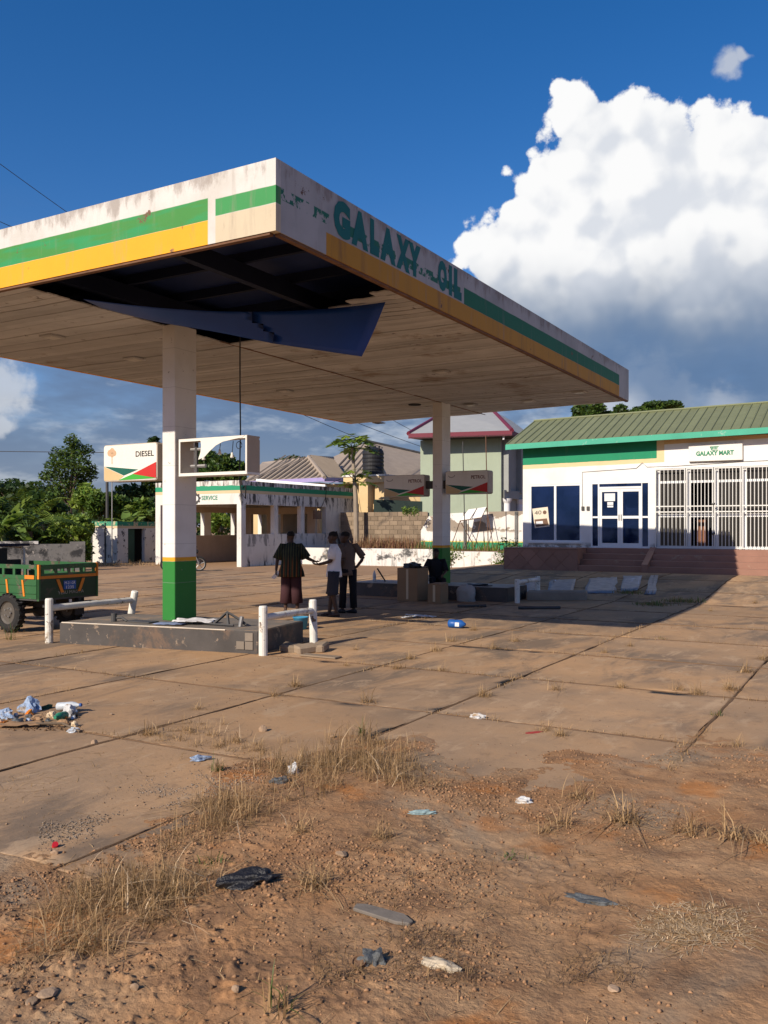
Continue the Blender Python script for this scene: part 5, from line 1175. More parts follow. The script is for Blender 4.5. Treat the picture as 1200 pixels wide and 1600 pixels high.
for i, (px, dep, hh, lb) in enumerate([(706, 36.3, .75, 'bushy green weed against the peeling kerb near the rear column'), (782, 34.6, .8, 'tall weed against the kerb near the shop platform'), (797, 32.2, 1.4, 'tall leafy weed at the corner of the shop platform'), (640, 42, .5, 'creeper hanging over the top of the block wall')]):
    b = bp(px, dep); b[2] = .05 if i != 3 else 2.2; bl = [(b[0] + random.gauss(0, .22), b[1] + random.gauss(0, .2), b[2] + hh * random.uniform(.2, .9), .22, .22, .22) for _ in range(8)]
    tree('weed', lb, b, hh, bl, 420, .11, [m_leafC, m_grassg], .015, 60 + i, cat='weed')
pts = [tuple(bp(140 + 14 * k + random.uniform(-8, 8), random.uniform(40, 42.4))) for k in range(40) for _ in range(2) if 140 + 14 * k < 300]
tag(blades(pts, 30, .08, .3, .28, [m_straw, m_strawd], 5, 'dry_verge_grass', .7, .008), 'pale dry grass along the foot of the pump house', 'grass', kind='stuff')
# poles and wires at the back
p = bp(168, 47); tag(MB().tube([p, D(167, 700, 47)], [.09, .07], 8).build('pole', m_darkst), 'dark timber pole beside the diesel sign', 'pole')
p = bp(175, 40.5); tag(MB().tube([p, D(175, 752, 40.5)], .025, 6).build('pole', m_steel), 'thin grey pipe standing before the pump house', 'pole')
def wire(a, b, sag, r, lb, n=24):
    a = np.array(a); b = np.array(b); path = [a * (1 - s) + b * s - np.array([0, 0, 4 * sag * s * (1 - s)]) for s in np.linspace(0, 1, n)]
    tag(MB().tube(path, r, 4).build('power_line', m_darkst), lb, 'cable')
wire(D(-60, 212, 26), D(420, 540, 40), .2, .012, 'overhead wire crossing the open sky behind the canopy front')
wire(D(-300, 200, 24), D(60, 372, 30), .1, .012, 'overhead wire just above the canopy front edge')
wire(D(380, 585, 45), D(735, 722, 75), .3, .02, 'upper overhead wire running down to the bungalow ridge'); wire(D(330, 580, 45), D(690, 730, 78), .4, .02, 'lower overhead wire running down to the bungalow ridge')
wire(D(520, 600, 50), D(700, 700, 80), .2, .02, 'overhead wire running down to the green house eaves')
wire(D(-300, 702, 90), D(340, 709, 90), .0, .035, 'pale overhead wire level with the tall tree')

# ================================================================== CARGO TRICYCLE
m_tg = M('tricycle_green', (.026, .105, .034), .5, var=.18, bump=.06, spec=.4, wear=((.12, .10, .07), 3.5, .56, .12), wear2=((.06, .035, .02), 8, .60, .04))
m_or = M('orange_paint', (.62, .20, .02), .5, var=.1, bump=0)
m_blue = M('plate_blue', (.02, .09, .36), .4, var=.05, bump=0)
m_rimd = M('dusty_dark_rim', (.10, .085, .07), .6, var=.3, bump=.2)
def tricycle():
    X1, Y0, Y1, ZB, ZM, ZT_ = -12.42, 9.86, 11.14, .56, .93, 1.17; X0 = X1 - 1.85
    t = thing('cargo_tricycle', 'green motor cargo tricycle with orange trim parked beside the pump island', 'tricycle', (X1 - .9, 10.5, 0))
    B(X0, Y0 + .01, ZB, X1 - .01, Y1 - .01, ZB + .04, 'bed_floor', m_darkst, t)
    # tailgate
    tgt = MB(); tgt.box(X1 - .02, Y0, ZB + .03, X1, Y1, ZM)
    tg = tgt.build('tailgate', M('shaded_tricycle_green', (.018, .045, .022), .5, var=.2, wear=((.07, .06, .045), 3, .6, .1)), t)  # tailgate's shade put into the colour, a darker copy of the body green
    B(X1 - .03, Y0 + .04, ZM + .16, X1 + .005, Y1 - .04, ZT_, 'top_rail', m_tg, tg)
    B(X1 - .025, Y0 + .04, ZM, X1 + .008, Y1 - .04, ZM + .05, 'orange_bar', m_or, tg)
    B(X1 - .025, Y0 + .05, ZM + .05, X1 + .004, Y1 - .05, ZM + .09, 'mid_rail', m_tg, tg)
    for k in range(5): y = Y0 + .06 + (Y1 - Y0 - .18) * k / 4; B(X1 - .025, y, ZM + .09, X1, y + .06, ZM + .16, 'slat', m_tg, tg)
    for s, y in ((1, Y0 + .36), (-1, Y1 - .36)): MB().extr([(X1 + .004, y, ZM - .02), (X1 + .004, y + .06, ZM - .02), (X1 + .004, y + .06 + s * .10, ZM - .25), (X1 + .004, y + s * .10, ZM - .25)], (.012, 0, 0)).build('orange_bar', m_or, tg)
    pl_ = B(X1 + .003, Y0 + .52, ZM - .20, X1 + .012, Y0 + .78, ZM - .05, 'number_plate', m_blue, tg)
    text('lettering', 'M-21-GR', m_paper, pl_, (X1 + .012, Y0 + .535, ZM - .115), (0, 1, 0), (0, 0, 1), .23, .05, 0, .003); text('lettering', '1235', m_paper, pl_, (X1 + .012, Y0 + .57, ZM - .19), (0, 1, 0), (0, 0, 1), .16, .05, 0, .003)
    text('lettering', 'YESU MAGYA', m_steel, tg, (X1, Y0 + .40, ZB + .09), (0, 1, 0), (0, 0, 1), .56, .055, 0, .004)
    for y in (Y0, Y1 - .035): B(X1 - .035, y, ZB, X1 + .012, y + .035, ZM + .001, 'corner_post', m_tg, t); B(X1 - .035, y, ZM + .001, X1 + .014, y + .035, ZT_ + .005, 'corner_post', m_or, t)
    # sides
    for y in (Y0 - .002, Y1 - .028):
        sd_ = B(X0, y, ZB + .03, X1 - .05, y + .03, ZM, 'side_panel', m_tg, t)
        B(X0, y, ZT_ - .07, X1 - .05, y + .03, ZT_, 'top_rail', m_tg, sd_)
        B(X0, y - .004, ZM, X1 - .05, y + .034, ZM + .06, 'mid_rail', m_tg, sd_)
        for k in range(7): x = X0 + .05 + k * .285; B(x, y + .002, ZM + .06, x + .06, y + .028, ZT_ - .07, 'slat', m_tg, sd_)
        yo = y - .012 if y < 10 else y + .03
        for k in range(4): x = X1 - .42 - k * .42; MB().extr([(x, yo, ZM - .02), (x + .045, yo, ZM - .02), (x + .09, yo, ZM - .30), (x + .045, yo, ZM - .30)], (0, .012, 0)).build('orange_bar', m_or, sd_)
        B(X1 - .33, yo - .004, ZM + .0, X1 - .09, yo + .014, ZM + .065, 'orange_bar', m_or, sd_)
        for k in range(2): MB().tube([(X0, yo + .006, ZM - .11 - .14 * k), (X1 - .06, yo + .006, ZM - .11 - .14 * k)], .006, 4).build('swage_line', m_tg, sd_)
    # chassis, axle, wheels
    for y in (10.2, 10.75): B(X0 - 1.0, y, .42, X1 - .05, y + .06, ZB, 'chassis_rail', m_darkst, t)
    xa = X1 - .75; MB().tube([(xa, Y0 + .02, .33), (xa, Y1 - .02, .33)], .045, 8).build('axle', m_darkst, t); MB().lathe([(.02, -.12), (.12, -.08), (.12, .08), (.02, .12)], 12, (xa, 10.5, .33), ax='y').build('differential', m_darkst, t)
    def wheel(c):
        pr = [(.20, -.07), (.27, -.075), (.315, -.06), (.325, -.03), (.325, .03), (.315, .06), (.27, .075), (.20, .07)]
        ty = MB(); ty.lathe(pr + [(.20, -.07)], 26, c, ax='y'); w = ty.build('tyre', m_rubber, t, smooth=False)
        lug = MB()
        for k in range(22):
            a = 2 * math.pi * k / 22
            for sg in (-1, 1):
                r0, r1 = .30, .34; ca, sa = math.cos(a + sg * .07), math.sin(a + sg * .07); ta = (-sa, ca)
                lug.extr([(c[0] + ca * r0 - ta[0] * .018, c[1] + sg * .04 - .03, c[2] + sa * r0 - ta[1] * .018), (c[0] + ca * r1 - ta[0] * .016, c[1] + sg * .04 - .03, c[2] + sa * r1 - ta[1] * .016), (c[0] + ca * r1 + ta[0] * .016, c[1] + sg * .04 - .03, c[2] + sa * r1 + ta[1] * .016), (c[0] + ca * r0 + ta[0] * .018, c[1] + sg * .04 - .03, c[2] + sa * r0 + ta[1] * .018)], (0, .06, 0))
        lug.build('tread', m_rubber, w)
        rim = MB(); rim.lathe([(.03, -.045), (.07, -.05), (.10, -.03), (.17, -.035), (.205, -.06), (.205, .06), (.17, .035), (.03, .03)], 20, c, ax='y'); ri = rim.build('rim', m_rimd, w)
        for k in range(5): a = 2 * math.pi * k / 5; MB().lathe([(.002, -.062), (.014, -.062), (.014, -.04), (.002, -.04)], 6, (c[0] + .075 * math.cos(a), c[1], c[2] + .075 * math.sin(a)), ax='y').build('wheel_nut', m_steel, w)
        return w
    wheel((xa, Y0 + .02, .335)); wheel((xa, Y1 - .02, .335)); wheel((X0 - 1.05, 10.5, .335))
    for y in (Y0 + .0, Y1 - .16): B(xa - .34, y, ZB - .05, xa + .34, y + .16, ZB - .03, 'mudguard', m_black, t)
    for k in range(3): MB().tube([(xa - .4, 10.1, ZB - .02), (xa, 10.1, .40 + .02 * k), (xa + .4, 10.1, ZB - .02)], .012, 4).build('leaf_spring', m_darkst, t)
    B(X1 - .08, Y0 + .15, .44, X1 + .04, Y1 - .1, .50, 'bumper', m_darkst, t)
    # mud flap pair and tail lamp
    for y in (Y0 + .22, Y1 - .42): B(X1 - .12, y, .25, X1 - .10, y + .20, ZB, 'mud_flap', m_black, t)
    B(X1 + .02, Y0 + .62, .50, X1 + .035, Y0 + .67, .55, 'reflector', m_paper, t)
    # cab: seat, fork, handlebar, roof on bent tubes
    B(X0 - .75, 10.2, .70, X0 - .08, 10.8, .86, 'seat', m_black, t, bevel=.04)
    MB().tube([(X0 - 1.05, 10.5, .33), (X0 - .92, 10.5, .95), (X0 - .86, 10.5, 1.12)], .04, 8).build('fork', m_darkst, t); MB().tube([(X0 - .70, 10.1, 1.14), (X0 - .86, 10.3, 1.13), (X0 - .86, 10.7, 1.13), (X0 - .70, 10.9, 1.14)], .016, 6).build('handlebar', m_darkst, t)
    MB().lathe([(.02, -.1), (.09, -.06), (.10, .02), (.02, .04)], 14, (X0 - 1.02, 10.5, .98), ax='x').build('headlight', m_steel, t); B(X0 - .9, 10.32, .60, X0 - .30, 10.68, .74, 'fuel_tank', m_tg, t, bevel=.04)
    for y in (9.95, 11.05): MB().tube([(X0 - .05, y, ZB), (X0 - .05, y, 1.34), (X0 - .10, y, 1.42), (X0 - 1.0, y, 1.44), (X0 - 1.15, y, 1.30), (X0 - 1.2, y, .95)], .022, 8).build('roof_tube', m_pipe, t)
    B(X0 - .10, 10.0, .62, X0 - .06, 11.0, 1.20, 'backrest', m_black, t, bevel=.015); B(X0 - 1.16, 9.98, .95, X0 - 1.14, 11.02, 1.40, 'windscreen', m_darkglass, t)
    B(X0 - .035, 9.97, .95, X0 - .025, 10.66, 1.42, 'dark_cab_sheet', m_black, t)  # black sheet put in to stand for the dark open cab
    MB().extr([(X0 + .02, 9.88, 1.45), (X0 + .02, 11.12, 1.45), (X0 - 1.25, 11.12, 1.43), (X0 - 1.25, 9.88, 1.43)], (0, 0, .05)).build('cab_roof', M('navy_canopy_cloth', (.018, .02, .045), .8), t)
tricycle()

# ================================================================== MOTORCYCLE
def moto():
    c = P(311, 892.5, 0); t = thing('motorcycle', 'black motorcycle parked behind the front column by the service bay', 'motorcycle', (c[0], c[1], 0), YAW + R(8)); r = .29
    def whl(x):
        w = MB().lathe([(.235, -.045), (.275, -.045), (.29, -.02), (.29, .02), (.275, .045), (.235, .045), (.235, -.045)], 28, (x, 0, r), ax='y').build('tyre', m_rubber, t)
        MB().lathe([(.03, -.05), (.05, -.05), (.05, .05), (.03, .05), (.03, -.05)], 12, (x, 0, r), ax='y').build('hub', m_steel, w); MB().lathe([(.215, -.03), (.24, -.035), (.24, .035), (.215, .03), (.215, -.03)], 28, (x, 0, r), ax='y').build('rim', m_steel, w)
        for k in range(5): a = 2 * math.pi * k / 5 + .3; MB().tube([(x + .04 * math.cos(a), 0, r + .04 * math.sin(a)), (x + .22 * math.cos(a), 0, r + .22 * math.sin(a))], .018, 6).build('spoke', m_steel, w)
    whl(0); whl(-1.25)
    for y in (-.085, .085): MB().tube([(0, y, r), (-.18, y, .78)], .022, 8).build('fork_leg', m_steel, t)
    MB().tube([(-.10, -.33, .98), (-.24, -.18, .98), (-.20, 0, .90), (-.24, .18, .98), (-.10, .33, .98)], .014, 6).build('handlebar', m_darkst, t)
    MB().lathe([(.01, .10), (.085, .07), (.09, .0), (.05, -.06), (.01, -.07)], 14, (-.12, 0, .80), ax='x').build('headlight', m_black, t)
    MB().tube([(-.26, 0, .74), (-.42, 0, .80), (-.62, 0, .74)], [.08, .15, .09], 12).build('fuel_tank', m_bluesheet, t, smooth=True); MB().tube([(-.58, 0, .74), (-.9, 0, .74), (-1.22, 0, .80)], [.08, .11, .07], 10, sq=(1, .6)).build('seat', m_black, t, smooth=True)
    B(-.78, -.12, .24, -.42, .12, .56, 'engine', m_darkst, t, bevel=.04); MB().tube([(-.2, 0, .74), (-.45, 0, .30), (-.80, 0, .30), (-1.0, 0, .70)], .022, 6).build('frame', m_darkst, t); MB().tube([(-.45, .14, .30), (-.9, .16, .28), (-1.4, .16, .34)], [.025, .035, .045], 8).build('exhaust', m_steel, t)
    for y in (-.12, .12): MB().tube([(-1.25, y, r), (-1.02, y, .70)], .022, 6).build('shock_absorber', m_darkst, t)
    MB().extr([(-.22, -.05, .60), (.0, -.05, .62), (.2, -.05, .54), (.2, -.05, .52), (.0, -.05, .60), (-.22, -.05, .58)], (0, .10, 0)).build('mudguard', m_black, t)
    for s in (-1, 1): MB().tube([(-.22, s * .2, .98), (-.24, s * .26, 1.15)], .008, 4).build('mirror_stalk', m_darkst, t); B(-.26, s * .26 - .06, 1.13, -.245, s * .26 + .06, 1.21, 'mirror', m_black, t)
    MB().tube([(-.6, -.12, .28), (-.65, -.30, .0)], .012, 5).build('side_stand', m_darkst, t)
moto()

# ================================================================== PEOPLE
def ring(c, ax, ay, n=14, p=1.0):
    c = np.array(c, float); out = []
    for k in range(n):
        a = 2 * math.pi * k / n; out.append(c + np.array(ax) * math.cos(a) + np.array(ay) * math.sin(a))
    return out
def facing(yaw):                       # yaw 0 = facing away (+y), person's own left/right axis
    f = np.array([-math.sin(yaw), math.cos(yaw), 0]); r_ = np.array([math.cos(yaw), math.sin(yaw), 0]); return f, r_
def hand(mb, w, d, palm_n, side, grip=.5, s=1.0):
    """palm plus five bent fingers; w wrist, d direction, palm_n palm normal, side thumb side"""
    w = np.array(w, float); d = np.array(d, float) / np.linalg.norm(d); n = np.array(palm_n, float); n = n - d * (n @ d); n /= np.linalg.norm(n) + 1e-9; sd_ = np.cross(d, n) * side
    mb.loft([ring(w + d * a, sd_ * b, n * c_, 8) for a, b, c_ in ((-.01, .026, .022), (.03, .036, .018), (.075, .042, .016), (.092, .040, .014))])
    for i, (o, L) in enumerate(((.032, .066), (.011, .076), (-.011, .071), (-.032, .055))):
        b = w + d * .085 + sd_ * o; p1 = b + (d * math.cos(grip * .7) + n * math.sin(grip * .7)) * L * .45; p2 = p1 + (d * math.cos(grip * 1.7) + n * math.sin(grip * 1.7)) * L * .32; p3 = p2 + (d * math.cos(grip * 2.5) + n * math.sin(grip * 2.5)) * L * .25
        mb.tube([b - d * .02, p1, p2, p3], [.0095, .0095, .0085, .0065], 7)
    b = w + d * .03 + sd_ * .032; p1 = b + (d * .55 + sd_ * .75 + n * .25) * .040; p2 = p1 + (d * .85 + sd_ * .25 + n * .45) * .034; mb.tube([b - sd_ * .015, b, p1, p2], [.012, .013, .011, .008], 7)
def head(mb, c, f, r_, s=1.0):
    c = np.array(c, float); u = np.array([0, 0, 1.0]); R_ = []
    for z, a, b, o in ((-.125, .030, .034, .030), (-.110, .046, .052, .028), (-.085, .058, .070, .016), (-.05, .066, .084, .004), (-.01, .071, .092, -.004), (.03, .073, .096, -.010), (.065, .068, .090, -.012), (.092, .052, .070, -.014), (.108, .028, .040, -.014), (.113, .006, .010, -.014)):
        R_.append(ring(c + u * z * s + f * o * s, r_ * a * s, f * b * s, 16))
    mb.loft(R_)
    nb = c + f * .082 * s; mb.loft([ring(nb + u * .022, r_ * .008, f * .010, 8), ring(nb + u * -.006 + f * .012, r_ * .013, f * .016, 8), ring(nb + u * -.026 + f * .014, r_ * .019, f * .016, 8), ring(nb + u * -.034 + f * .004, r_ * .012, f * .012, 8)])
    for k, (dz, w_) in enumerate(((-.058, .026), (-.070, .024))): mb.loft([ring(c + u * dz + f * .075 + r_ * x, u * h_, f * .012, 6) for x, h_ in ((-w_, .003), (0, .008), (w_, .003))])
    for sg in (-1, 1):
        e = c + r_ * sg * .071 - f * .005; mb.loft([ring(e + r_ * sg * a, u * .030 * b, (f * .9) * .018 * b, 8) for a, b in ((-.01, .7), (.004, 1), (.014, 1.05), (.017, .6))])
        mb.loft([ring(c + f * .081 + r_ * sg * .031 + u * .026 + f * a, r_ * .016 * b, u * .006 * b, 6) for a, b in ((-.01, 1), (.004, 1), (.008, .5))])
def remesh(o, vox):
    md = o.modifiers.new('r', 'REMESH'); md.mode = 'VOXEL'; md.voxel_size = vox; md.use_smooth_shade = True
    sm = o.modifiers.new('s', 'SMOOTH'); sm.factor = .5; sm.iterations = 2
    dg = bpy.context.evaluated_depsgraph_get(); me = bpy.data.meshes.new_from_object(o.evaluated_get(dg)); o.modifiers.clear(); old = o.data; o.data = me; bpy.data.meshes.remove(old)
def limb(mb, pts, rad, n=10):          # tapered limb with denser rings for smooth bends
    pts = [np.array(p, float) for p in pts]; path = []; rr = []
    for i in range(len(pts) - 1):
        for k in range(4): s = k / 4; path.append(pts[i] * (1 - s) + pts[i + 1] * s); rr.append(rad[i] * (1 - s) + rad[i + 1] * s)
    path.append(pts[-1]); rr.append(rad[-1])
    for k in range(1, len(path) - 1): path[k] = path[k] * .6 + (path[k - 1] + path[k + 1]) * .2
    mb.tube(path, rr, n)
def foot(mb, ank, f, L=.25):
    f = np.array(f, float); s_ = np.cross(f, (0, 0, 1)); a = np.array(ank, float); z0 = a[2] - .08
    mb.loft([ring(np.array([a[0], a[1], z0 + h]) + f * o, s_ * w, np.array([0, 0, 1]) * hh, 10) for o, w, h, hh in ((-.065, .012, .03, .02), (-.05, .030, .035, .034), (0, .034, .045, .044), (.06, .038, .034, .033), (.12, .044, .024, .022), (.165, .040, .016, .014), (.185, .018, .012, .008))])
def person(label, loc, J, f, cl, group=None, yaw=YAW, hd=None):
    """J: joints in a frame with x to camera right and y away; f: body facing angle"""
    t = thing('person', label, 'person', loc, yaw); F_, R_ = facing(f); hf, hr = facing(hd if hd is not None else f); J = {k: np.array(v, float) for k, v in J.items()}
    mb = MB(); pel, ch, nk, hdp = J['pelvis'], J['chest'], J['neck'], J['head']; U = np.array([0, 0, 1.0])
    mb.loft([ring(p, R_ * a, F_ * b, 14) for p, a, b in ((pel - U * .10, .10, .08), (pel - U * .04, .155, .105), (pel + U * .05, .150, .10), (pel * .6 + ch * .4, .135, .092), (ch * .75 + pel * .25, .155, .105), (ch, .175, .110), (ch * .45 + nk * .55, .165, .095), (nk * .9 + ch * .1, .085, .065), (nk, .060, .060), (nk + (hdp - nk) * .55, .056, .058))])
    head(mb, hdp, hf, hr)
    for s in 'lr':
        sh_, el, wr, hp, kn, an = (J[k + s] for k in ('sh', 'el', 'wr', 'hip', 'kn', 'an'))
        limb(mb, [sh_, el, wr], [.056, .042, .028]); limb(mb, [hp, kn, an], [.088, .058, .038])
        dd = J.get('hd' + s, wr - el); hand(mb, wr, dd, J.get('pn' + s, -R_ if s == 'r' else R_), 1 if s == 'r' else -1, cl.get('grip' + s, .45)); foot(mb, an, J.get('ff' + s, F_))
    body = mb.build('body', m_skin, t, smooth=True); remesh(body, .0105)
    # hair cap
    hm = MB(); hm.loft([ring(hdp + U * z - hf * .014, hr * a, hf * b, 16) for z, a, b in ((.015, .074, .094), (.04, .077, .099), (.070, .073, .095), (.095, .058, .077), (.113, .033, .046), (.119, .006, .01))])
    h_ = hm.build('hair', cl.get('hairm', m_hair), t, smooth=True)
    if cl.get('cap'):
        cm = MB(); c0 = hdp + U * .035 + hf * .08; cm.loft([ring(c0 + hf * a, hr * b, U * .008, 10) for a, b in ((-.02, .07), (.03, .068), (.07, .045), (.085, .01))]); cm.build('cap_peak', m_hair, t, smooth=True)
    # shirt
    ex = cl.get('ex', 1.1); hem = cl['hem']; hw = cl.get('hemw', (.20, .14)); sm_ = MB(); low = pel.copy(); low[2] = hem
    sm_.loft([ring(p, R_ * a * k, F_ * b * k, 20) for p, a, b, k in ((low, hw[0], hw[1], 1), (low * .6 + (pel + U * .08) * .4, hw[0] * .93, hw[1] * .96, 1), (pel + U * .10, .168, .122, ex), (pel * .5 + ch * .5, .160, .116, ex), (ch, .190, .125, ex), (ch * .55 + nk * .45, .178, .108, min(ex, 1.1)), (ch * .22 + nk * .78, .112, .080, min(ex, 1.08)), (nk + U * .012, .078, .066, 1.0))], cap=False)
    for s in 'lr':
        sh_, el, wr = (J[k + s] for k in ('sh', 'el', 'wr')); e = sh_ + (el - sh_) * cl.get('slv', .75); ins = sh_ + (ch + U * .1 - sh_) * .45
        sm_.tube([ins, sh_ + U * .012, sh_ * .6 + e * .4, e], [.066, .070, cl.get('slr', .072), cl.get('slr', .074) * cl.get('flare', 1.0)], 14, cap=False)
    sh_o = sm_.build('shirt', cl['shirt'], t, smooth=True); md = sh_o.modifiers.new('t', 'SOLIDIFY'); md.thickness = .006
    # trousers or shorts
    tm = MB(); wl = cl.get('waist', pel[2] + .09)
    top_ = pel.copy(); top_[2] = wl
    if not cl.get('sit'):
        tm.loft([ring(p, R_ * a, F_ * b, 18) for p, a, b in ((top_, .160, .118), (pel, .178, .130), (pel - U * .07, .182, .132), (pel - U * .13, .16, .115))], cap=False)
    else: tm.loft([ring(p, R_ * a, F_ * b, 18) for p, a, b in ((top_, .160, .118), (pel, .185, .140), (pel - U * .10, .17, .13))], cap=True)
    for s in 'lr':
        hp, kn, an = (J[k + s] for k in ('hip', 'kn', 'an')); e = cl['leg']; k1, k2, k3 = cl['legr']
        tm.tube([hp + U * .02, hp * .5 + kn * .5, kn, kn + (an - kn) * max(e - 1, .001)] if e > 1 else [hp + U * .02, hp * .6 + kn * .4, hp + (kn - hp) * e], [k1, (k1 + k2) / 2, k2, k3] if e > 1 else [k1, (k1 + k2) / 2, k3], 14, cap=False)
    to = tm.build('trousers', cl['pants'], t, smooth=True); md = to.modifiers.new('t', 'SOLIDIFY'); md.thickness = .006
    if cl.get('shoe'):
        for s in 'lr':
            an = J['an' + s]; f_ = np.array(J.get('ff' + s, F_), float); s_ = np.cross(f_, (0, 0, 1)); fm = MB()
            if cl['shoe'] == 'sandal':
                fm.loft([ring(np.array([an[0], an[1], an[2] - .082]) + f_ * o, s_ * w, U * .010, 10) for o, w in ((-.07, .02), (-.05, .036), (.05, .042), (.13, .050), (.185, .03))]); fm.tube([np.array([an[0], an[1], an[2] - .075]) + f_ * .06 - s_ * .045, np.array([an[0], an[1], an[2] - .03]) + f_ * .10, np.array([an[0], an[1], an[2] - .075]) + f_ * .06 + s_ * .045], .010, 6); fm.build('sandal', m_black, t)
            else:
                fm.loft([ring(np.array([an[0], an[1], an[2] - .085 + h]) + f_ * o, s_ * w, U * hh, 12) for o, w, h, hh in ((-.075, .02, .035, .03), (-.055, .042, .042, .040), (.0, .048, .052, .052), (.07, .048, .040, .040), (.13, .052, .032, .030), (.18, .045, .026, .022), (.205, .02, .022, .012))]); fm.build('shoe', m_black, t, smooth=True)
    return t
def stripes(N, pos):
    v = N.vm('DOT_PRODUCT', pos, tuple(RT)); s = N.m('SINE', N.m('MULTIPLY', v, 118.0)); z = N.xyz(pos)[2]
    c = N.mix(N.ss(s, .45, .8), (.016, .022, .018), (.060, .070, .032)); s2 = N.m('SINE', N.m('MULTIPLY', v, 71.0))
    return N.mix(N.m('MULTIPLY', N.ss(s2, .55, .85), N.ss(z, 1.25, .95)), c, (.20, .065, .02))
m_smock = M('striped_smock', (.03, .04, .03), .9, var=.2, vscale=8, bump=.3, bscale=120, paint=stripes)
m_maro = M('maroon_trousers', (.055, .022, .026), .9, var=.2, bump=.2); m_tee = M('white_tee', (.80, .80, .82), .85, var=.06, bump=.3, bscale=18, bdist=.02); m_shorts = M('charcoal_shorts', (.035, .036, .045), .9, var=.15, bump=.2); m_brown = M('brown_shirt', (.13, .095, .075), .9, var=.12, bump=.25, bscale=18, bdist=.02); m_blackp = M('black_trousers', (.012, .012, .015), .9, var=.2, bump=.2)
def stand(dx=0, hipw=.09, st=.12):
    return dict(pelvis=(0, 0, .93), chest=(0, .0, 1.28), neck=(0, .0, 1.47), head=(0, 0.02, 1.61), hipl=(-hipw, 0, .90), hipr=(hipw, 0, .90), knl=(-hipw - .015, .02, .49), knr=(hipw + .015, .02, .49), anl=(-st, 0, .085), anr=(st, 0, .085), shl=(-.19, 0, 1.40), shr=(.19, 0, 1.40), ell=(-.24, .0, 1.12), elr=(.24, 0, 1.12), wrl=(-.25, .05, .88), wrr=(.25, .05, .88))
# man in the smock: back to the camera, right hand out to his companion
p = P(455, 957, 0); J = stand(); J.update(elr=(.31, .05, 1.16), wrr=(.50, -.03, 1.08), hdr=(.9, -.05, .05), pnr=(0, 0, 1), ell=(-.29, -.02, 1.13), wrl=(-.31, -.06, .90), hdl=(-.1, -.1, -1), head=(-.02, .03, 1.605), anl=(-.12, 0, .085), anr=(.13, .03, .085))
person('man in a dark striped smock and maroon trousers, back turned', p, J, R(8), dict(shirt=m_smock, pants=m_maro, hem=.76, hemw=(.29, .20), ex=1.26, slv=1.0, slr=.088, flare=1.22, leg=1.72, legr=(.125, .118, .125), shoe='sandal', gripl=1.0), hd=R(40))
ph_ = tag(MB().extr([(-.05, 0, 0), (.03, .0, .0), (.10, 0, .17), (.02, 0, .19)], (0, .012, 0)).build('folded_paper', m_paper), 'folded pale paper held low in the smocked man\'s left hand', 'paper'); q = p + RT * -.37 + FW * -.08; ph_.location = (q[0], q[1], .72); ph_.rotation_euler = (0, R(20), YAW)
# man in the white tee, in profile facing left
p = P(522, 963, 0); J = stand(); J.update(shl=(.0, -.19, 1.40), shr=(.0, .19, 1.40), hipl=(0, -.09, .90), hipr=(0, .09, .90), knl=(-.02, -.10, .49), knr=(-.05, .10, .49), anl=(.06, -.11, .085), anr=(-.10, .11, .085), ell=(-.05, -.22, 1.12), wrl=(-.30, -.14, 1.06), hdl=(-1, .1, .06), pnl=(0, 0, 1), elr=(-.04, .22, 1.12), wrr=(-.30, .12, 1.05), hdr=(-1, -.2, .05), pnr=(0, -.3, 1), head=(-.03, 0, 1.605), chest=(.01, 0, 1.28), neck=(0, 0, 1.46))
person('man in a white tee and charcoal shorts holding his hands out', p, J, R(88), dict(shirt=m_tee, pants=m_shorts, hem=.80, hemw=(.185, .165), ex=1.14, slv=.85, slr=.078, leg=1.12, legr=(.125, .115, .125), shoe='sandal'), hd=R(80))
# man behind him, hand on hip
p = P(543, 960, 0) + FW * .25; J = stand(); J.update(shl=(-.08, -.16, 1.39), shr=(.10, .15, 1.39), shr_=(0, 0, 0), elr=(.33, .06, 1.16), wrr=(.18, .02, .97), hdr=(-.9, 0, -.3), ell=(-.10, -.20, 1.12), wrl=(-.16, -.12, .92), head=(-.07, .0, 1.60)); J.pop('shr_'); J['shr'] = (.16, .06, 1.40); J['shl'] = (-.14, -.08, 1.40)
person('man in a brown shirt and black trousers with his hand on his hip', p, J, R(55), dict(shirt=m_brown, pants=m_blackp, hem=.80, hemw=(.185, .14), ex=1.08, slv=.9, slr=.074, leg=1.93, legr=(.10, .078, .075), shoe='shoe'), hd=R(75))
# person sitting on the island against the rear column
p = np.array([-9.92, 19.86, 0]); J = dict(pelvis=(0, 0, .46), chest=(-.02, -.03, .82), neck=(-.02, -.05, 1.0), head=(-.01, -.08, 1.15), hipl=(-.09, -.02, .44), hipr=(.09, -.02, .44), knl=(-.13, -.42, .50), knr=(.15, -.42, .50), anl=(-.12, -.46, .09), anr=(.16, -.50, .09), shl=(-.19, -.04, .94), shr=(.18, -.04, .94), ell=(-.30, -.12, .72), wrl=(-.46, -.22, .79), elr=(.24, -.14, .70), wrr=(.14, -.34, .60))
person('person in dark clothes sitting on the island against the rear column', p, J, R(172), dict(shirt=m_blackp, pants=m_blackp, hem=.44, hemw=(.185, .14), ex=1.1, slv=1.0, slr=.072, leg=1.9, legr=(.10, .075, .07), waist=.52, sit=True, shoe='shoe'), hd=R(165))

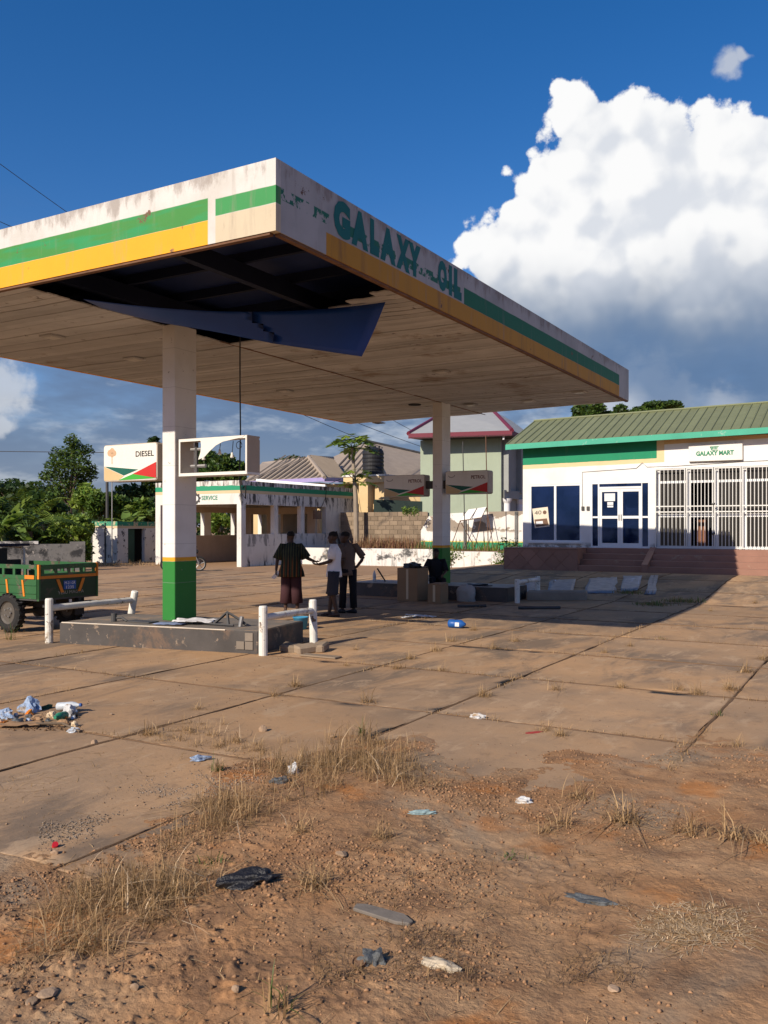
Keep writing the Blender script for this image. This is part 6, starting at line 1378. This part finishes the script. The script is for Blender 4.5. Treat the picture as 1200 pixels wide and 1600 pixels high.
# ================================================================== THINGS ABOUT THE ISLANDS
def crumple(name, label, cat, c, sx, sy, sz, mat, seed, rz=0.0, sub=3, fold=.55, group=None):
    """crumpled bag: a flattened, strongly folded closed skin"""
    bm = bmesh.new(); bmesh.ops.create_icosphere(bm, subdivisions=sub, radius=1.0); r = np.random.default_rng(seed)
    d1 = r.normal(size=(16, 3)); ph = r.uniform(0, 6.28, 16); fr = r.uniform(1.5, 6.5, 16)
    for v in bm.verts:
        p = np.array(v.co); k = 1 + fold * sum(np.sin(fr[i] * (p @ d1[i]) + ph[i]) for i in range(16)) / 9
        z = p[2] * k; z = z if z > -.25 else -.25 + (z + .25) * .15
        v.co = (p[0] * k * sx, p[1] * k * sy, (z + .25) * sz)
    me = bpy.data.meshes.new(name); bm.to_mesh(me); bm.free(); me.materials.append(mat); o = link(name, me); o.location = tuple(c); o.rotation_euler = (0, 0, rz); return tag(o, label, cat, group)
def rock(name, label, c, s, seed, mat=None, group=None, flat=.7):
    bm = bmesh.new(); bmesh.ops.create_icosphere(bm, subdivisions=2, radius=1.0); r = np.random.default_rng(seed); d1 = r.normal(size=(9, 3)); d1 /= np.linalg.norm(d1, axis=1)[:, None]; off = r.uniform(.55, .9, 9)
    for v in bm.verts:
        p = np.array(v.co)
        for i in range(9):
            e = p @ d1[i] - off[i]
            if e > 0: p = p - d1[i] * e * .95
        v.co = (p[0] * s, p[1] * s * .8, (p[2] * flat + .35) * s)
    me = bpy.data.meshes.new(name); bm.to_mesh(me); bm.free(); me.materials.append(mat or m_stone); o = link(name, me); o.location = tuple(c); o.rotation_euler = (0, 0, seed); return tag(o, label, 'stone', group)
m_bag = M('black_bag_film', (.014, .013, .014), .35, var=.3, vscale=12, bump=.5, bscale=60, bdist=.02, spec=.5)
m_wfilm = M('white_bag_film', (.60, .59, .57), .5, var=.15, vscale=12, wear=((.36, .25, .15), 14, .50, .12), bump=.5, bscale=60, bdist=.02)
m_bfilm = M('pale_blue_film', (.26, .34, .47), .4, var=.3, vscale=14, wear=((.30, .23, .16), 12, .50, .14), bump=.5, bscale=60, bdist=.02, spec=.5)
m_gfilm = M('grey_sachet_film', (.085, .09, .09), .45, var=.5, vscale=20, bump=.5, bscale=80, bdist=.02, spec=.5)
m_bpl = M('blue_plastic', (.015, .09, .32), .4, var=.1, bump=0)
def carton(name, label, x0, y0, x1, y1, z0, z1):
    t = thing(name, label, 'box', ((x0 + x1) / 2, (y0 + y1) / 2, z0)); B(x0, y0, z0, x1, y1, z1, 'box_body', m_cardboard, t, bevel=.006)
    for k, (a, b) in enumerate(((y0, (y0 + y1) / 2 - .004), ((y0 + y1) / 2 + .004, y1))): MB().extr([(x0 + .005, a, z1 + .002), (x1 - .005, a, z1 + .002), (x1 - .005, b, z1 + .002 + .03 * k), (x0 + .005, b, z1 + .002 + .01 * k)], (0, 0, .005)).build('flap', m_cardboard, t)
    B((x0 + x1) / 2 - .03, y0 - .003, z0 + .05, (x0 + x1) / 2 + .03, y0 - .0005, z1 - .02, 'tape', m_beige, t)
carton('cardboard_box', 'large brown cardboard box topped with black cloth by the rear column', -10.42, 18.72, -9.86, 19.3, 0, .80)
carton('cardboard_box', 'small brown cardboard box beside the large one by the rear column', -9.42, 18.40, -9.08, 18.82, 0, .46)
crumple('black_cloth', 'black cloth bundle lying on the large cardboard box', 'cloth', (-10.12, 18.95, .815), .26, .2, .10, m_bag, 3)
crumple('white_sack', 'pale sack leaning against the shaded island', 'sack', (-8.92, 19.48, 0.0), .26, .16, .34, M('dusty_sack', (.42, .39, .35), .8, var=.2), 5, sub=3, fold=.3)
crumple('black_rag', 'black rag lying on the shaded island top', 'rag', (-8.75, 19.95, .347), .32, .16, .05, m_bag, 6)
tag(MB().tube([P(602, 908, .35), P(590, 889, .9)], .02, 5).build('metal_rod', m_darkst), 'dark metal rod propped on the shaded island', 'rod')
# bottles
def bottle(name, label, c, h, r, mat, capm, tilt=None, rz=0.0):
    t = thing(name, label, 'bottle', c, rz if rz else 1e-4); pr = [(.002, 0), (r * .9, 0), (r, .02 * h), (r, .3 * h), (r * .92, .34 * h), (r, .38 * h), (r, .62 * h), (r * .8, .74 * h), (r * .36, .88 * h), (r * .36, .95 * h), (.002, .95 * h)]
    b = MB().lathe(pr, 14).build('bottle_body', mat, t, smooth=True); k = MB().lathe([(.002, .93 * h), (r * .42, .93 * h), (r * .42, h), (.002, h)], 12).build('bottle_cap', capm, t)
    if tilt: t.rotation_euler = (tilt, 0, rz); 
    return t
m_clear = M('cloudy_clear_plastic', (.50, .53, .55), .25, var=.15, vscale=10, bump=.2, spec=.6)
m_grnpl = M('green_plastic', (.03, .22, .12), .35, var=.15, bump=.2)
q = P(575, 910, .347); bottle('water_bottle', 'clear plastic water bottle standing on the shaded island', (q[0], 20.05, .347), .30, .045, m_clear, m_paper)
# bucket behind the guard
q = P(470, 983, 0); bk = thing('bucket', 'small blue plastic bucket on the ground behind the pipe guard', 'bucket', q)
MB().lathe([(.01, .002), (.10, .002), (.135, .20), (.145, .205), (.145, .22), (.128, .22), (.095, .015), (.01, .015)], 20, tuple(q)).build('bucket_body', M('light_blue_plastic', (.05, .25, .42), .45, var=.1, bump=0), bk, smooth=True)
MB().tube([q + np.array([.14 * math.cos(a), .14 * math.sin(a) * .3, .21 - .12 * math.sin(a)]) for a in np.linspace(0, math.pi, 12)], .004, 4).build('bucket_handle', m_steel, bk)
# scrap on the front island
def flatsheet(name, label, cat, c, sx, sy, mat, seed, rz, amp=.03, nx=12, ny=8, curl=0.0):
    r = np.random.default_rng(seed); s, t_ = np.meshgrid(np.linspace(-.5, .5, nx), np.linspace(-.5, .5, ny), indexing='ij')
    X = s * sx + r.normal(0, .02 * sx, s.shape); Y = t_ * sy + r.normal(0, .02 * sy, s.shape); Z = .008 + amp * (fbm(s * 5 + seed, t_ * 5 + 3, 3, seed)) + curl * (s ** 2) * 2
    idx = np.arange(nx * ny).reshape(nx, ny); Fq = np.stack([idx[:-1, :-1], idx[1:, :-1], idx[1:, 1:], idx[:-1, 1:]], -1).reshape(-1, 4)
    o = npmesh(name, np.stack([X, Y, Z], -1).reshape(-1, 3), Fq, mat, smooth=False); md = o.modifiers.new('t', 'SOLIDIFY'); md.thickness = .003; o.location = tuple(c); o.rotation_euler = (0, 0, rz); return tag(o, label, cat)
q = P(305, 975, .333); flatsheet('torn_sheet', 'crumpled white printed sheet on the front pump island', 'sheet', (q[0], q[1], .333), .62, .34, M('printed_sheet', (.62, .60, .58), .7, var=.3, vscale=9, bump=.2), 4, .5, .10)
q = P(268, 975, .333); flatsheet('torn_sheet', 'flat blue-grey panel lying at the foot of the front column', 'sheet', (q[0] + .05, q[1] - .05, .333), .46, .30, M('bluegrey_panel', (.20, .24, .36), .6, var=.15), 5, .3, .03)
q = P(225, 972, .333); tag(MB().box(q[0] - .28, q[1] - .12, .333, q[0] + .22, q[1] + .10, .352).build('cover_plate', m_darkst, bevel=.004), 'dark steel cover plate left of the column on the pump island', 'plate')
q = P(365, 978, .333); br = thing('bent_bracket', 'bent dark angle iron standing on the pump island', 'scrap', (q[0], q[1], .333))
MB().tube([q + np.array([-.30, -.1, .02]), q + np.array([-.12, .0, .20]), q + np.array([.10, .02, .10]), q + np.array([.2, .05, .02])], .022, 4).build('angle_bar', m_darkst, br); MB().tube([q + np.array([-.12, 0, .20]), q + np.array([-.05, -.06, .02])], .022, 4).build('angle_bar', m_darkst, br)
MB().tube([q + np.array([.14, -.02, 0]), q + np.array([.16, 0, .15])], .032, 8).build('pipe_stub', m_steel, br); MB().tube([q + np.array([-.7, -.1, .02]), q + np.array([.1, -.12, .025])], .015, 5).build('rod', m_darkst, br)
q = np.array([-10.75, 10.35, .333]); q = P(178, 971, .333); ps = thing('pipe_stub', 'short dark pipe stub on the island near the leaning post', 'pipe', (q[0], q[1], .333)); MB().tube([q, q + np.array([0, 0, .13])], .045, 10).build('stub', m_darkst, ps); MB().tube([q + np.array([.0, 0, .05]), q + np.array([.12, .05, .06]), q + np.array([.22, .06, .01])], .02, 6).build('elbow', m_darkst, ps)
for k, (px, py, s) in enumerate(((452, 1019, .15), (473, 1020, .17), (495, 1018, .15))):
    q = GP(px, py); o = MB().box(-.17, -.11, 0, .17, .11, .12).build('broken_block', m_block, bevel=.025); o.location = (q[0], q[1] + .08, q[2] - .01); o.rotation_euler = (R(random.uniform(-8, 8)), R(random.uniform(-8, 8)), .3 + k * .8); tag(o, 'broken sandcrete block lying by the end of the pump island', 'block', 'broken blocks by the pump island')
q = GP(505, 1027); tag(MB().box(q[0] - .35, q[1] - .08, 0, q[0] + .25, q[1] + .10, .025).build('flat_slab', m_block, bevel=.008), 'thin flat concrete offcut lying in front of the broken blocks', 'slab')
q = GP(705, 980); bl_ = thing('water_gallon', 'blue plastic container lying on its side in the forecourt', 'container', q)
MB().lathe([(.01, 0), (.07, 0), (.078, .02), (.078, .10), (.07, .12), (.078, .14), (.078, .24), (.04, .29), (.024, .32), (.01, .32)], 16, (q[0], q[1] - .08, q[2] + .075), ax='x').build('container_body', m_bpl, bl_, smooth=True); B(q[0] + .15, q[1] - .164, q[2] + .04, q[0] + .23, q[1] - .157, q[2] + .11, 'label_band', m_paper, bl_)
for px, py in ((650, 963), (665, 965), (640, 966)): q = GP(px, py); flatsheet('litter_scrap', 'pale litter scrap lying at the edge of the canopy shadow', 'litter', q, .45, .12, m_paper, px, random.uniform(0, 3), .05)['group'] = 'litter scraps at the canopy shadow edge'
for px, py, L in ((735, 948, .9), (830, 951, 1.3)): a = GP(px - 20, py + 1); tag(MB().tube([a + np.array([0, 0, .03]), a + np.array([L * .6, L * .4, .03])], .035, 5).build('timber_length', m_darkst), ('short' if L < 1 else 'long') + ' dark timber length lying in the canopy shadow', 'timber')

# ================================================================== FOREGROUND LITTER
q = GP(395, 1376); crumple('black_bag', 'crumpled black plastic bag lying on the dirt', 'bag', q - np.array([0, 0, .015]), .135, .055, .045, m_bag, 21, YAW + .35, 4, .75)
q = GP(585, 1500); crumple('black_bag', 'small dark film scrap half buried near the pale flattened bottle', 'bag', q - np.array([0, 0, .02]), .055, .05, .045, m_gfilm, 22, 0, 4, .7)
q = GP(925, 1408); crumple('sachet', 'long flattened grey sachet on the dirt', 'litter', q - np.array([0, 0, .006]), .125, .040, .018, m_gfilm, 23, YAW - .55, 4, .5)
q = GP(692, 1510); fb = crumple('flat_bottle', 'pale flattened plastic bottle on the dirt', 'bottle', q - np.array([0, 0, .006]), .105, .036, .024, M('yellowed_plastic', (.46, .38, .27), .35, var=.25, vscale=20, bump=.4), 24, YAW - .62, 4, .35)
q = GP(597, 1432); o = MB().extr([(-.14, -.03, 0), (.10, -.045, 0), (.16, -.03, 0), (.165, .0, 0), (.10, .035, 0), (-.10, .035, 0), (-.15, .015, 0)], (0, 0, .018)).build('shoe_sole', M('worn_grey_rubber', (.17, .145, .12), .85, var=.25, vscale=8), bevel=.004); o.location = (q[0], q[1], q[2] + .004); o.rotation_euler = (R(4), 0, YAW - .55); tag(o, 'worn grey shoe sole lying flat on the dirt', 'shoe sole')
q = GP(660, 1272); crumple('sachet', 'small bluish sachet among the dry grass', 'litter', q, .085, .022, .018, M('bluish_sachet', (.22, .30, .30), .4, var=.4, vscale=20, bump=.4), 25, YAW, 4, .5)
q = GP(457, 1208); crumple('paper_wad', 'crumpled white paper wad beside the dry grass clump', 'litter', q, .042, .032, .05, m_wfilm, 26, 1, 3, .6)
q = GP(313, 1188); crumple('clear_film', 'pale blue film scrap beside the green grass sprig', 'litter', q, .075, .045, .03, m_bfilm, 27, 1, 4, .7)
q = GP(436, 1222); crumple('clear_film', 'small grey film scrap half hidden in the dry grass', 'litter', q, .07, .04, .03, m_gfilm, 28, 1, 4, .6)
q = GP(818, 1254); crumple('paper_wad', 'small torn white paper on the smooth dirt', 'litter', q, .05, .028, .022, m_wfilm, 29, .4, 3, .7)
q = GP(748, 1122); crumple('paper_wad', 'small white rag at the slab joint', 'litter', q, .07, .035, .03, m_wfilm, 30, .4, 3, .7)
q = GP(834, 1145); crumple('wrapper', 'flat red wrapper on the stained slab', 'litter', q, .085, .03, .008, M('red_film', (.36, .05, .04), .5, var=.2), 31, .9, 3, .4)
q = GP(86, 1323); MB_ = MB().lathe([(.004, .02), (.017, .02), (.018, .0), (.014, .0), (.014, .016), (.004, .016)], 16).build('bottle_cap', M('red_plastic', (.48, .02, .03), .4, bump=0)); MB_.location = (q[0], q[1], q[2] + .004); MB_.rotation_euler = (R(40), 0, 1); tag(MB_, 'red bottle cap on the slab at the dirt edge', 'bottle cap')
q = GP(562, 1508); o = MB().lathe([(.003, 0), (.028, 0), (.031, .012), (.028, .012), (.025, .004), (.003, .004)], 18).build('tin_lid', M('rusty_tin', (.16, .09, .05), .7)); o.location = (q[0], q[1], q[2] + .01); o.rotation_euler = (R(25), 0, 0); tag(o, 'rusty round tin lid beside the dark film scrap', 'lid')
for i, (px, py, s, lb) in enumerate([(534, 1337, .045, 'flat brown stone by the shallow rut in the dirt'), (411, 1142, .05, 'ochre stone on the slab beyond the grass clump'), (148, 1162, .034, 'small pale stone on the slab below the rubbish heap'), (174, 1117, .022, 'tiny white pebble on the slab right of the rubbish heap'), (85, 1334, .026, 'pale pebble next to the red bottle cap'), (75, 1556, .045, 'flat pale stone at the rough dirt corner'), (50, 1568, .034, 'grey flat stone beside the larger pale stone'), (211, 1545, .022, 'small pointed pebble on the rough dirt'), (520, 1152, .03, 'grey stone at the tall grass clump'), (958, 1548, .03, 'flat clay clod with a sharp shadow on the dirt'), (369, 1547, .02, 'small grey chip on the rough dirt')]):
    q = GP(px, py); rock('stone', lb, q - np.array([0, 0, s * .1]), s, 100 + i, flat=.28 if 'flat' in lb else .8)
# rubbish heap on the slab at the left: separate pieces
RUBX = 1
rub = [(10, 1122, 'bag', 'crumpled blue water sachet at the left of the rubbish heap', .13, .09, .10, m_bfilm), (48, 1112, 'bag', 'large pale blue bag on top of the rubbish heap', .14, .12, .14, m_bfilm), (25, 1132, 'rag', 'grey rag in the middle of the rubbish heap', .12, .07, .07, m_gfilm), (62, 1125, 'wrapper', 'brown paper scrap in the rubbish heap', .11, .09, .06, m_cardboard), (108, 1118, 'bag', 'white and blue bag at the right of the rubbish heap', .10, .09, .11, m_wfilm), (2, 1132, 'wrapper', 'orange wrapper at the left edge of the rubbish heap', .10, .07, .035, m_or), (80, 1122, 'wrapper', 'tan paper crumpled beside the green bottle', .07, .06, .07, m_beige), (115, 1143, 'film', 'clear film scrap lying off the rubbish heap', .07, .05, .05, m_clear), (70, 1108, 'wrapper', 'dark green leaf-like scrap behind the rubbish heap', .10, .06, .05, M('dark_green_scrap', (.02, .06, .03), .7))]
for i, (px, py, nm, lb, a, b, c_, mt) in enumerate(rub):
    q = GP(px, py); crumple(nm if nm != 'film' else 'clear_film', lb, 'litter', q, a * .66, b * .66, c_ * .62, mt, 40 + i, i, 3, .75)
mixm = [m_bfilm, m_wfilm, m_cardboard, m_beige, m_gfilm, m_clear, m_or, m_bag]
for i in range(16):
    q = GP(random.uniform(-5, 118), random.uniform(1114, 1138)); s = random.uniform(.025, .05); nm = ['blue', 'white', 'brown', 'tan', 'grey', 'clear', 'orange', 'black'][i % 8]
    crumple('litter_scrap', 'small ' + nm + ' scrap among the crumbs of the rubbish heap', 'litter', q, s, s * .7, s * .8, mixm[i % 8], 70 + i, i, 2, .75, nm + ' scraps in the rubbish heap')
q = GP(90, 1112); t = bottle('plastic_bottle', 'clear plastic bottle lying in the rubbish heap', (q[0], q[1], q[2] + .05), .26, .04, m_clear, m_bpl, R(84), 1.9)
q = GP(102, 1124); t = bottle('plastic_bottle', 'green plastic bottle lying in the rubbish heap', (q[0], q[1], q[2] + .04), .20, .038, m_grnpl, m_grnpl, R(84), .4)
q = GP(40, 1136); tag(MB().tube([q + np.array([0, 0, .03]), q + np.array([.35, .12, .05]), q + np.array([.6, .1, .01])], .012, 5).build('stick', m_bark), 'thin stick poking out of the rubbish heap', 'stick')
q = GP(30, 1136); flatsheet('cardboard_scrap', 'torn brown cardboard under the rubbish heap', 'cardboard', q, .40, .14, m_cardboard, 9, .6, .05)
pts = [tuple(GP(random.uniform(-10, 125), random.uniform(1112, 1142))) for _ in range(500)]
V = []; Fq = []
def pebbles(name, label, pts, smin, smax, mat, seed, cat='gravel'):
    r = np.random.default_rng(seed); pts = np.array(pts); k = len(pts); ico = np.array([(1, 0, 0), (0, 1, 0), (-1, 0, 0), (0, -1, 0), (0, 0, .8), (0, 0, -.6)], float); tri = np.array([(0, 1, 4), (1, 2, 4), (2, 3, 4), (3, 0, 4), (1, 0, 5), (2, 1, 5), (3, 2, 5), (0, 3, 5)])
    s = smin * (smax / smin) ** (r.random(k) ** 2.2); V = ico[None] * s[:, None, None] * r.uniform(.55, 1.25, (k, 6, 3)); a = r.uniform(0, 6.28, k); ca, sa = np.cos(a)[:, None], np.sin(a)[:, None]
    x = V[:, :, 0] * ca - V[:, :, 1] * sa; y = V[:, :, 0] * sa + V[:, :, 1] * ca; V = np.stack([x, y, V[:, :, 2]], -1) + pts[:, None]; V[:, :, 2] += s[:, None] * .15
    o = npmesh(name, V.reshape(-1, 3), (np.arange(k) * 6)[:, None, None].repeat(8, 1) + tri[None] if False else ((np.arange(k) * 6)[:, None, None] + tri[None]).reshape(-1, 3), mat); return tag(o, label, cat, kind='stuff')
def scatter(n, px0, px1, py0, py1, seed, dens=None):
    r = np.random.default_rng(seed); out = []
    dmin, dmax = CH * F / (py1 - HY), CH * F / (py0 - HY)
    while len(out) < n:
        m = 4000; dep = np.sqrt(r.uniform(dmin ** 2, dmax ** 2, m)); u = r.uniform((px0 - 600) / F, (px1 - 600) / F, m); X = dep * (FW[0] + u * RT[0]); Y = dep * (FW[1] + u * RT[1])
        if dens is not None: k = r.random(m) < dens(X, Y, 600 + u * F, HY + CH * F / dep); X, Y = X[k], Y[k]
        Z = np.maximum(dirt_h(X, Y), GZ(X, Y)); out += list(zip(X, Y, Z))
    return out[:n]
pebbles('rubbish_crumbs', 'dark crumbs and ash under the rubbish heap', pts, .006, .02, m_soil, 2, 'debris')
pebbles('dirt_clods', 'small clods and pebbles strewn over the dirt', scatter(26000, -150, 1350, 1160, 1750, 3, lambda X, Y, a, b: (dirt_h(X, Y) > 0) * (.15 + sstep(fbm(X * 1.3, Y * 1.3, 3, 71), .45, .62)) * (1.1 - .75 * sstep(a, 600, 900))), .002, .015, M('dirt_clod', (.27, .15, .078), .95, var=.25, island=.45, bump=.4), 4)
pebbles('slab_grit', 'loose grit on the concrete slabs', scatter(5000, -200, 1400, 960, 1300, 5, lambda X, Y, a, b: (.05 + sstep(fbm(X * .9, Y * .9, 3, 75), .5, .7))), .003, .013, M('grit', (.26, .17, .105), .95, var=.2, island=.4, bump=.3), 6)
pebbles('grey_gravel', 'grey gravel spilled along the slab edge', scatter(2600, 60, 420, 1200, 1330, 8, lambda X, Y, a, b: sstep(-np.abs((b - 1280) + .33 * (a - 150)), -40, 0) * sstep(fbm(X * 4, Y * 4, 3, 44), .42, .68)), .002, .010, M('gravel', (.22, .175, .135), .95, var=.2, island=.4, bump=.3), 7)

# ================================================================== GRASS
def zf(x, y): return np.maximum(dirt_h(x, y), GZ(x, y)) - .004
def clump(lst, per, hmin, hmax, mats, seed, name, label, lean=.6, w=.0016):
    pts = []; spr = []
    for px, py, rpx, k in lst:
        c = GP(px, py); s = math.hypot(*(c[:2])) / F * rpx
        for _ in range(k): pts.append((c[0] + random.gauss(0, s), c[1] + random.gauss(0, s), 0)); spr.append(.03)
    return tag(blades(pts, per, hmin, hmax, spr, mats, seed, name, lean, w, zf=zf), label, 'grass', kind='stuff')
clump([(470,1205,30,26),(520,1195,35,40),(570,1190,35,44),(610,1205,30,30),(560,1160,22,22),(640,1225,28,16),(500,1225,40,22),(430,1200,26,16)], 17, .02, .27, [m_straw, m_strawd, m_strawd], 81, 'dry_grass', 'dense dry grass clump between the slabs and the dirt', 1.15)
clump([(330,1290,24,22),(365,1270,26,24),(345,1260,22,18),(300,1310,26,18),(400,1250,30,16)], 15, .02, .24, [m_straw, m_strawd, m_strawd], 82, 'dry_grass', 'dry grass clump trailing left of the dense clump', 1.7)
clump([(210,1395,34,30),(260,1385,32,30),(170,1400,30,24),(240,1420,34,22),(140,1420,26,14),(290,1400,26,14)], 17, .02, .24, [m_straw, m_strawd, m_strawd], 83, 'dry_grass', 'broad dry grass clump at the dirt edge beside the black bag', 1.7)
clump([(110,1470,26,16),(140,1490,24,14),(90,1440,24,8),(60,1500,20,5)], 15, .02, .20, [m_straw, m_strawd], 84, 'dry_grass', 'dry grass clump at the outer corner of the rough dirt', 1.8)
clump([(290,1150,26,10),(350,1165,26,12),(300,1135,20,6),(390,1170,20,8)], 24, .02, .14, [m_straw, m_strawd], 85, 'dry_grass', 'short dry grass along the broken slab edge', 1.1)
# thicker pale stalks standing out of the clumps
pts = []
for px, py, rpx, k in [(470,1205,40,16),(560,1190,50,34),(620,1215,30,12),(345,1275,40,20),(215,1400,50,30),(270,1395,30,14),(120,1475,36,12),(310,1150,40,8)]:
    c = GP(px, py); s = math.hypot(*(c[:2])) / F * rpx
    for _ in range(k): pts.append((c[0] + random.gauss(0, s), c[1] + random.gauss(0, s), 0))
tag(blades(pts, 2, .08, .30, .02, [m_strawp, m_straw], 90, 'dry_stalks', 1.3, .0030, zf=zf), 'stout pale dry stalks standing out of the grass clumps', 'grass', kind='stuff')
# straw mat
pts = scatter(4200, 980, 1190, 1425, 1510, 9, lambda X, Y, a, b: np.exp(-(((a - 1085) / 62) ** 2 + ((b - 1468) / 28) ** 2) * 1.1))
tag(blades(pts, 1, .03, .09, .004, [m_strawp, m_straw, m_strawp, m_strawd], 86, 'straw_mat', 1.8, .0024, zf=zf, flatten=.72), 'flattened mat of dry straw on the smooth dirt', 'straw', kind='stuff')
pts = scatter(2600, -100, 1300, 1170, 1700, 10, lambda X, Y, a, b: .06 + sstep(fbm(X * 1.5, Y * 1.5, 3, 91), .48, .68))
tag(blades(pts, 1, .03, .13, .01, [m_straw, m_strawd], 87, 'loose_straw', 1.6, .0018, zf=zf, flatten=.75), 'loose dry stalks strewn over the dirt', 'straw', kind='stuff')
pts = scatter(420, 480, 1000, 1340, 1560, 12, lambda X, Y, a, b: .1 + sstep(fbm(X * 1.2, Y * 1.2, 3, 95), .5, .66)); tag(blades(pts, 7, .02, .09, .02, [m_strawd, M('rootlet', (.13, .08, .05), .95, bump=0)], 88, 'dead_weeds', 1.3, .0014, zf=zf, flatten=.3), 'low dead weed stems matted on the dirt', 'weeds', kind='stuff')
# thin line of growth in the joints
pts = []
for X in XL[3:13]:
    for y in np.arange(5.4, 19, .10):
        if fbm(np.array([X * 7]), np.array([y * .8]), 3, 97)[0] > .50: pts.append((X + random.gauss(0, .03), y, 0))
for Yl in YL[1:7]:
    for x in np.arange(-13, 3, .10):
        if fbm(np.array([x * .8]), np.array([Yl * 7]), 3, 99)[0] > .48: pts.append((x, Yl + random.gauss(0, .03), 0))
tag(blades(pts, 7, .015, .10, .028, [m_strawd, m_straw], 89, 'joint_grass', 1.3, .0026, zf=zf), 'wisps of dead grass lining the slab joints', 'grass', kind='stuff')
# single tufts: a few meshes shared by many copies
tufts = []
for k in range(4):
    o = blades([(0, 0, 0)] * 3, 22 + 6 * k, .03, .18, .030, [m_straw, m_strawd, m_straw], 200 + k, 'grass_tuft', 1.5, .0018); tufts.append(o)
TL = [(575,1098,1.2),(690,1048,.9),(620,1045,.8),(912 - 450,1072,.9),(430,1088,.8),(620 - 310,1108,.7),(232,1148,.9),(975,1285,1.3),(1080,1302,1.2),(1150,1308,1.35),(1165,1050,1.1),(1140,1078,1.1),(905,1248,1.1),(805,1002,1.1),(770,1014,.9),(755,1088,1.0),(868,1078,.9),(850,1142,.8),(680,1018,1.0),(640,1030,.9),(705,1002,1.1),(1060,1078,1.0),(1090,1085,1.0),(970,1075,.8),(875,1288,1.0),(850,1300,.8),(740,985,1.0),(875,1150,.7),(1150,1165,.7),(1190,1030,1.0),(1180,942,.8),(1110,955,.7),(555,1015,.6),(540,1040,.6),(597,1310,.8),(490,1385,1.0),(470,1300,.9),(1200,1320,1.0),(985,1010,.7),(945,1020,.6)]
first = [True] * 4
for i, (px, py, s) in enumerate(TL):
    k = i % 4; q = GP(px, py); o = tufts[k] if first[k] else tufts[k].copy()
    if not first[k]: COL.objects.link(o)
    first[k] = False; o.location = (q[0], q[1], q[2] - .004); s *= 1.25; o.scale = (s, s, s); o.rotation_euler = (0, 0, i * 1.7)
    dep_ = float(q[:2] @ FW[:2]); on = float(dirt_h(np.array([q[0]]), np.array([q[1]]))[0]) > .004 and dep_ < 9
    tag(o, 'single tuft of straw-coloured dry grass sprouting from bare dirt' if on else 'single tuft of straw-coloured dry grass sprouting from a slab joint', 'grass tuft', 'dry grass tufts on the dirt' if on else 'dry grass tufts in the slab joints')
for i, (px, py, s, h0, lb) in enumerate([(1120, 1118, .03, .10, 'green grass tuft in the joint beside the stained slabs'), (340, 1205, .02, .22, 'tall green grass sprig at the slab corner'), (800, 1342, .045, .05, 'low green leafy weed on the dirt'), (440, 1580, .03, .20, 'green grass blades at the very front of the rough dirt'), (565, 1150, .015, .26, 'upright green blades in the dense dry clump'), (1035, 998, .05, .06, 'small green weed on the sunlit slab near the canopy shadow'), (1065, 940, .22, .16, 'patch of green grass crossing the canopy shadow edge'), (985, 927, .16, .14, 'shaded green grass by the low kerb'), (1020, 945, .20, .12, 'shaded green grass patch on the slabs before the shop'), (15, 1000, .03, .45, 'long green and straw grass stalks beside the tricycle wheel'), (330, 1350, .03, .10, 'green sprig in the broad dry clump')]):
    q = GP(px, py); n = 16 if s < .1 else 160
    tag(blades([tuple(q)] * 2, n, h0 * .3, h0, s, [m_grassg, m_strawd], 300 + i, 'grass_tuft', .9, .003 if s < .1 else .006), lb, 'grass tuft')
